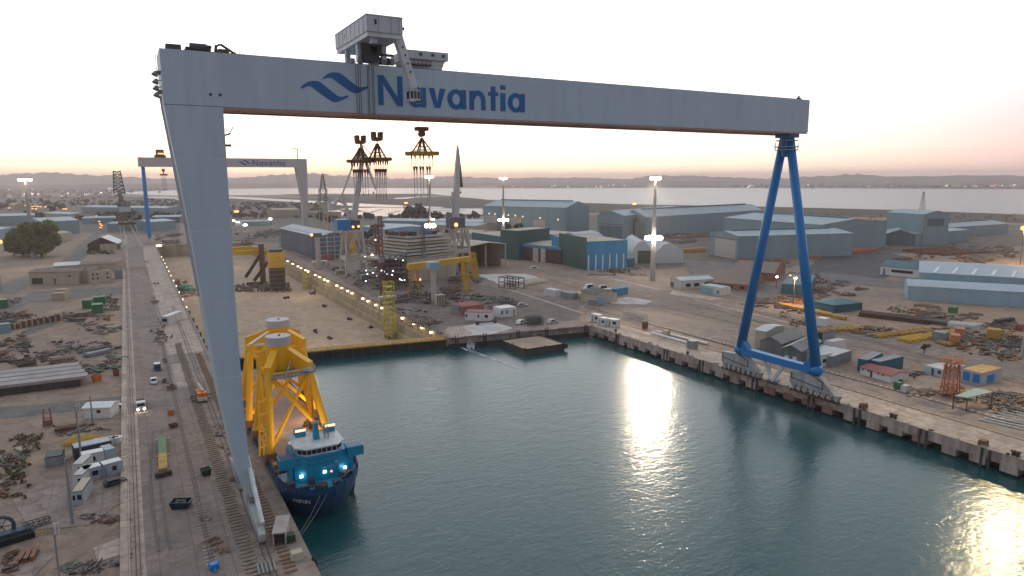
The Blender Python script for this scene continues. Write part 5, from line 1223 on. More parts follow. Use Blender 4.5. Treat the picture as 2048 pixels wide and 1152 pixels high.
# --- left side buildings
A, B = P(60, 570), P(229, 564)
z0 = Zt(62, 545, A)
building('yard_building', 'long low cream building with brown roof beside the left quay road', 'building', A, P(158, 568), depth=16, eave=z0, ridge=z0+1.6, along='u', wall=CREAM, roof=BRNROOF, doors=[('window', 'A', .05, .27, 0.6, 4.6, STEELD), ('door', 'A', .5, .53, 0, 4, STEELD), ('window', 'A', .8, .84, 5, 6.2, GLASS)])
A, B = P(180, 568), P(226, 564); z0 = Zt(183, 545, A)
building('yard_building', 'square cream two-storey block with small dark windows next to the long low building', 'building', A, B, depth=13, eave=z0, wall=CREAM, roof=BRNROOF, parapet=.3, doors=[('window', 'A', f, f+.07, z, z+1.4, GLASS) for f in (.12, .32, .75) for z in (z0*.35, z0*.72)])
building('yard_building', 'recessed link block with a brown roof between two cream buildings', 'building', P(156, 566), P(183, 566), depth=16, eave=8, ridge=9.5, along='u', wall=TAN, roof=BRNROOF)
building('yard_building', 'low grey-roofed annex with a white skylight behind the long cream building', 'building', P(108, 546), P(160, 543), depth=26, eave=5, ridge=6.4, along='u', wall=CREAM, roof=SHLR)
building('yard_building', 'dark brown store behind the cream two-storey block', 'building', P(160, 544), P(236, 541), depth=14, eave=5.5, ridge=6.6, along='u', wall=CREAM, roof=BRNROOF)
building('equipment_kiosk', 'small grey kiosk against the left quay road kerb', 'kiosk', P(230, 558), P(246, 557), depth=8, eave=6, wall=STEEL, roof=DKROOF)
# white-roofed open barn
a, b = P(176, 502), P(234, 500); h0 = Zt(176, 488, a); h1 = Zt(205, 474, a)
t, W, Lu, D = building('open_barn', 'white-roofed open barn with dark interior beside green weeds', 'barn', a, b, depth=32, eave=h0, ridge=h1, along='v', wall=DOORR, roof=WHITE, over=1.5, doors=[('front_wall', 'A', .42, 1.0, 0, h0*.92, CREAM)])
for (a, b, d, h, wl, rf, lab) in (
    ((84, 470), (160, 466), 80, 17, SHB, SHLR, 'big blue-grey gabled hall behind the leafy tree'),
    ((-40, 452), (72, 448), 60, 14, SHB, SHLR, 'long pale-roofed hall at the far left'),
    ((-40, 492), (24, 476), 60, 13, SHB, SHLR, 'flat pale-roofed shed left of the leafy tree'),
    ((115, 484), (145, 480), 20, 9, CREAM, TANROOF, 'small cream store right of the leafy tree'),
    ((215, 462), (245, 462), 30, 10, SHB, SHR, 'grey-blue store left of the tower crane'),
    ((300, 462), (352, 458), 46, 12, SHB, SHLR, 'pale shed beyond the distant blue leg'),
    ((304, 447), (360, 446), 50, 10, SHBD, SHR, 'dark flat warehouse beyond the distant blue leg'),
    ((165, 448), (240, 446), 50, 9, SHB, SHR, 'long flat warehouse between trees at left'),
    ((164, 425), (330, 428), 60, 12, SHB, SHLR, 'very long low warehouse near the marsh edge at left'),
    ((86, 437), (140, 440), 40, 10, CREAM, SHLR, 'pale flat-roofed factory near the orange street lights'),
    ((470, 452), (545, 450), 30, 6, SHB, SHR, 'low grey shed seen through the great crane portal'),
    ((548, 436), (600, 434), 40, 14, TAN, TANROOF, 'tan industrial block left of the distant crane leg'),
    ((600, 434), (650, 436), 40, 9, TAN, BRNROOF, 'brown low block right of the distant crane leg'),
    ((18, 420), (30, 422), 20, 14, TAN, TANROOF, 'tall tan block beside the orange street lights')):
    building('warehouse', lab, 'warehouse', P(*a), P(*b), depth=d, eave=h, ridge=h+h*.2, along='u', wall=wl, roof=rf)
# --- slabs / flat pontoons stored on the left yard
a, b, c, d = P(0-60, 800), P(175, 771), P(168, 745), P(-60, 768)
t = thing('steel_slab', 'long rusty-edged flat deck slab lying on blocks on the left yard', 'slab', tuple((a+b)/2))
u = (b-a).normalized(); v = Vector((-u.y, u.x, 0)); wd = 21; L_ = (b-a).length
for k in range(4):
    p = a+v*(k*5.2+2.5); MB().bar(p+Vector((0, 0, 3.0+.15*k)), p+u*(L_-k*1.2)+Vector((0, 0, 3.0+.15*k)), 4.9, 1.0).build('deck_panel', mat('weathered_deck', (.38, .34, .32), rough=.85, var=.25, scale=.4, alt=(.26, .21, .18), altscale=.2), t)
MB().bar(a+v*3+Vector((0, 0, 1.3)), a+u*(L_-2)+v*3+Vector((0, 0, 1.3)), 5.5, 2.6).build('underframe', STEELD, t)
for k in range(9): MB().base(a+u*(L_*k/9+1)+v*.4, (1, 1, 2.4)).build('support', RUSTD, t)
# ------------------------------------------------------------ light masts and lamps
for mt in (LAMPW, LAMPO, LAMPR, LAMPC): mt.cycles.emission_sampling = 'NONE'
def spot(loc, tgt, power, size, col, blend=.5, rad=1.2, name='floodlight_beam'):
    d = bpy.data.lights.new(name, 'SPOT'); o = bpy.data.objects.new(name, d); COL.objects.link(o)
    d.energy = power; d.spot_size = R_(size); d.spot_blend = blend; d.color = col; d.shadow_soft_size = rad
    o.location = loc; o.rotation_euler = (Vector(tgt)-Vector(loc)).to_track_quat('-Z', 'Y').to_euler(); return o
def point(loc, power, col, rad=.6, name='lamp_light'):
    d = bpy.data.lights.new(name, 'POINT'); o = bpy.data.objects.new(name, d); COL.objects.link(o)
    d.energy = power; d.color = col; d.shadow_soft_size = rad; o.location = loc; return o
def mast(label, b, top, r0, r1, crowns, lit=True, mt=None, n=8, grp=None):
    t = thing('light_mast', label, 'light mast', (b.x, b.y, 0), grp)
    MB().tube((b.x, b.y, 0), (b.x, b.y, top), r0, r1, 12).build('pole', mat('mast_grey', (.34, .32, .295), rough=.6, var=.08, streak=True), t)
    for zc, R in crowns:
        m = MB(); m.tube((b.x, b.y, zc-.5), (b.x, b.y, zc+.2), R*.55, R*.55, 12)
        for i in range(n): a = 2*math.pi*i/n; m.bar((b.x, b.y, zc), (b.x+math.cos(a)*R, b.y+math.sin(a)*R, zc), .18)
        h = m.build('lamp_ring', STEEL, t)
        for i in range(n):
            a = 2*math.pi*i/n; c = Vector((b.x+math.cos(a)*R, b.y+math.sin(a)*R, zc+.1))
            MB().sphere(c, (1.25 if zc > 50 else 1.8) if lit else .5, 8, 6, .8).build('lamp_head', (mt or LAMPW) if lit else STEEL, h)
    return t
b1 = P(1305, 562); mast('tall pale light mast with two lit lamp rings right of the blue painted hall', b1, 70.4, 2.0, .8, [(69.6, 2.6), (Zt(1305, 476, b1), 4.4)])
b2 = P(1007, 474); mast('dark slim light mast with two lit rings rising behind the largest hall', b2, 71, 1.6, .8, [(70, 3.6), (Zt(1007, 440, b2), 5)])
b3 = P(68, 516); mast('tall pale light mast with bright lit ring behind the leafy tree', b3, 71.5, 2.4, .9, [(70.5, 4.2)])
b4 = P(2047, 716); mast('white light mast at the right edge of the yard, its lamps above the picture', b4, 70, 1.0, .5, [(69.5, 2.6)])
b5 = P(-2, 579); mast('pale light mast at the left edge with one warm lit ring', b5, Zt(-2, 484, b5)+.5, 2.0, 1.3, [(Zt(-2, 484, b5), 3.2)], mt=LAMPO)
b6 = P(862, 521); mast('slim light mast with bright top ring and red-lit lower ring beyond the ship block', b6, 72, 1.0, .6, [(Zt(848, 354, b6), 2.6), (Zt(855, 452, b6), 3.4)])
wt = P(1290, 800, WZ)
spot((b1.x, b1.y, 69), P(1290, 770, WZ), 3.2e6, 38, (1, .83, .60), blend=1.0, rad=1.6)
spot((b1.x, b1.y, 30), P(1290, 720, WZ), .5e6, 40, (1, .83, .58), blend=1.0, rad=1.6)
spot((b4.x, b4.y, 68.5), P(1985, 1070, WZ), .5e6, 76, (1, .80, .42), blend=1.0, rad=1.6)
spot((b3.x, b3.y, 69.5), (-20, 480, 0), 1.2e6, 70, (1, .85, .62))
for (x, y, z, p) in ((72, 330, 7, 1.3e5), (100, 480, 7, 1.6e5), (50, 520, 7, 1.2e5), (80, 680, 7, 1.6e5)): point((x, y, z), 5500, (1, .76, .46), 2.0, 'dock_flood')
def lamp_post(label, px, py, by, mt=LAMPO, r=1.0, cat='lamp post', bx=None, z=None, grp=None, pw=0):
    b = P(bx or px, by); z = Zt(px, py, b) if z is None else z
    t = thing('lamp_post', label, cat, (b.x, b.y, 0), grp)
    MB().tube((b.x, b.y, 0), (b.x, b.y, z), .28, .18, 8).build('pole', STEELD, t)
    m = MB(); m.bar((b.x-1.2, b.y, z), (b.x+1.2, b.y, z), .3); m.build('arm', STEELD, t)
    for k in (-.8, .8): MB().sphere((b.x+k*r, b.y-.3, z+.1), r, 8, 6, .8).build('lamp_head', mt, t)
    if pw: point((b.x, b.y-2.5, z-1.5), pw, (1, .62, .32), .8)
lamp_post('single orange street lamp seen through the great crane portal', 475, 423, 450, r=2.0)
lamp_post('orange lamp on a short post before the salt ponds', 813, 406, 438, r=1.8)
lamp_post('white lamp on a short post before the salt ponds', 865, 439, 455, LAMPW, r=1.6)
lamp_post('orange lamp above the hall roofs just left of the tallest mast', 1267, 408, 470, r=1.5)
lamp_post('orange lamp on a T-shaped post before the long right hall', 1395, 430, 462, r=1.3, pw=9000)
lamp_post('orange lamp glowing over a heap of orange pipes by the blue leg', 1586, 556, 612, r=.75, pw=16000)
lamp_post('pale lamp left of the orange lamp by the blue leg', 1552, 554, 578, LAMPW, r=.55)
lamp_post('small lamp between the pale lamp and the orange lamp by the blue leg', 1578, 551, 575, LAMPO, r=.5)
lamp_post('bright orange floodlight on a dark post at the far right edge', 2040, 456, 530, r=2.2, pw=40000)
lamp_post('orange lamp near the corner of the scaffolded blue ship block', 628, 470, 520, r=1.4)
lamp_post('white lamp on the left of the road behind the scaffolded blue block', 541, 438, 452, LAMPW, r=1.4)
lamp_post('white lamp nearest the tree beyond the great crane leg', 491, 450, 462, LAMPW, r=1.4)
for k, (px, py) in enumerate(((468, 441), (476, 444))): lamp_post('small white lamp by the road seen through the great crane portal', px, py, 452, LAMPW, r=.9, grp='small road lamps in the portal')
for k, (px, py) in enumerate(((30, 410), (36, 410), (42, 410), (52, 411), (65, 413), (70, 412), (76, 413), (82, 413), (92, 414), (66, 417), (73, 418), (113, 416), (128, 418), (133, 418), (19, 416))):
    lamp_post('small orange street lamp in the distant row at far left', px, py, py+7, r=1.2, grp='distant orange street lamps')
for k, (px, py) in enumerate(((199, 443), (201, 448), (204, 451), (202, 455), (193, 432))):
    lamp_post('small orange lamp in the cluster along the road at left', px, py, py+7, r=.8, grp='orange road lamps at left')
for k, (px, py) in enumerate(((981, 427), (993, 428), (1021, 430), (1035, 431), (1050, 433), (1084, 436), (1118, 439))):
    v0, v1 = P(968, 462), P(1132, 470); f = (px-968)/(1132-968); bb = v0.lerp(v1, f); n_ = Vector((v1.y-v0.y, -(v1.x-v0.x), 0)).normalized()
    if n_.dot(bb) > 0: n_ = -n_
    z = Zt(px, py, bb); c = bb+n_*1.6
    t = thing('wall_lamp', 'small pinkish lamp in the row on the largest hall', 'lamp', (c.x, c.y, z), 'lamps along the largest hall')
    MB().bar((bb.x, bb.y, z+.5), (c.x, c.y, z+.5), .3).build('bracket', STEELD, t); MB().sphere((c.x, c.y, z), .9, 8, 6).build('lamp_head', LAMPO, t)
# distant settlement lights: uncountable
def lights(name, label, boxes, n, r, mt, z=6):
    m = MB(); rnd = random.Random(len(label)); 
    for k in range(n):
        x0, x1, y0, y1 = rnd.choice(boxes); v = P(rnd.uniform(x0, x1), rnd.uniform(y0, y1)); s = size_at(v, rnd.uniform(.25, 1)*r); m.box((v.x, v.y, z), (s, s, s*.8))
    tag(m.build(name, mt), label, 'town lights', kind='stuff')
LAMPT = mat('town_lamp', (1, .86, .74), emit=3.5); LAMPT.cycles.emission_sampling = 'NONE'
TOWNM = mat('town_wall', (.30, .27, .25), rough=.9, var=.5, scale=.01)
lights('town_lights', 'scattered lights of the town across the bay at right', [(1400, 2040, 368.5, 376), (1700, 2040, 367, 375), (1880, 2040, 370, 375)], 75, 1.5, LAMPT)
lights('town_lights', 'scattered lights of the far plain at left', [(0, 250, 374, 392), (60, 250, 384, 394), (200, 330, 372, 378)], 70, 1.8, LAMPT)
lights('town_lights', 'a few lights on the far shore left of the tall mast', [(990, 1300, 371, 375)], 14, 1.4, LAMPT)
lights('town_lights', 'reddish lights in the town at the far right', [(1978, 2010, 372, 374)], 8, 1.8, LAMPR)
def town(label, boxes, n, h, m_):
    m = MB(); rnd = random.Random(n)
    for k in range(n):
        x0, x1, y0, y1 = rnd.choice(boxes); v = P(rnd.uniform(x0, x1), rnd.uniform(y0, y1)); s = size_at(v, rnd.uniform(1.5, 6)); m.base((v.x, v.y, .2), (s, s*.7, rnd.uniform(.4, 1)*h), rz=rnd.uniform(0, 3))
    tag(m.build('town', m_), label, 'town', kind='stuff')
town('low pale houses of the town across the bay at right', [(1450, 2060, 370, 376.5), (1750, 2060, 368, 375)], 260, 16, TOWNM)
town('low houses and works across the plain at far left', [(-20, 250, 383, 397), (-20, 330, 376, 386)], 220, 13, TOWNM)
town('low industrial roofs along the plain behind the left yard', [(-20, 360, 425, 445), (200, 360, 412, 440)], 90, 8, mat('plain_roofs', (.20, .20, .21), var=.5, scale=.01))

# ------------------------------------------------------------ trees
def leaf_cloud(m, c, r, n, s, rnd, flat=.8):
    for k in range(n):
        while True:
            v = Vector((rnd.uniform(-1, 1), rnd.uniform(-1, 1), rnd.uniform(-1, 1)))
            if .12 < v.length < 1: break
        v = v*(.55+.45*rnd.random()); p = Vector(c)+Vector((v.x*r, v.y*r, v.z*r*flat)); a, b = rnd.uniform(0, 6.28), rnd.uniform(-1, 1); q = s*rnd.uniform(.6, 1.4)
        d = Vector((math.cos(a), math.sin(a), b)).normalized(); e = d.cross(Vector((rnd.uniform(-1, 1), rnd.uniform(-1, 1), .4))).normalized()
        m.quad([p-d*q-e*q*.5, p+d*q*.2-e*q, p+d*q, p+e*q*.8])
def tree(label, b, h, r, lm, clumps=9, dens=60, ls=.7, grp=None, seed=1, trunk=.3):
    rnd = random.Random(seed); t = thing('tree', label, 'tree', (b.x, b.y, 0), grp)
    m = MB(); m.tube((b.x, b.y, 0), (b.x, b.y, h*trunk*1.4), r*.07+.1, r*.04+.06, 7)
    for k in range(5): a = k*1.3; m.tube((b.x, b.y, h*trunk), (b.x+math.cos(a)*r*.6, b.y+math.sin(a)*r*.6, h*.65), r*.035+.05, .05, 5)
    m.build('trunk', BARK, t); m = MB()
    for k in range(clumps):
        a = rnd.uniform(0, 6.28); q = r*math.sqrt(rnd.random())*.75; zz = h*(trunk+.18+(.75-trunk)*rnd.random())
        leaf_cloud(m, (b.x+math.cos(a)*q, b.y+math.sin(a)*q, zz), r*rnd.uniform(.34, .55), dens, ls, rnd)
    m.build('crown', lm, t); return t
b = P(75, 514); hh = Zt(75, 446, b)
tree('broad leafy green tree, the largest, behind the pale left light mast', P(84, 514), hh, size_at(b, 33), LEAF, 70, 420, 1.0, seed=4, trunk=.04)
tree('broad leafy tree overlapping the largest tree on its left', P(46, 512), hh*.8, size_at(b, 28), LEAF, 50, 360, 1.0, seed=9, trunk=.03)
rnd = random.Random(21); 
for k in range(34):
    px = rnd.choice([rnd.uniform(630, 700), rnd.uniform(700, 960), rnd.uniform(840, 960)]); py = rnd.uniform(436, 446)
    b = P(px, py); tree('small dark tree in the ragged row before the salt ponds', b, rnd.uniform(5, 13), rnd.uniform(4, 10), LEAFD, 6, 26, 1.8, 'dark trees before the salt ponds', seed=k, trunk=.15)
b = P(828, 441); tree('dome-shaped dark tree standing against the bright salt ponds', b, 24, 24, LEAFD, 14, 60, 2.4, seed=77, trunk=.1)
for k in range(30):
    px = rnd.uniform(0, 345); py = rnd.uniform(404, 452); b = P(px, py)
    tree('dark shrubby tree among the sheds on the far left plain', b, rnd.uniform(7, 15), rnd.uniform(6, 16), LEAFD, 7, 30, 2.2, 'dark trees on the left plain', seed=100+k, trunk=.1)
for k, (px, py) in enumerate(((1012, 467), (1038, 470))):
    tree('small round dark tree against the wall of the largest hall', P(px, py), 15, 6, LEAFD, 7, 60, 1.2, 'trees at the largest hall', seed=300+k)
tree('dark green shrub by the pale blue ribbed shed', P(735, 486), 14, 7, LEAFD, 7, 50, 1.2, seed=330)
tree('tree by the ribbed shed with orange light painted into its leaves', P(752, 482), 22, 10, mat('orange_lit_leaf', (.22, .13, .03), var=.4), 8, 60, 1.3, seed=331)  # orange light is put into this leaf colour
def scrub(label, boxes, n, s, mt, z=.1):
    m = MB(); rnd = random.Random(n)
    for k in range(n):
        x0, x1, y0, y1 = rnd.choice(boxes); b = P(rnd.uniform(x0, x1), rnd.uniform(y0, y1)); leaf_cloud(m, (b.x, b.y, s*.35), s*rnd.uniform(.5, 1), 12, s*.3, rnd, .6)
    tag(m.build('scrub', mt), label, 'scrub', kind='stuff')
scrub('green weeds in front of the white-roofed barn', [(176, 226, 504, 509)], 30, 2.6, LEAFG)
scrub('dark scrub and bushes along the marsh edge', [(200, 460, 402, 432), (455, 640, 405, 436)], 420, 7, LEAFD)
scrub('dark low vegetation across the marsh', [(-20, 460, 398, 412)], 160, 8, LEAFD)
scrub('low scrub along the landward edge of the right marsh', [(1200, 1500, 424, 429), (1500, 2040, 428, 446)], 300, 2.6, LEAFD)
scrub('dry weeds along the left edge of the near yard', [(0, 60, 880, 1000), (40, 90, 870, 900)], 70, 1.1, mat('dry_weed', (.16, .12, .06), var=.4))
scrub('green weed clump at the left edge of the near yard', [(22, 40, 948, 962)], 10, 1.1, LEAFG)
scrub('bushes before the blue pilastered front', [(1215, 1260, 540, 543)], 16, 1.8, LEAFD)

# ------------------------------------------------------------ shipyard cranes
def portal_base(t, b, half, ztop, m_, legw=1.2, beamz=None, tie=True):
    F4 = [Vector((b.x+sx*half, b.y+sy*half, 0)) for sx, sy in ((-1, -1), (1, -1), (1, 1), (-1, 1))]
    T4 = [Vector((b.x+sx*half*.72, b.y+sy*half*.72, ztop)) for sx, sy in ((-1, -1), (1, -1), (1, 1), (-1, 1))]
    for f, q in zip(F4, T4):
        MB().bar(f, q, legw, legw*1.1).build('leg', m_, t)
    m = MB()
    for i in range(4):
        j = (i+1) % 4; zb = (beamz or ztop*.4)/ztop
        m.bar(F4[i].lerp(T4[i], zb), F4[j].lerp(T4[j], zb), 1.4, 2.6)
        mid = T4[i].lerp(T4[j], .5); m.bar(F4[i].lerp(T4[i], zb), mid, .8); m.bar(F4[j].lerp(T4[j], zb), mid, .8)
        m.bar(T4[i], T4[j], 1.0, 1.4)
    m.build('portal_frame', m_, t)
    m = MB()
    for i in (0, 3): m.bar(F4[i]+Vector((0, 0, .7)), F4[i]+Vector((3, 0, .7)), 1.2, 1.4)
    for i in (1, 2): m.bar(F4[i]+Vector((0, 0, .7)), F4[i]-Vector((3, 0, -.7)), 1.2, 1.4)
    m.build('bogie', STEELD, t)
    MB().tube((b.x, b.y, ztop-.5), (b.x, b.y, ztop+1.2), half*.7, n=14).build('slew_ring', m_, t)
M_LAT = mat('lattice_red_brown', (.20, .085, .07), rough=.8, var=.25)
PCR = mat('portal_crane_paint', (.47, .42, .38), rough=.65, var=.12, scale=.4, streak=True)
JIBP = mat('jib_paint', (.50, .48, .47), rough=.6, var=.1, scale=.4)
b = P(708, 548); Yb = b.y; Aq = lambda x, y: atY(x, y, Yb)
t = thing('portal_crane', 'white portal crane with blue machine house and folded double jib beside the dock', 'portal crane', (b.x, b.y, 0))
portal_base(t, b, 8.2, Zt(705, 462, b), PCR, 1.3, 12.5)
p = Aq(672, 460); q = Aq(698, 438)
mh = MB().box(((p.x+q.x)/2, Yb, (p.z+q.z)/2), (q.x-p.x, 9, q.z-p.z)).build('machine_house', BLUE, t)
p = Aq(698, 460); q = Aq(716, 440); MB().box(((p.x+q.x)/2, Yb-1, (p.z+q.z)/2), (q.x-p.x, 7, q.z-p.z)).build('operator_cab', STEELD, t)
for px, py in ((702, 453), (713, 452)): MB().sphere(Aq(px, py)+Vector((0, -5.2, 0)), .9).build('deck_light', LAMPO, t)
MB().bar(Aq(707, 440), Aq(724, 322), 4.6, 3.0, 2.6, 2.0).bar(Aq(724, 322), Aq(722, 292), 2.6, 2.0, 1.4, 1.2).build('jib', JIBP, t)
MB().bar(Aq(722, 288), Aq(734, 330), 1.4, 1.2, 2.4, 2).bar(Aq(734, 330), Aq(751, 378), 2.2, 1.8, 1.0, .8).build('fly_jib', JIBP, t)
m = MB(); m.bar(Aq(699, 436), Aq(684, 388), 3.4, 2.4, 1.6, 1.4); m.bar(Aq(664, 414), Aq(684, 388), 3, 2.4, 1.6, 1.4); m.bar(Aq(690, 408), Aq(672, 400), 1.2); m.build('counter_jib', JIBP, t)
m = MB(); p = Aq(664, 414); m.box((p.x, Yb, p.z), (5, 6, 5)); m.build('counterweight', JIBP, t)
m = MB(); m.bar(Aq(685, 387), Aq(718, 297), 1.0); m.bar(Aq(724, 290), Aq(741, 306), .5); m.bar(Aq(741, 306), Aq(742, 322), .5); m.bar(Aq(731, 310), Aq(741, 306), .35); m.build('tie_rod', JIBP, t)
m = MB(); m.tube(Aq(751, 378), Aq(747, 385), .12); m.sphere(Aq(747, 386), .7); m.build('hook', STEELD, t)
b = P(918, 546); Yc = b.y; Aq = lambda x, y: atY(x, y, Yc)
t = thing('portal_crane', 'white portal crane with dark cab and jib raised almost upright', 'portal crane', (b.x, b.y, 0))
portal_base(t, b, 7.2, Zt(914, 458, b), PCR, 1.2, 17)
p = Aq(897, 456); q = Aq(925, 434); MB().box(((p.x+q.x)/2, Yc, (p.z+q.z)/2), (q.x-p.x, 9, q.z-p.z)).build('machine_house', mat('slate_paint', (.10, .11, .15), var=.15), t)
MB().sphere(Aq(906, 449)+Vector((0, -5.5, 0)), 1.5).build('deck_light', LAMPO, t)
MB().bar(Aq(911, 434), Aq(915, 330), 4.6, 3.6, 3.0, 2.4).bar(Aq(915, 330), Aq(915, 290), 3.0, 2.4, .7, .7).build('jib', JIBP, t)
m = MB(); m.bar(Aq(916, 296), Aq(923, 374), 1.0, .8, 2.0, 1.4); m.build('fly_jib', STEELD, t)
m = MB(); m.bar(Aq(905, 432), Aq(904, 384), .8); m.box(Aq(902.5, 402), (1.8, 2, 5)); m.bar(Aq(905, 392), Aq(912, 360), .4); m.build('tie_rod', JIBP, t)
m = MB(); m.tube(Aq(923, 374), Aq(921, 384), .12); m.sphere(Aq(921, 385), .7); m.build('hook', STEELD, t)
# tower crane on the left quay road
bl = P(268, 537); zq = lambda y: Zt(262, y, bl)
LATR = mat('lattice_grey', (.20, .18, .17), rough=.8, var=.2)
t = thing('tower_crane', 'lattice tower crane on a pale concrete portal astride the left quay road', 'tower crane', (bl.x, bl.y, 0))
zp = zq(495); hw = 6.6
for s in (-1, 1):
    for yy in (0, 14): MB().bar((bl.x+s*hw, bl.y+yy, 0), (bl.x+s*hw, bl.y+yy, zp), 2.0, 1.6).build('leg', WHITED, t)
m = MB(); m.box((bl.x, bl.y, zp+.4), (2*hw+2.4, 1.8, 2)); m.box((bl.x, bl.y+14, zp+.4), (2*hw+2.4, 1.8, 2)); m.box((bl.x-hw, bl.y+7, zp+.2), (1.6, 14, 1.6)); m.box((bl.x+hw, bl.y+7, zp+.2), (1.6, 14, 1.6)); m.build('portal_beam', WHITED, t)
zt1, zt2, zt3 = zq(449), zq(404), zq(342); tcx = bl.x-2.0
m = MB()
for s in (-1, 1):
    for yy in (0, 14): m.bar((bl.x+s*hw*.95, bl.y+yy, zp+1), (tcx+s*1.5, bl.y+7, zt1), .9)
m.bar((bl.x-hw, bl.y+2, zp), (tcx-5, bl.y+5, zt1), .6); m.bar((bl.x+hw, bl.y+2, zp), (tcx+5.6, bl.y+5, zt1), .5); m.build('pyramid_frame', WHITED, t)
MB().box((tcx, bl.y+7, zt1+.6), (12.6, 10, 1.4)).build('platform', RUST, t)
MB().lattice((tcx-.6, bl.y+7, zt1+1), (tcx-1, bl.y+7, zt2), 9.6, 7.4, 5, .55).build('tower', LATR, t)
MB().box((tcx-.6, bl.y+2.6, zq(418.5)), (8.6, 1, 4.0)).build('sign_board', CANVAS, t)
MB().lattice((tcx-2, bl.y+7, zt2), (tcx-3, bl.y+7, zq(384)), 2.2, 2.2, 3, .4).build('mast', LATR, t)
MB().lattice((tcx-3.2, bl.y+7, zq(386)), (tcx-3.6, bl.y+7, zt3), 7.6, 4.6, 6, .42).build('jib', LATR, t)
MB().sphere((tcx-3.6, bl.y+7, zt3+.8), 1.2).build('warning_lamp', mat('lamp_amber', (1, .62, .25), emit=2.5), t)
# distant small lattice crane
b = P(652, 462); zf = lambda y: Zt(650, y, b); Aq = lambda x, y: atY(x, y, b.y)
t = thing('tower_crane', 'distant slender lattice crane on splayed legs behind the scaffolded block', 'tower crane', (b.x, b.y, 0))
for dx in (-9, -3, 3, 9): MB().bar((b.x+dx*1.15, b.y, 0), (b.x+dx*.7, b.y, zf(408)), 1.1).build('leg', CREAM, t)
MB().box((b.x, b.y, zf(406)), (17, 10, 3)).build('platform', CREAM, t); MB().box(Aq(653, 397), (9, 6, 6)).build('operator_cab', CANVAS, t)
MB().lattice(Aq(645, 404), Aq(646, 378), 8, 9, 3, .4).build('tower', LATR, t); MB().lattice(Aq(646, 380), Aq(645, 347), 7, 1.2, 6, .35).build('jib', LATR, t)
# small yellow yard gantry
t = thing('yard_gantry', 'small yellow yard gantry crane with lattice right leg in front of the ship block', 'gantry crane', tuple(P(890, 585)))
g0, g1 = P(936, 582), P(953, 560); h0 = P(824, 597); zg = Zt(936, 522, g0)
MB().bar(Vector((h0.x-2, h0.y, zg)), Vector((g0.x+4, g0.y+6, zg+.5)), 3, 3.4).build('girder', YELD, t)
for gp in (g0, g1): MB().lattice(gp, Vector((gp.x*.985, gp.y, zg)), 3.2, 3, 5, .25).build('leg', YELD, t)
for dx in (0, 4.5): MB().bar(h0+Vector((dx*1.6-2, 0, 0)), Vector((h0.x+dx*.6, h0.y, zg)), .5).build('leg', OCHRE, t)
h1 = P(858, 594)
for dx in (0, 4.5): MB().bar(h1+Vector((dx*1.2-8, 8, 0)), Vector((h1.x+dx*.6-6, h1.y+8, zg)), .45).build('leg', OCHRE, t)
# grey column with pale box
b = P(868, 604); z1 = Zt(866, 538, b)
t = thing('service_column', 'thick grey column with a pale blue box on top among the yard clutter', 'column', tuple(b))
MB().tube(b, b+Vector((0, 0, z1)), 1.7, 1.4, 12).build('column', PCR, t); MB().box(b+Vector((0, 0, z1+2)), (6.6, 5, 4)).build('box', SHLB, t)
m = MB()
for k in range(3): m.bar(b+Vector((3+k*3, 1, 0)), b+Vector((1, 0, 11-k)), .5)
m.build('stair_flight', PCR, t)
# yellow scaffold towers
def scaffold(label, b, z0, z1, w_, mt, n):
    t = thing('scaffold_tower', label, 'scaffold', (b.x, b.y, z0))
    MB().lattice((b.x, b.y, z0), (b.x, b.y, z1), w_, w_, n, .16).build('frame', mt, t)
    for k in range(1, n): MB().box((b.x, b.y, z0+(z1-z0)*k/n), (w_, w_, .12)).build('decking', mt, t)
YELS = mat('scaffold_yellow', (.55, .42, .02), rough=.6, var=.2)
b = P(803, 674, DZ); d_ = b.xy.length
b = Vector((XD-6, P(803, 674, DZ).y, 0)); scaffold('tall yellow scaffold stair tower standing in the dry dock', b, DZ, Zt(803, 562, b), 4.4, YELS, 11)
b = Vector((XD-6, 520, 0)); scaffold('short yellow scaffold tower farther along the dry dock wall', b, DZ, -.5, 4, YELS, 4)
# floater column and braces at the dock head
b = P(556, 580, DZ); zz = lambda y: Zt(556, y, b)
t = thing('floater_column', 'yellow and brown cylindrical floater column standing at the head of the dry dock', 'column', (b.x, b.y, DZ))
r = size_at(b, 16)
MB().tube((b.x, b.y, DZ), (b.x, b.y, zz(534)), r*.95, n=24).build('lower_shell', RUSTD, t); MB().tube((b.x, b.y, zz(534)), (b.x, b.y, zz(503)), r, n=24).build('upper_shell', YELD, t); MB().tube((b.x, b.y, zz(503)), (b.x, b.y, zz(498)), r*.85, n=20).build('top_ring', STEELD, t)
m = MB()
for k in range(7): 
    z = DZ+3+k*3.2
    for i in range(10): a0, a1 = i*.628, (i+1)*.628; m.bar((b.x+math.cos(a0)*r*1.12, b.y+math.sin(a0)*r*1.12, z), (b.x+math.cos(a1)*r*1.12, b.y+math.sin(a1)*r*1.12, z), .22)
m.build('scaffold', STEEL, t)
b2 = P(527, 568, DZ); c2 = Vector((b2.x, b2.y, 0)); zz2 = lambda y: Zt(527, y, c2)
t = thing('floater_column', 'dark brown braced column left of the yellow floater column', 'column', (b2.x, b2.y, DZ))
MB().tube((b2.x, b2.y, DZ), (b2.x, b2.y, zz2(488)), size_at(b2, 5.5), n=16).build('shell', RUST, t)
for (x0, y0, x1, y1) in ((491, 555, 520, 510), (508, 562, 536, 524), (493, 568, 536, 566)):
    MB().tube(atY(x0, y0, b2.y-1), atY(x1, y1, b2.y-1), 1.3, n=8).build('brace', RUSTD, t)
tb = thing('yellow_boom', 'long yellow boom beam lying across the head of the dry dock', 'beam', tuple(atY(460, 500, b2.y+6)))
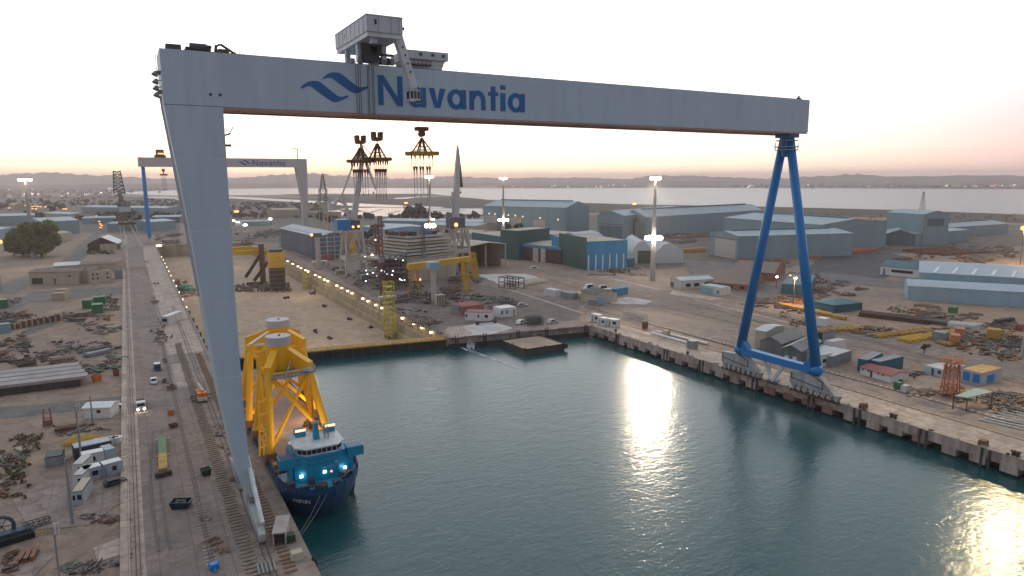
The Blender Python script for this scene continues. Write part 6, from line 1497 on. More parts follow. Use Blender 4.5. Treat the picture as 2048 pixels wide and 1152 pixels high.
MB().bar(atY(445, 506, b2.y+8), atY(545, 504, b2.y+6), 3.5, 3.6).build('beam', YELD, tb); MB().bar(atY(445, 500, b2.y+8), atY(520, 494, b2.y+14), 2.6, 3.0).build('upper_beam', YELD, tb)
MB().box(atY(513, 493, b2.y+12), (7, 2, 1.2)).build('lit_end', WHITE, tb)
tb = thing('pale_beam', 'thin pale beam along the coping at the left head of the dry dock', 'beam', (40, YD+1, .8))
MB().bar((25, YD+1, .9), (62, YD+1, .9), 1.6, 1.6).build('beam', CREAM, tb); MB().box((27, YD-.1, .9), (5, .4, 1.2)).build('lit_end', LAMPY, tb)
# orange scaffold tower
b = P(1899, 792); zo = lambda y: Zt(1899, y, b); s = size_at(b, 1)
t = thing('scaffold_tower', 'orange primer lattice tower with a spreading top near the blue-doored substation', 'scaffold', tuple(b))
for dx, dy in ((-1, -1), (1, -1), (1, 1), (-1, 1)): MB().bar(b+Vector((dx*s*14, dy*s*12, 0)), b+Vector((dx*s*9, dy*s*9, zo(728))), .34).build('leg', ORNGP, t)
MB().lattice(b, b+Vector((0, 0, zo(722))), s*17, s*15, 6, .13).build('core', ORNGP, t)
rnd = random.Random(8)
for z, rr in ((zo(716), 27), (zo(724), 24), (zo(736), 16), (zo(780), 25), (zo(772), 20)):
    m = MB()
    for i in range(11):
        a = i*.571; m.bar(b+Vector((0, 0, z-.3)), b+Vector((math.cos(a)*s*rr, math.sin(a)*s*rr, z+rnd.uniform(-.5, .6))), .18)
    for i in range(11):
        a0, a1 = i*.571, (i+1)*.571; m.bar(b+Vector((math.cos(a0)*s*rr*.8, math.sin(a0)*s*rr*.8, z)), b+Vector((math.cos(a1)*s*rr*.8, math.sin(a1)*s*rr*.8, z)), .16)
    m.build('spread_frame', ORNGP, t)
# pylon on the far marsh
b = P(1844, 424); t = thing('pylon', 'thin grey lattice pylon standing on the marsh by the bay', 'pylon', tuple(b)); zt4 = Zt(1846, 386, b)
MB().lattice(b, b+Vector((0, 0, zt4)), 9, 2, 6, .22).build('lattice', STEEL, t); MB().box(b+Vector((0, 0, zt4+1)), (5, 2, 2)).build('head', STEEL, t)

# lattice masts, hoists and oddments in the block-building yard
for k, (px, y0, y1, mt, lab) in enumerate(((765, 592, 432, M_LAT, 'reddish lattice hoist mast left of the banded ship block'), (757, 560, 455, M_LAT, 'second reddish lattice hoist mast, shorter and farther left'), (848, 560, 445, LATR, 'dark lattice hoist mast in front of the banded ship block'), (862, 548, 440, M_LAT, 'reddish lattice hoist mast right of the dark hoist mast'))):
    b = P(px, y0); t = thing('hoist_mast', lab, 'hoist mast', tuple(b)); z = Zt(px, y1, b)
    MB().lattice(b, b+Vector((0, 0, z)), 2.2, 1.8, 12, .16).build('mast', mt, t); MB().box(b+Vector((0, 0, z*.45)), (2.8, 2.8, 2.4)).build('lift_cage', ORANGE if k % 2 else STEEL, t)
b = P(638, 538); t = thing('service_column', 'pale column with an orange lamp head beside the scaffolded blue block', 'column', tuple(b)); MB().tube(b, b+Vector((0, 0, Zt(638, 475, b))), 2.2, 1.8, 12).build('column', PCR, t); MB().box(b+Vector((0, 0, Zt(638, 470, b))), (6, 4, 3)).build('box', SHBD, t)
for k, (px, py, w_, d_, h_, mt, lab) in enumerate(((655, 520, 8, 6, 5, REDR, 'red-roofed hut beside the dock lamps, nearest the blue block'), (640, 530, 12, 6, 3.4, WHITED, 'white-fronted hut with a red roof along the dock edge'), (680, 548, 6, 5, 3, TAN, 'tan crate pile along the right dock edge'), (735, 560, 9, 5, 4, STEEL, 'grey block section by the portal crane'), (775, 600, 10, 5, 2.4, WHITED, 'pale slab section near the yellow stair tower'), (880, 610, 5, 4, 6, CREAM, 'cream upright box near the grey column'), (700, 500, 10, 8, 9, YELD, 'yellow block section behind the white portal crane'), (788, 540, 8, 7, 8, RUST, 'rusty block section in the dark steel clutter'))):
    b = P(px, py); t = thing('block_section', lab, 'block section', tuple(b)); MB().base(b, (w_, d_, h_)).build('shell', mt, t)
    m = MB()
    for i in range(4): m.bar(b+Vector((-w_/2+w_*i/3, -d_/2-.15, 0)), b+Vector((-w_/2+w_*i/3, -d_/2-.15, h_)), .3)
    m.build('stiffener', STEELD, t)
# works lights among the yard
for k, (px, py, z, mt) in enumerate(((771, 548, 3, LAMPW), (757, 487, 9, LAMPW), (752, 496, 8, LAMPW), (745, 523, 5, LAMPW), (808, 540, 3, LAMPR), (840, 566, 2, LAMPR), (930, 449, 6, LAMPW), (940, 450, 6, LAMPW), (952, 451, 6, LAMPW))):
    b = P(px, py); t = thing('work_lamp', 'small bright work lamp on a stub post among the block yard clutter', 'lamp', tuple(b), 'work lamps in the block yard'); MB().tube(b, b+Vector((0, 0, z)), .2).build('post', STEELD, t); MB().sphere(b+Vector((0, 0, z+.4)), .9, 8, 6).build('lamp_head', mt, t)
# ------------------------------------------------------------ containers, huts, vehicles
def cabin(label, A, B, depth, h, wall, roof, name='site_cabin', cat='cabin', win=(), door=(), grp=None):
    ds = [('window', f, a, b, h*.42, h*.78, GLASS) for f, a, b in win]+[('door', f, a, b, 0, h*.8, STEEL) for f, a, b in door]
    return building(name, label, cat, A, B, depth=depth, eave=h, wall=wall, roof=roof, doors=ds, group=grp)
CABW = ribbed('cabin_white', (.60, .60, .60), pitch=.5, depth=.03); CABB = ribbed('cabin_blue_grey', (.40, .46, .52), pitch=.5, depth=.03)
a, bq = P(145, 1012), P(168, 1009)
cabin('nearest white site cabin at the foot of the L-shaped cabin row, one window facing us', a, bq, 7.5, 3.0, CABB, CREAM, win=[('A', .5, .85), ('A', .1, .3)])
cabin('middle white site cabin in the left arm of the L-shaped cabin row', P(145, 985)+Vector((0, 2.2, 0)), P(168, 983)+Vector((0, 2.2, 0)), 6, 3.0, CABW, WHITED, win=[('A', .5, .8)])
cabin('farthest white site cabin in the left arm of the L-shaped cabin row', P(145, 961)+Vector((0, 2, 0)), P(168, 959)+Vector((0, 2, 0)), 6, 3.0, CABW, WHITED, win=[('A', .5, .8)])
cabin('blue-grey site cabin with a green-framed window, left half of the front cabin row', P(170, 966), P(207, 956), 3, 3.0, CABB, WHITE, win=[('A', .42, .75)], door=[('A', .86, .95)])
cabin('blue-grey site cabin with a small window, right half of the front cabin row', P(208, 956), P(248, 945), 3, 3.0, CABB, WHITE, win=[('A', .45, .65)], door=[('A', .06, .16)])
cabin('white-roofed site cabin at the back of the L-shaped cabin row', P(164, 936), P(211, 926), 3, 3.0, CABW, WHITE, win=[('A', .4, .6)])
cabin('grey site cabin at the back right of the L-shaped cabin row', P(212, 926), P(234, 920), 4.5, 3.0, CABB, SHLR)
cabin('dark open-fronted container store behind the cabin row', P(150, 921), P(225, 904), 4, 3.0, STEELD, CABB, name='container_store', cat='container')
cabin('grey lorry-sized tank unit left of the cabin row', P(91, 936), P(127, 930), 5, 2.4, STEEL, STEELD, name='tank_unit', cat='tank')
a, bq = P(168, 838), P(222, 836); 
building('site_hut', 'white hut with a white pitched roof and small dark window beside the left yard road', 'hut', a, bq, depth=5.5, eave=3.2, ridge=3.9, along='u', wall=WHITE, roof=WHITE, doors=[('window', 'A', .5, .56, 1.7, 2.6, GLASS), ('window', 'A', .57, .63, 1.7, 2.6, GLASS)])
cabin('white concrete service hut with brown front on the left dock quay', P(323, 650), P(337, 650), 14, 4, WHITED, WHITE, name='service_hut', cat='hut', win=[('A', .15, .85)])
# quay shelter with dark opening
t = thing('quay_shelter', 'small pale quay shelter with a dark open front near the bow of the ship', 'shelter', tuple(P(560, 1092)))
q = P(546, 1094); q2 = P(573, 1091); u = (q2-q).normalized(); v = Vector((-u.y, u.x, 0)); Lw = (q2-q).length
w_ = lambda s, d, z: q+u*s+v*d+Vector((0, 0, z))
m = MB()
for s in (0.12, Lw-.12): m.extr([w_(s-.12, 0, 0), w_(s+.12, 0, 0), w_(s+.12, 0, 2.6), w_(s-.12, 0, 2.6)], v*7)
m.extr([w_(0, 6.8, 0), w_(Lw, 6.8, 0), w_(Lw, 6.8, 2.6), w_(0, 6.8, 2.6)], v*.2); m.build('wall', mat('pinkish_concrete', (.40, .34, .32), var=.15), t)
MB().extr([w_(-.1, -.1, 2.6), w_(Lw+.1, -.1, 2.6), w_(Lw+.1, 7.1, 2.6), w_(-.1, 7.1, 2.6)], (0, 0, .22)).build('roof', mat('pinkish_roof', (.42, .35, .33), var=.2), t)
m = MB(); m.quad([w_(.2, 1.2, 0), w_(Lw-.2, 1.2, 0), w_(Lw-.2, 1.2, 2.58), w_(.2, 1.2, 2.58)]); m.build('interior_shade', STEELD, t)  # dark sheet across the mouth stands in for the shade inside
for k, (x0, y0, x1, y1, lab) in enumerate(((1181, 642, 1197, 646, 'white office container nearest the pier corner, first of three on the right quay'), (1196, 650, 1210, 653, 'white office container in the middle of three on the right quay'), (1213, 653, 1235, 656, 'white office container farthest right of three on the right quay'))):
    cabin(lab, P(x0, y0), P(x1, y1), 3.2, 3.6, CABW, WHITE, name='office_container', cat='container', win=[('A', .55, .85)], door=[('A', .2, .32)])
cabin('white cabin with red roof edge on the pier yard', P(930, 641), P(981, 643), 8, 4.2, WHITE, REDP, win=[('A', .03, .09), ('A', .5, .56), ('A', .78, .9)])
cabin('plain white two-part cabin right of the red-edged cabin', P(1001, 636), P(1033, 632), 8, 4.6, WHITE, WHITE, win=[('A', .05, .13), ('A', .36, .44)], door=[('A', .8, .9)])
cabin('old brick hut with red and brown roof behind the red-edged cabin', P(902, 624), P(925, 632), 13, 4.6, BRICK, REDR, name='brick_hut', cat='hut', win=[('A', .1, .2), ('A', .4, .5), ('A', .7, .8)])
cabin('grey-green lean-to beside the old brick hut', P(925, 631), P(948, 626), 9, 4.4, STEEL, SHBD, name='brick_hut', cat='hut')
building('site_office', 'cream gabled hut with a dark grey roof among containers on the asphalt apron', 'hut', P(1162, 602), P(1189, 609), depth=16, eave=5.4, ridge=7.6, along='u', wall=CREAM, roof=DKROOF)
for (x0, y0, x1, y1, d, h, mt, lab) in (
    (1089, 591, 1110, 595, 5, 4, CABW, 'pale container left of the grey container on the apron'),
    (1121, 596, 1146, 600, 5, 3.6, STEEL, 'grey container between two pale ones on the apron'),
    (1146, 596, 1160, 600, 5, 3.4, CREAM, 'cream container touching the dark-roofed hut'),
    (1176, 611, 1194, 613, 3, 3.2, STEEL, 'small grey container in front of the dark-roofed hut'),
    (1194, 610, 1215, 607, 4, 3.6, SHLB, 'light blue container in front of the dark-roofed hut'),
    (1231, 592, 1256, 588, 4, 4, TEALB, 'bright blue container beside the pale slab'),
    (1213, 592, 1231, 590, 4, 3.8, CABW, 'off-white container left of the bright blue container'),
    (1284, 657, 1290, 658, 2.6, 3.0, RUST, 'rusty square skip on the right quay'),
    (1324, 673, 1332, 675, 2.6, 2.6, CREAM, 'small cream pallet box between two white pipes on the right quay'),
    (1373, 697, 1388, 700, 3, 3.2, STEEL, 'grey generator box near the far crane bogie'),
    (1632, 651, 1652, 654, 5, 3.6, WHITE, 'white container beside the right blue leg'),
    (104, 602, 130, 601, 6, 4.2, TAN, 'salmon flat block lying on the sandy ground at left'),
    (112, 598, 134, 597, 6, 5.2, TAN, 'second salmon block just behind the first at left'),
    (1895, 626, 1910, 628, 4, 3, GREEN, 'green skip against the nearest light blue shed'),
    (2030, 662, 2044, 664, 5, 3, REDP, 'small red container at the right edge of the pipe yard'),
    (1863, 680, 1890, 684, 6, 3.5, STEEL, 'grey ribbed crate left of the orange drums'),
    (1900, 690, 1920, 692, 6, 4, ORNGP, 'orange-pink crate among the yard stacks'),
    (1908, 676, 1930, 678, 6, 4, ORNGP, 'orange crate behind the orange-pink crate'),
    (1972, 680, 2000, 683, 6, 4.5, OCHRE, 'ochre crate with a dark hole in the yard stacks'),
    (1786, 778, 1800, 781, 2.5, 2.2, GREEN, 'green bin at the end of the red-roofed hut'),
    (1800, 783, 1811, 786, 2.5, 2.0, WHITED, 'white bin next to the green bin'),
    (165, 618, 184, 617, 6, 4.5, GREEN, 'left green skip in the pair of green skips'),
    (184, 628, 207, 626, 7, 4.5, GREEN, 'front right green skip below the rubble wall'),
    (186, 610, 212, 608, 7, 4, GREEN, 'rear green skip by the rubble wall'),
    (-8, 618, 16, 616, 7, 4.5, GREEN, 'olive green skip at the left edge behind the dark heaps'),
    (-6, 668, 22, 665, 4, 4, SHB, 'blue-grey low container at the left edge of the rubble row'),
    (1930, 843, 1945, 846, 0.1, .1, STEEL, '') ):
    if lab: cabin(lab, P(x0, y0), P(x1, y1), d, h, mt, mt, name='container' if h > 3.3 else 'crate', cat='container' if h > 3.3 else 'crate')

def wheel(m, c, r, w_, ax=(1, 0, 0)):
    a = Vector(ax)*(w_/2); m.tube(Vector(c)-a, Vector(c)+a, r, n=10)
def car(label, b, rz, paint, L_=4.4, W_=1.8, Hc=1.5, grp=None, suv=False):
    t = thing('parked_car', label, 'car', (b.x, b.y, b.z if b.z else 0.05), grp); o = Vector(t.location)
    pr = [(-L_/2, .35), (-L_/2, .8), (-L_*.44, .95), (-L_*.36, Hc) if suv else (-L_*.34, Hc*.97), (L_*.12, Hc), (L_*.25, .95), (L_*.47, .82), (L_/2, .6), (L_/2, .3)]
    m = MB(); m.extr([o+Vector((x, -W_/2, z)) for x, z in pr], (0, W_, 0)); m.build('body', paint, t)
    m = MB(); m.extr([o+Vector((x, -W_/2-.02, z)) for x, z in ((-L_*.36, 1.0), (-L_*.31, Hc*.92), (L_*.10, Hc*.93), (L_*.2, 1.0))], (0, W_+.04, 0))
    m.quad([o+Vector((L_*.255, y, 1.0)) for y in (-W_*.42, W_*.42)]+[o+Vector((L_*.135, y, Hc*.96)) for y in (W_*.40, -W_*.40)]); m.build('windows', GLASS, t)
    for sx in (-.31, .31):
        for sy in (-1, 1):
            m = MB(); m.tube(o+Vector((L_*sx, sy*(W_/2-.1), .33)), o+Vector((L_*sx, sy*(W_/2+.03), .33)), .33, n=10); m.build('wheel', TYRE, t)
    for sy in (-.6, .6): MB().box(o+Vector((L_/2, sy, .66)), (.06, .32, .16)).build('headlight', GLASS if False else WHITE, t)
    t.rotation_euler = (0, 0, rz); return t
PI = math.pi
car('dark off-road car with a white roof driving on the left quay road', P(315, 739, .05), -PI/2+.1, NAVYC, 5.2, 2.1, 2.2, suv=True)
bq = P(315, 739); tag(MB().box((bq.x, bq.y+.6, 2.3), (2.0, 3.2, .12)).build('roof_panel', WHITE), 'white roof panel of the dark off-road car', 'roof panel')
car('small white car on the left quay road just ahead of the lit lorry', P(308, 766, .05), -PI/2, WHITE, 4.6, 1.9, 1.8)
car('white car parked left of the cage racks on the pier', P(1042, 647, .05), .5, WHITE, 6.4, 2.4, 2.0)
car('silver car parked alone near the right end of the pier', P(1104, 646, .05), .35, WHITED, 6.6, 2.4, 2.0)
car('white car on the road before the maroon doors', P(1069, 538, .05), -.3, WHITE, 6.5, 2.5, 2.2)
car('white van parked behind the dark-roofed hut', P(1181, 578, .05), -.2, WHITE, 8.5, 3, 3.2)
car('pale van parked right of the white van on the apron', P(1208, 580, .05), -.2, WHITED, 8.5, 3, 3.2)
car('small white car parked behind the white hut on the left yard', P(228, 815, .05), .2, WHITE, 4.6, 1.9, 1.6)
car('dark car parked beside the front cabin row', P(231, 968, .05), .25, STEELD, 4.8, 2, 1.5)
car('pale car near the road marking on the pier yard', P(1045, 612, .05), -.4, WHITED, 5.5, 2.2, 1.8)
# lorry with lit headlights
b = P(283, 824); t = thing('flatbed_lorry', 'white flatbed lorry with lit headlights driving toward us on the left quay road', 'lorry', (b.x, b.y, .05)); o = Vector((b.x, b.y, .05))
m = MB(); m.extr([o+Vector((-1.25, y, z)) for y, z in ((0, .5), (0, 1.7), (.35, 2.9), (2.1, 3.0), (2.1, .5))], (2.5, 0, 0)); cb = m.build('cab', WHITE, t)
m = MB(); m.quad([o+Vector(p) for p in ((-1.1, -.01, 1.75), (1.1, -.01, 1.75), (1.05, .31, 2.75), (-1.05, .31, 2.75))]); m.build('windscreen', GLASS, cb)
MB().box(o+Vector((0, -.05, 1.0)), (2.4, .12, .7)).build('grille', STEEL, cb)
for s in (-.9, .9): MB().sphere(o+Vector((s, -.2, .85)), .28).build('headlight', LAMPW, cb)
MB().box(o+Vector((0, 6.2, 1.15)), (2.5, 8, .25)).build('flatbed', RUSTD, t); m = MB()
for s in (-1.2, 1.2): m.box(o+Vector((s, 6.2, 1.5)), (.08, 8, .5))
m.build('side_board', CREAM, t); MB().box(o+Vector((0, 5.8, .8)), (.9, 8.4, .4)).build('chassis', STEELD, t)
for y in (1.2, 7.2, 8.6):
    for s in (-1, 1): MB().tube(o+Vector((s*.95, y, .5)), o+Vector((s*1.25, y, .5)), .5, n=12).build('wheel', TYRE, t)
# orange mobile crane beside the big leg
b = P(404, 801); t = thing('mobile_crane', 'orange mobile crane with stowed white boom and outriggers on the left quay', 'mobile crane', (b.x, b.y, .05)); o = Vector((b.x, b.y, .05))
MB().box(o+Vector((0, .5, 1.1)), (2.7, 7, .9)).build('carrier', WHITED, t); MB().box(o+Vector((.1, -.6, 2.2)), (2.7, 3.0, 1.5)).build('engine_housing', ORANGE, t); MB().box(o+Vector((-.9, 1.8, 2.3)), (1.1, 1.8, 1.6)).build('operator_cab', ORANGE, t)
MB().bar(o+Vector((.4, -.6, 3.1)), o+Vector((-.2, 8.4, 3.4)), .8, .9, .6, .7).build('boom', CREAM, t)
m = MB()
for y in (-1.6, 3.2): m.bar(o+Vector((-3.0, y, .9)), o+Vector((3.0, y, .9)), .3); [m.bar(o+Vector((s*3, y, .9)), o+Vector((s*3, y, 0)), .25) for s in (-1, 1)]
m.build('outrigger', STEELD, t)
for y in (-1.5, 0, 2.6, 3.8):
    for s in (-1, 1): MB().tube(o+Vector((s*1.05, y, .6)), o+Vector((s*1.4, y, .6)), .6, n=12).build('wheel', TYRE, t)
# skips, green and ochre beam, blue bogie
def skip(label, b, rz, paint, L_=3.6, W_=2.2, h=1.4, load=RUSTD):
    t = thing('skip', label, 'skip', (b.x, b.y, .05)); o = Vector(t.location)
    m = MB(); m.extr([o+Vector((x, -W_/2, z)) for x, z in ((-L_/2, h), (-L_*.36, 0), (L_*.36, 0), (L_/2, h), (L_*.46, h), (L_*.33, .12), (-L_*.33, .12), (-L_*.46, h))], (0, W_, 0))
    for s in (-1, 1): m.extr([o+Vector((x, s*(W_/2-.06), z)) for x, z in ((-L_/2, h), (-L_*.36, 0), (L_*.36, 0), (L_/2, h))], (0, .1, 0))
    m.build('bin', paint, t); m = MB()
    for k in range(16): m.box(o+Vector((random.uniform(-.4, .4)*L_*.7, random.uniform(-.4, .4)*W_*.8, h*.7+random.uniform(0, .3))), (random.uniform(.2, .9), random.uniform(.2, .6), .25), rz=random.uniform(0, 3))
    m.build('load', load, t); m = MB()
    for s in (-1, 1):
        for x in (-.3, .3): m.bar(o+Vector((x*L_, s*(W_/2+.1), .3)), o+Vector((x*L_, s*(W_/2+.1), h)), .14)
    m.build('lug', paint, t); t.rotation_euler = (0, 0, rz)
skip('dark blue skip alone on the left quay road', P(363, 1014), -.45, NAVYC, 4.2, 2.6, 1.5, STEELD)
skip('small dark green rubbish skip near the foot of the great crane leg', P(412, 950), .2, DKGREEN, 2.2, 1.9, 1.6)
skip('small orange skip on the left quay road behind the green beam', P(342, 830), 0, ORANGE, 2.0, 1.4, 1.3)
skip('small rusty skip nearer than the orange skip', P(347, 855), .3, RUST, 2.2, 1.6, 1.1)
skip('orange-red skip by the flat deck slab on the left yard', P(194, 762), .3, ORANGE, 3, 2.2, 2.2)
skip('red drum skip right of the orange-red skip', P(233, 751), 0, REDP, 2.2, 2, 2)
t = thing('box_beam', 'long box beam, green at its far half and ochre at its near half, on the left quay road', 'beam', tuple(P(324, 910)))
b0, b1q = P(327, 950), P(325, 880); um = b0.lerp(b1q, .42)
MB().bar(b0+Vector((0, 0, 1.0)), um+Vector((0, 0, 1.0)), 1.9, 1.4).build('ochre_half', OCHRE, t); MB().bar(um+Vector((0, 0, 1.0)), b1q+Vector((0, 0, 1.0)), 1.9, 1.4).build('green_half', mat('pale_green_paint', (.12, .20, .09), var=.2), t)
m = MB()
for f in (.0, .5, 1.0): c = b0.lerp(b1q, f); m.box(c+Vector((0, 0, .15)), (3.2, .5, .3))
m.build('bearer', WHITED, t); MB().box(b0+Vector((0, -.9, .7)), (3.6, 1.2, .9), rz=.15).build('end_shoe', RUSTD, t)
b = P(428, 1138); t = thing('rail_buffer', 'blue rail buffer machine at the near end of the middle rails', 'buffer', (b.x, b.y, .05)); o = Vector((b.x, b.y, .05))
MB().box(o+Vector((0, 0, .7)), (1.6, 1.6, .9), rz=.2, taper=.8).build('body', BLUE, t)
m = MB(); m.bar(o+Vector((-.9, .5, .5)), o+Vector((.9, .5, .9)), .35); m.bar(o+Vector((-.8, -.6, .6)), o+Vector((.8, -.5, .5)), .4); m.tube(o+Vector((.1, -.8, .5)), o+Vector((.1, -2, .4)), .2); m.build('arm', BLUE, t)
b = P(30, 1085); t = thing('cable_machine', 'dark blue tracked cable machine with a big reel in the bottom left corner', 'machine', (b.x, b.y, .05)); o = Vector((b.x, b.y, .05))
MBL = mat('dull_blue_machine', (.03, .07, .10), rough=.6, var=.3)
MB().bar(o+Vector((-5, -1.2, .7)), o+Vector((3.2, .6, .7)), 1.2, 1.1).build('track', TYRE, t); MB().bar(o+Vector((-5, .8, 1.2)), o+Vector((2.5, 2.2, 1.2)), 2.2, 1.2).build('chassis', MBL, t)
m = MB()
for i in range(18):
    a0, a1 = i*.349, (i+1)*.349; c = o+Vector((-2.2, 2.6, 2.6)); m.tube(c+Vector((math.cos(a0)*2, 0, math.sin(a0)*2)), c+Vector((math.cos(a1)*2, 0, math.sin(a1)*2)), .35, n=6)
for i in range(6): a0 = i*1.047; m.bar(c, c+Vector((math.cos(a0)*2, 0, math.sin(a0)*2)), .16)
m.build('reel', MBL, t); MB().lattice(o+Vector((1.2, 1.8, 1.9)), o+Vector((5.6, 3.4, 1.8)), 1.4, 1.2, 5, .07).build('frame', STEELD, t); MB().tube(o+Vector((3.4, .2, .7)), o+Vector((6.4, 1.0, 1.0)), .16).build('drawbar', OCHRE, t)
for k in range(3):
    b = P(38+k*13, 1130-k*3); t = thing('i_beam', 'short rust-red steel section in the stack of three at bottom left', 'beam', (b.x, b.y, .05), 'three rust-red sections'); m = MB()
    p, q = Vector((b.x, b.y, 0)), Vector((b.x+.6, b.y+4.2, 0))
    m.bar(p+Vector((0, 0, .2)), q+Vector((0, 0, .2)), .7, .12); m.bar(p+Vector((0, 0, 1.0)), q+Vector((0, 0, 1.0)), .7, .12); m.bar(p+Vector((0, 0, .6)), q+Vector((0, 0, .6)), .14, .8); m.build('section', ORNGP if False else mat('rust_red', (.24, .10, .055), var=.25), t)
# left yard lamp poles
def slim_pole(label, b, top, r=.28, head=0, mt=None):
    t = thing('lamp_pole', label, 'lamp pole', (b.x, b.y, 0)); MB().tube((b.x, b.y, 0), (b.x, b.y, top), r, r*.6, 8).build('pole', mt or STEEL, t)
    if head:
        m = MB(); m.bar((b.x-.9, b.y, top-.2), (b.x+.9, b.y, top-.2), .1)
        for k in range(4): m.bar((b.x-.9, b.y, top-1.2+k*.55), (b.x+.9, b.y, top-1.2+k*.55), .07)
        m.bar((b.x-.9, b.y, top-1.3), (b.x-.9, b.y, top+.6), .07); m.bar((b.x+.9, b.y, top-1.3), (b.x+.9, b.y, top+.6), .07); m.build('head_frame', STEEL, t)
        for k in range(4):
            for s in (.2, .75): MB().tube((b.x+s, b.y-.1, top-1.1+k*.55), (b.x+s, b.y-.5, top-1.25+k*.55), .1, .24, 8).build('lamp_head', WHITED, t)
b = P(163, 921); slim_pole('grey lamp pole rising in front of the dark open container store', b, Zt(153, 812, b), .3, 1)
b = P(145, 1046); slim_pole('grey lamp pole left of the nearest site cabin, footed in rubble', b, Zt(134, 915, b), .34)
b = P(186, 849); slim_pole('thin grey pole in front of the white hut on the left yard', b, Zt(182, 790, b), .26)
b = P(121, 1172); slim_pole('floodlight pole with a ladder-like lamp frame at the bottom left', b, Zt(110, 1052, b), .22, 1)
# racks, frames, person at pier
def frame_rack(label, a, b, w_, h, mt, n=4, r=.12, name='cage_rack'):
    u = (b-a).normalized(); v = Vector((-u.y, u.x, 0)); L_ = (b-a).length; t = thing(name, label, 'frame', tuple((a+b)/2)); m = MB()
    for k in range(n+1):
        p = a+u*(L_*k/n)
        for d in (0, w_): m.bar(p+v*d, p+v*d+Vector((0, 0, h)), r*1.4)
        m.bar(p+Vector((0, 0, h)), p+v*w_+Vector((0, 0, h)), r*1.3); m.bar(p+Vector((0, 0, h*.5)), p+v*w_+Vector((0, 0, h*.5)), r)
    for d in (0, w_):
        for z in (.2, h*.5, h): m.bar(a+v*d+Vector((0, 0, z)), b+v*d+Vector((0, 0, z)), r*1.3)
    m.build('frame', mt, t)
frame_rack('grey cage rack standing on the pier between two parked cars', P(1056, 652), P(1086, 650), 4, 4, STEELD, 8, .22)
frame_rack('open steel frame standing before the white slab', P(998, 575), P(1031, 580), 8, 7, RUSTD, 3, .3)
frame_rack('thin wire fence frame along the right quay edge road', P(1247, 634), P(1285, 645), 3, 3.4, STEEL, 10, .1)
frame_rack('yellow scaffold frame lying behind the white tanks on the left yard', P(127, 893), P(188, 893), 5, 1.1, YELD, 12, .13)
for k in range(4):
    b = P(196+k*13, 892-k*2); t = thing('water_tank', 'white plastic tank in the row behind the dark container store', 'tank', tuple(b), 'white tanks'); MB().tube(b, b+Vector((0, 0, 1.8)), 1.25, n=12).build('body', WHITE, t); MB().tube(b+Vector((0, 0, 1.8)), b+Vector((0, 0, 2.0)), .4, n=8).build('lid', STEEL, t)
t = thing('pipe', 'long dark pipe with round ends lying on the pier yard', 'pipe', tuple(P(970, 648))); p, q = P(955, 650), P(990, 646); MB().tube(p+Vector((0, 0, 1)), q+Vector((0, 0, 1)), .35).build('tube', STEELD, t); m = MB(); m.sphere(p+Vector((0, 0, 1)), 1.1); m.sphere(q+Vector((0, 0, 1)), 1.1); m.build('end_piece', STEELD, t)
for lab, p, q in (('longer bright white pipe lying on the right quay', P(1312, 665), P(1416, 690)), ('shorter bright white pipe lying nearer the water on the right quay', P(1303, 668), P(1375, 688))):
    t = thing('pipe', lab, 'pipe', tuple(p)); MB().tube(p+Vector((0, 0, .6)), q+Vector((0, 0, .6)), .6).build('tube', WHITE, t); m = MB()
    for f in (.1, .5, .9): c = p.lerp(q, f); m.box(c+Vector((0, 0, .1)), (.6, 1.6, .2))
    m.build('bearer', RUST, t)
for k, (px, py) in enumerate(((1775, 838), (1780, 841), (1992, 925), (2000, 928), (1210, 668), (1355, 713))):
    b = P(px, py); b.x = max(b.x, XR+1.3); t = thing('bollard', 'stubby rusty mooring bollard on the edge of the right quay', 'bollard', tuple(b), 'bollards on the right quay'); MB().tube(b, b+Vector((0, 0, 1.0)), .5, .42, 10).build('post', RUSTD, t); MB().tube(b+Vector((0, 0, 1.0)), b+Vector((0, 0, 1.4)), .72, .6, 10).build('cap', RUSTD, t)
for k, (px, py, mt, lab) in enumerate(((1723, 818, RUST, 'rusty bollard box on the right quay edge below the near bogie'), (1961, 893, BROWN, 'brown slatted box on the right quay edge near the corner of the picture'), (594, 1118, CREAM, 'cream box on the left quay tip'), (579, 1083, DKGREEN, 'green rounded winch right of the quay shelter'))):
    b = P(px, py); b.x = max(b.x, XR+1.8) if px > 1000 else b.x; t = thing('quay_box', lab, 'box', tuple(b)); MB().base(b, (2.2, 1.8, 1.4), taper=.9).build('body', mt, t); MB().box(b+Vector((0, 0, 1.5)), (2.0, 1.6, .15)).build('lid', mt, t)
for k in range(5):
    p, q = P(520+k*8, 1152-k*2), P(514+k*8, 1130-k*2); t = thing('steel_pipe', 'pale steel pipe in the bundle on the left quay tip', 'pipe', tuple(p), 'pipes on the left quay tip'); MB().tube(p+Vector((0, 0, .3)), q+Vector((0, 0, .3)), .18).build('tube', STEEL, t)
bz = P(622, 1135, -1.5); t = thing('fender_tyre', 'round black tyre fender at the tip of the left quay', 'fender', (XL+.8, bz.y, -1)); m = MB(); 
for i in range(14): a0, a1 = i*.449, (i+1)*.449; m.tube((XL+.7, bz.y+math.cos(a0)*.9, -1+math.sin(a0)*.9), (XL+.7, bz.y+math.cos(a1)*.9, -1+math.sin(a1)*.9), .45, n=6)
m.build('tyre', TYRE, t)
t = thing('trestle', 'rust-red trestle standing on the left yard', 'trestle', tuple(P(96, 852))); b = P(96, 853); m = MB()
for s in (-1, 1): m.bar(b+Vector((s*1.1, 0, 0)), b+Vector((s*.7, 1.2, 5)), .35)
for z in (1, 2.4, 3.8): m.bar(b+Vector((-1, .5, z)), b+Vector((1, .5, z)), .25)
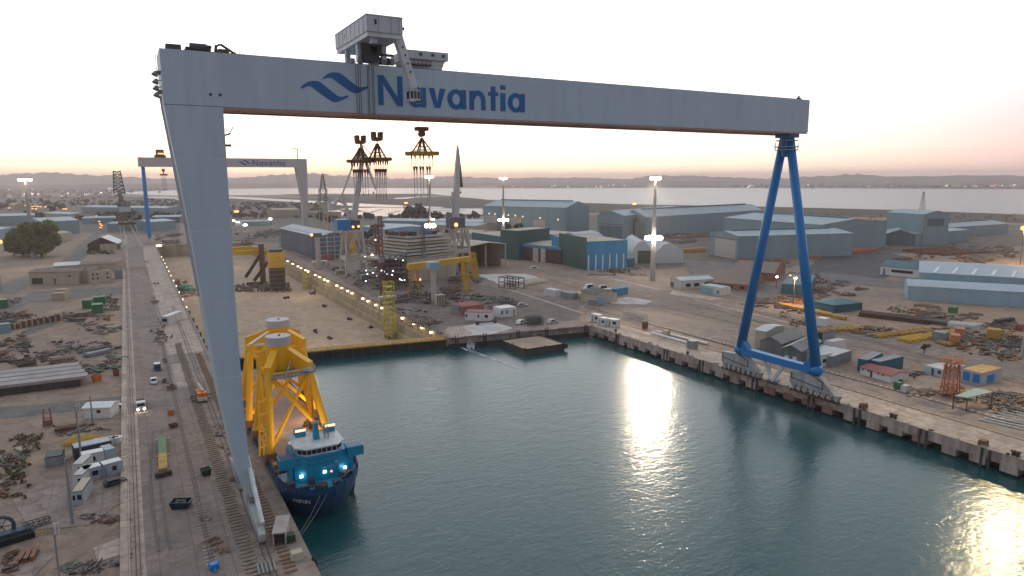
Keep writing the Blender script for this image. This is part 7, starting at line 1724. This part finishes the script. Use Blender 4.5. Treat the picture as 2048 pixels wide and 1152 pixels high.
m.box(b+Vector((0, .8, 1)), (1.6, 1.2, 1.6)); m.build('frame', mat('rust_trestle', (.26, .12, .09), var=.3), t)
b = P(1848, 707); tree('single small shrub growing on the sandy road at right', b, 4.5, 1.8, LEAFG, 5, 40, .5, seed=500)

# stacks of steel: every member its own object
def stack(label, cat, a, b, n, layers, spacing, sec, mt, grp, name, rot=0):
    """members run along a->b, laid side by side away from us"""
    u = (b-a).normalized(); v = Vector((-u.y, u.x, 0)); L_ = (b-a).length
    if v.dot(a) < 0: v = -v
    rnd = random.Random(int(a.x*10)); first = None
    for l in range(layers):
        for k in range(n-l):
            p = a+v*(k*spacing+l*spacing/2)+u*rnd.uniform(-.06, .06)*L_; z = .25+l*sec[1]*1.15+sec[1]/2
            o = MB().bar(p+Vector((0, 0, z)), p+u*L_*rnd.uniform(.82, 1.0)+Vector((0, 0, z)), sec[0], sec[1]).build(name, mt)
            tag(o, label, cat, grp)
def cross(A, B): return P(*A), P(*B)
stack('long dark rusty pipe in the near stack of the right pipe yard', 'pipe', P(1722, 634), P(1870, 652), 7, 2, 1.5, (.9, .9), RUSTD, 'rusty pipes in the right pipe yard', 'steel_pipe')
stack('dark green-brown pipe in the long stack right of the rusty pipes', 'pipe', P(1780, 640), P(1940, 658), 6, 2, 1.3, (.8, .8), mat('green_brown', (.10, .10, .07), var=.3), 'green-brown pipes in the right pipe yard', 'steel_pipe')
stack('ochre girder in the left girder stack on the sandy yard', 'girder', P(1742, 672), P(1766, 678), 11, 1, 3.2, (1.0, 1.2), OCHRE, 'ochre girders on the sandy yard', 'steel_girder')
stack('yellow girder in the right girder stack on the sandy yard', 'girder', P(1795, 680), P(1826, 687), 13, 1, 3.0, (1.0, 1.2), YELD, 'yellow girders on the sandy yard', 'steel_girder')
stack('rusty ochre girder beside the white container at the blue leg', 'girder', P(1632, 662), P(1652, 668), 8, 1, 3.0, (1.2, 1.2), OCHRE, 'girders by the white container', 'steel_girder')
stack('long yellow beam lying before the low hipped shed', 'beam', P(1556, 612), P(1690, 640), 2, 1, 2.6, (1.6, 1.4), OCHRE, 'yellow beams before the hipped shed', 'steel_beam')
stack('dark steel drum-like bundle in the far right pipe rack', 'pipe', P(1985, 648), P(1996, 650), 10, 2, 1.5, (1.0, 1.0), STEELD, 'dark bundles at far right', 'steel_pipe')
stack('grey rail length lying in the near right corner of the yard', 'rail', P(1960, 842), P(2075, 868), 9, 1, 2.6, (.35, .35), WHITED, 'rail lengths in the right corner', 'rail_length')
stack('orange hull plate stack piece before the twin-gabled hall', 'steel section', P(1640, 512), P(1755, 503), 4, 1, 4, (3.2, 3.0), mat('red_orange_primer', (.45, .12, .07), var=.25), 'orange hull sections', 'hull_section')
stack('yellow-orange boom lying left of the workshop with the pale door', 'boom', P(1368, 506), P(1415, 503), 3, 2, 2.0, (1.6, 1.6), mat('boom_orange', (.62, .30, .03), var=.2), 'orange booms left of the workshop', 'boom')
stack('red-brown pipe lying in long rows before the long right hall', 'pipe', P(1340, 478), P(1425, 474), 8, 1, 6, (2.0, 1.6), mat('red_brown', (.20, .08, .06), var=.3), 'red-brown pipes before the long right hall', 'steel_pipe')
stack('pale plank in the stack right of the white slab', 'plank', P(1038, 574), P(1105, 562), 7, 2, 2.2, (1.1, .5), CREAM, 'planks by the white slab', 'plank')
stack('orange crate standing against the long right hall', 'crate', P(1343, 452), P(1369, 450), 1, 3, 5, (4, 3.4), ORANGE, 'orange crates by the long right hall', 'crate')
stack('timber baulk on the dirt strip before the nearest light blue shed', 'timber', P(1830, 612), P(1876, 619), 4, 1, 1.6, (.9, .8), BROWN, 'timber baulks by the light blue shed', 'timber_baulk')
stack('rust-coloured girder lying across the far right ground', 'girder', P(1880, 512), P(1980, 506), 6, 1, 8, (2, 2), RUST, 'girders on the far right ground', 'steel_girder')
stack('brown block in the long rubble row on the left yard', 'block', P(22, 658), P(25, 652), 1, 1, 1, (1, 1), BROWN, 'brown blocks in the rubble row', 'block')
for k in range(26):
    b = P(24+k*3.9, 659-k*.75); o = MB().base((b.x, b.y, 0), (1.5, 2.2, random.uniform(2.2, 3.4)), rz=.2).build('block', (BROWN, TAN, RUST)[k % 3]); tag(o, 'brown upright block in the long rubble row on the left yard', 'block', 'brown blocks in the rubble row')

# heaps of scrap: nobody could count the pieces
def mixm(name, a, b_, s=.9): return mat(name, a, rough=.9, var=.45, scale=1.3, alt=b_, altscale=s, altamt=1.0)
M1 = mixm('scrap_rust_grey', (.14, .085, .06), (.24, .22, .20)); M2 = mixm('scrap_dark', (.05, .045, .045), (.14, .11, .09)); M3 = mixm('scrap_pale', (.34, .30, .26), (.13, .10, .085)); M4 = mixm('scrap_green_grey', (.11, .12, .10), (.22, .21, .19)); M5 = mixm('scrap_ochre', (.36, .21, .05), (.15, .09, .05)); M6 = mixm('scrap_orange', (.50, .19, .05), (.22, .10, .06))
HEAPM = [RUST, SCRAPG, M3, BROWN, M2, RUSTD, M1, M4]
def heap(label, poly, n, sz, h, mt, seed=1, long=.5, zb=0.0):
    rnd = random.Random(seed); m = MB(); xs = [p[0] for p in poly]; ys = [p[1] for p in poly]; mi = []
    def inside(x, y):
        c = False; j = len(poly)-1
        for i in range(len(poly)):
            (xi, yi), (xj, yj) = poly[i], poly[j]
            if (yi > y) != (yj > y) and x < (xj-xi)*(y-yi)/(yj-yi)+xi: c = not c
            j = i
        return c
    nc = max(3, n//14); cl = []
    while len(cl) < nc:
        x, y = rnd.uniform(min(xs), max(xs)), rnd.uniform(min(ys), max(ys))
        if inside(x, y): cl.append((x, y, rnd.uniform(.4, 1.2), rnd.uniform(0, 3.14), rnd.choice([0, 0, 0]+list(range(1, 9))), rnd.random() < long))
    sx, sy = (max(xs)-min(xs)), (max(ys)-min(ys))
    for k in range(int(n*1.15)):
        x, y, hh, a, c, lg = rnd.choice(cl); x += rnd.gauss(0, 1)*min(9, sx*.09); y += rnd.gauss(0, 1)*min(3, sy*.09)
        b = P(x, y, zb); z = abs(rnd.gauss(0, .4))*h*hh*.5; f0 = len(m.f)
        if zb == 0 and XL-.6 < b.x < XR+1 and 0 < b.y < quay_y(b.x)+1: continue        # never over the basin
        if lg:
            L_ = sz*rnd.uniform(1.0, 3.2); w_ = sz*rnd.uniform(.08, .24); a2 = a+rnd.gauss(0, .10); d = Vector((math.cos(a2), math.sin(a2), rnd.uniform(-.06, .06)))
            m.bar(b+Vector((0, 0, z+w_))-d*L_/2, b+Vector((0, 0, z+w_))+d*L_/2, w_*rnd.uniform(1, 3), w_)
        else:
            s = sz*rnd.uniform(.2, .95); m.base(b+Vector((0, 0, z*.6)), (s, s*rnd.uniform(.4, 1), s*rnd.uniform(.15, .6)), rz=a+rnd.gauss(0, .5))
        mi += [c if rnd.random() < .9 else rnd.randrange(9)]*(len(m.f)-f0)
    o = tag(m.build('scrap_heap', mt), label, 'scrap heap', kind='stuff')
    for x in HEAPM: o.data.materials.append(x)
    o.data.polygons.foreach_set('material_index', mi); o.data.update()
def R4(x0, x1, y0, y1): return [(x0, y0), (x1, y0), (x1, y1), (x0, y1)]
heap('grey and rusty scrap heap at the left edge below the rubble row', R4(0, 55, 672, 728), 220, 1.6, 2.2, M2, 1)
heap('rust-brown scrap spread in the middle of the left yard', [(60, 690), (150, 675), (165, 735), (20, 745), (10, 725)], 170, 1.5, 1.0, M1, 2)
heap('dark scrap and green bales in the left yard near the kerb', R4(115, 205, 665, 705), 150, 1.5, 1.6, M4, 3)
heap('pale timber and brush pile beside the left kerb', R4(170, 238, 690, 720), 90, 2.2, .8, M3, 4, .85)
heap('brown brush and earth mound beside the left kerb', R4(178, 245, 652, 668), 110, 1.6, 1.6, M1, 5)
heap('rubble wall curving around the green skips', [(195, 590), (238, 592), (232, 615), (222, 645), (205, 645), (216, 612), (210, 600), (190, 600)], 200, 2.0, 2.4, M3, 6, .25)
heap('rubble and broken concrete below the green skips', R4(130, 215, 630, 650), 150, 1.7, 1.4, M3, 7, .3)
heap('dark earth and scrap bank at the left edge', [(0, 628), (60, 622), (85, 620), (60, 645), (0, 650)], 140, 1.8, 1.6, M2, 8)
heap('pale spoil heap beside the left yard road', R4(5, 62, 592, 610), 60, 2.6, 2.0, M3, 9, .2)
heap('planks and plates near the kerb above the deck slab', R4(165, 248, 722, 750), 60, 2.0, .9, M3, 10, .7)
heap('timber strewn before the trestle on the left yard', R4(100, 250, 850, 872), 120, 1.1, .8, M1, 11, .5)
heap('brush and rubble along the left edge of the near yard', [(0, 880), (60, 870), (60, 905), (40, 950), (0, 1000)], 220, 1.0, 1.0, M3, 12, .4)
heap('rusty bogie frames and pallets left of the pale slab', R4(152, 246, 1026, 1044), 110, .9, 1.0, M1, 13, .6)
heap('dark rubble strip at the bottom of the left yard', [(140, 1130), (258, 1110), (258, 1152), (120, 1152)], 160, .7, .5, M2, 14, .3)
heap('dark steel pieces at the bottom left corner', R4(0, 24, 1110, 1150), 60, .9, 1.0, M2, 15)
heap('rusty clutter on the quay around the foot of the great crane leg', [(436, 830), (470, 900), (485, 960), (470, 965), (440, 900), (425, 850)], 90, .9, .8, M3, 16, .3)
heap('scrap along the far left quay between the rails', [(290, 520), (305, 520), (345, 700), (318, 700)], 150, 1.4, 1.2, M1, 17, .5)
heap('pallets and tyres on the left quay beside the middle rails', R4(325, 352, 690, 800), 30, 1.2, .8, M4, 18, .3)
heap('scraps beside the rails at the near end of the left quay', R4(385, 470, 1030, 1120), 26, .8, .4, M1, 19, .7)
heap('net and wreck heap inside the dry dock by the left wall', [(352, 560), (385, 570), (390, 600), (366, 598)], 120, 2, 2, M4, 20, zb=DZ)
b = P(372, 578, DZ); b.x = max(b.x, XL+9); t = thing('netting_pile', 'green netted pile on the dock floor near the left dock wall', 'pile', tuple(b)); m = MB(); m.sphere(b+Vector((0, 0, .3)), 6, 12, 7, .55); m.sphere(b+Vector((2, -7, .2)), 4.5, 12, 7, .5); m.build('netting', GREEN, t)
heap('dense dark steel clutter right of the dry dock', [(740, 520), (815, 520), (830, 590), (760, 580), (720, 545)], 260, 3, 4.5, M2, 21)
heap('clutter beneath the small yellow gantry', [(800, 570), (940, 560), (950, 600), (880, 612), (810, 600)], 260, 2.6, 3.2, M1, 22)
heap('steel clutter along the right dock edge', [(640, 520), (690, 540), (800, 600), (880, 650), (850, 652), (740, 592), (620, 530)], 240, 2.2, 1.6, M1, 23)
heap('pipes and frames strewn over the pier yard', [(900, 595), (1000, 590), (1035, 610), (1010, 622), (930, 615)], 260, 2.4, 2.2, M4, 24, .6)
heap('mixed steel before the open shelter', R4(905, 960, 545, 575), 110, 2.4, 2.5, M1, 25)
heap('rusty yard clutter between the portal cranes', [(640, 470), (720, 500), (800, 510), (880, 500), (890, 475), (760, 482)], 240, 4, 6, M1, 26)
heap('orange and brown frames behind the white portal crane', R4(728, 765, 480, 545), 90, 5, 16, M6, 27, .85)
heap('white sacks and rubble before the blue painted hall', R4(1225, 1282, 535, 550), 90, 2, 2.4, M3, 28, .2)
heap('reddish scrap along the foot of the blue painted hall', R4(1165, 1300, 543, 551), 90, 2, 1.4, M1, 29)
heap('orange pipe heap under the orange lamp by the blue leg', R4(1555, 1640, 588, 606), 130, 2.2, 2.2, M6, 30, .6)
heap('scrap steel on the ground between the blue legs', [(1480, 600), (1560, 590), (1650, 640), (1600, 650), (1520, 620)], 200, 2.0, 1.2, M2, 31, .6)
heap('timber and scrap heap behind the right blue leg', R4(1640, 1720, 575, 592), 140, 2.4, 1.6, M1, 32, .6)
heap('brown stack yard in front of the nearest light blue shed', [(1700, 618), (1800, 610), (1990, 640), (2048, 650), (2048, 660), (1900, 650)], 300, 2.0, 1.4, M1, 33, .6)
heap('ochre and orange crates and frames in the right stack yard', [(1860, 660), (2040, 665), (2048, 700), (1960, 705), (1880, 690)], 260, 2.2, 2.6, M5, 34, .35)
heap('grey-green pallets in the right stack yard', [(1890, 680), (2048, 680), (2048, 715), (1950, 712)], 200, 2.0, 2.0, M4, 35, .35)
heap('pale frames and timbers left of the ochre girders', R4(1724, 1800, 655, 672), 120, 2.2, 1.4, M3, 36, .6)
heap('sand-coloured rubble strip at the right edge', R4(1960, 2048, 700, 722), 130, 1.8, 1.5, M5, 37, .4)
heap('dark pipe heap in the near right corner of the yard', [(1960, 790), (2048, 780), (2048, 850), (1990, 830)], 260, 1.4, 1.4, M2, 38, .7)
heap('rubble around the orange scaffold tower', R4(1845, 1930, 775, 802), 140, 1.4, 1.2, M1, 39, .5)
heap('pipes and drums right of the red-roofed hut', R4(1790, 1850, 745, 790), 90, 1.3, 1.2, M4, 40, .5)
heap('dark and rusty stores on the far right ground', [(1780, 505), (1990, 492), (2048, 500), (2048, 515), (1800, 535)], 260, 4, 3, M1, 41, .6)
heap('red-brown pipe rows before the long right hall', [(1300, 470), (1420, 465), (1440, 480), (1330, 488)], 160, 4, 2.6, M1, 42, .8)
heap('scrap along the foot of the workshop with the pale door', [(1480, 520), (1620, 506), (1640, 515), (1530, 530)], 160, 3, 2.6, M6, 43, .6)
heap('piled pipes along the dark asphalt storage', [(1570, 540), (1700, 560), (1720, 580), (1620, 575)], 140, 3, 1.4, M2, 44, .7)
m = MB(); rnd = random.Random(46)
for k in range(120):
    b = P(rnd.uniform(470, 580), rnd.uniform(572, 584), DZ); m.base((b.x, b.y, DZ), (rnd.uniform(.6, 4), rnd.uniform(.6, 2), rnd.uniform(.4, 3)), rz=rnd.uniform(0, 3))
tag(m.build('scrap_heap', M1), 'clutter on the dock floor around the floater columns', 'scrap heap', kind='stuff')
m = MB()
for (px, py) in ((574, 597), (650, 614), (657, 590), (625, 588), (700, 640), (560, 640), (660, 678), (740, 655), (775, 675), (630, 665)):
    for k in range(7):
        b = P(px+rnd.uniform(-5, 5), py+rnd.uniform(-2, 2), DZ); m.base((b.x, b.y, DZ), (rnd.uniform(.4, 1.8), rnd.uniform(.4, 1.2), rnd.uniform(.3, 1.6)), rz=rnd.uniform(0, 3))
tag(m.build('scrap_heap', M2), 'small scraps scattered over the dry dock floor', 'scrap', kind='stuff')
heap('yard clutter behind the distant crane and the left quay', [(300, 470), (355, 466), (360, 490), (310, 486)], 120, 3, 2.6, M1, 47)
heap('brown scrub and scrap seen through the great crane portal', [(465, 465), (560, 462), (600, 480), (480, 492)], 200, 3, 3, M1, 48)
heap('rusty gear along the front edge of the right quay', [(1455, 735), (1700, 822), (1690, 826), (1450, 740)], 120, 1.2, .9, M3, 50, .4)

# tyre tracks and wet stains
TRK = mat('tyre_mark', (.165, .14, .122), rough=.9, var=.3, scale=1.2)
rnd = random.Random(12); z0 = .24
for k, (a, b_, bend) in enumerate((((330, 1100), (316, 860), 3), ((1010, 560), (1290, 640), 10), ((1100, 560), (1400, 640), -8), ((1200, 590), (1480, 650), 6), ((1300, 590), (1640, 680), 8), ((1500, 620), (1820, 700), -6), ((1640, 660), (2020, 760), 5), ((1180, 645), (1420, 705), 3), ((930, 600), (1150, 640), 8), ((960, 640), (1140, 640), 5))):
    p, q = P(*a), P(*b_); d = (q-p).normalized(); s = Vector((-d.y, d.x, 0)); n_ = 14
    for off in (-1.0, 1.0):
        m = MB(); pts = []
        for i in range(n_+1):
            f = i/n_; c = p.lerp(q, f)+s*(off+bend*4*f*(1-f)*.4+rnd.uniform(-.12, .12)); pts.append(c)
        for c0, c1 in zip(pts[:-1], pts[1:]):
            m.quad([c0-s*.17+Vector((0, 0, z0)), c0+s*.17+Vector((0, 0, z0)), c1+s*.17+Vector((0, 0, z0)), c1-s*.17+Vector((0, 0, z0))])
        z0 += .003; structure(m, 'tyre_track', TRK)

stack('long grey pipe in the bundle across the middle of the left yard', 'pipe', P(176, 716), P(232, 703), 5, 2, .8, (.6, .6), STEEL, 'grey pipes in the left yard', 'steel_pipe')
stack('rust-brown plate in the stack left of the grey pipe bundle', 'plate', P(100, 728), P(150, 722), 4, 3, 2.2, (2.0, .25), RUST, 'rust-brown plates in the left yard', 'steel_plate')
stack('dark girder in the row above the rust-brown plates', 'girder', P(36, 735), P(78, 729), 4, 1, 1.6, (.7, .8), RUSTD, 'dark girders in the left yard', 'steel_girder')
stack('pale timber in the stack beside the left kerb and the green skips', 'timber', P(218, 660), P(244, 656), 5, 2, .9, (.6, .5), CREAM, 'pale timbers by the left kerb', 'timber_baulk')
stack('rusty pipe in the bundle at the foot of the white hut', 'pipe', P(112, 868), P(160, 860), 5, 2, .7, (.5, .5), RUST, 'rusty pipes by the white hut', 'steel_pipe')
stack('pale plank in the pile along the left edge of the near yard', 'plank', P(40, 905), P(70, 896), 5, 2, .9, (.6, .15), CREAM, 'planks in the near left yard', 'plank')
stack('white bollard-like pipe on the pipe racks behind the ochre girders', 'pipe', P(1895, 655), P(1960, 662), 6, 2, 1.6, (.9, .9), WHITED, 'white pipes in the right yard', 'steel_pipe')
stack('brown plate in the flat stack between the girder stacks and the sheds', 'plate', P(1830, 668), P(1870, 672), 4, 3, 3.0, (2.6, .3), BROWN, 'brown plates in the right yard', 'steel_plate')
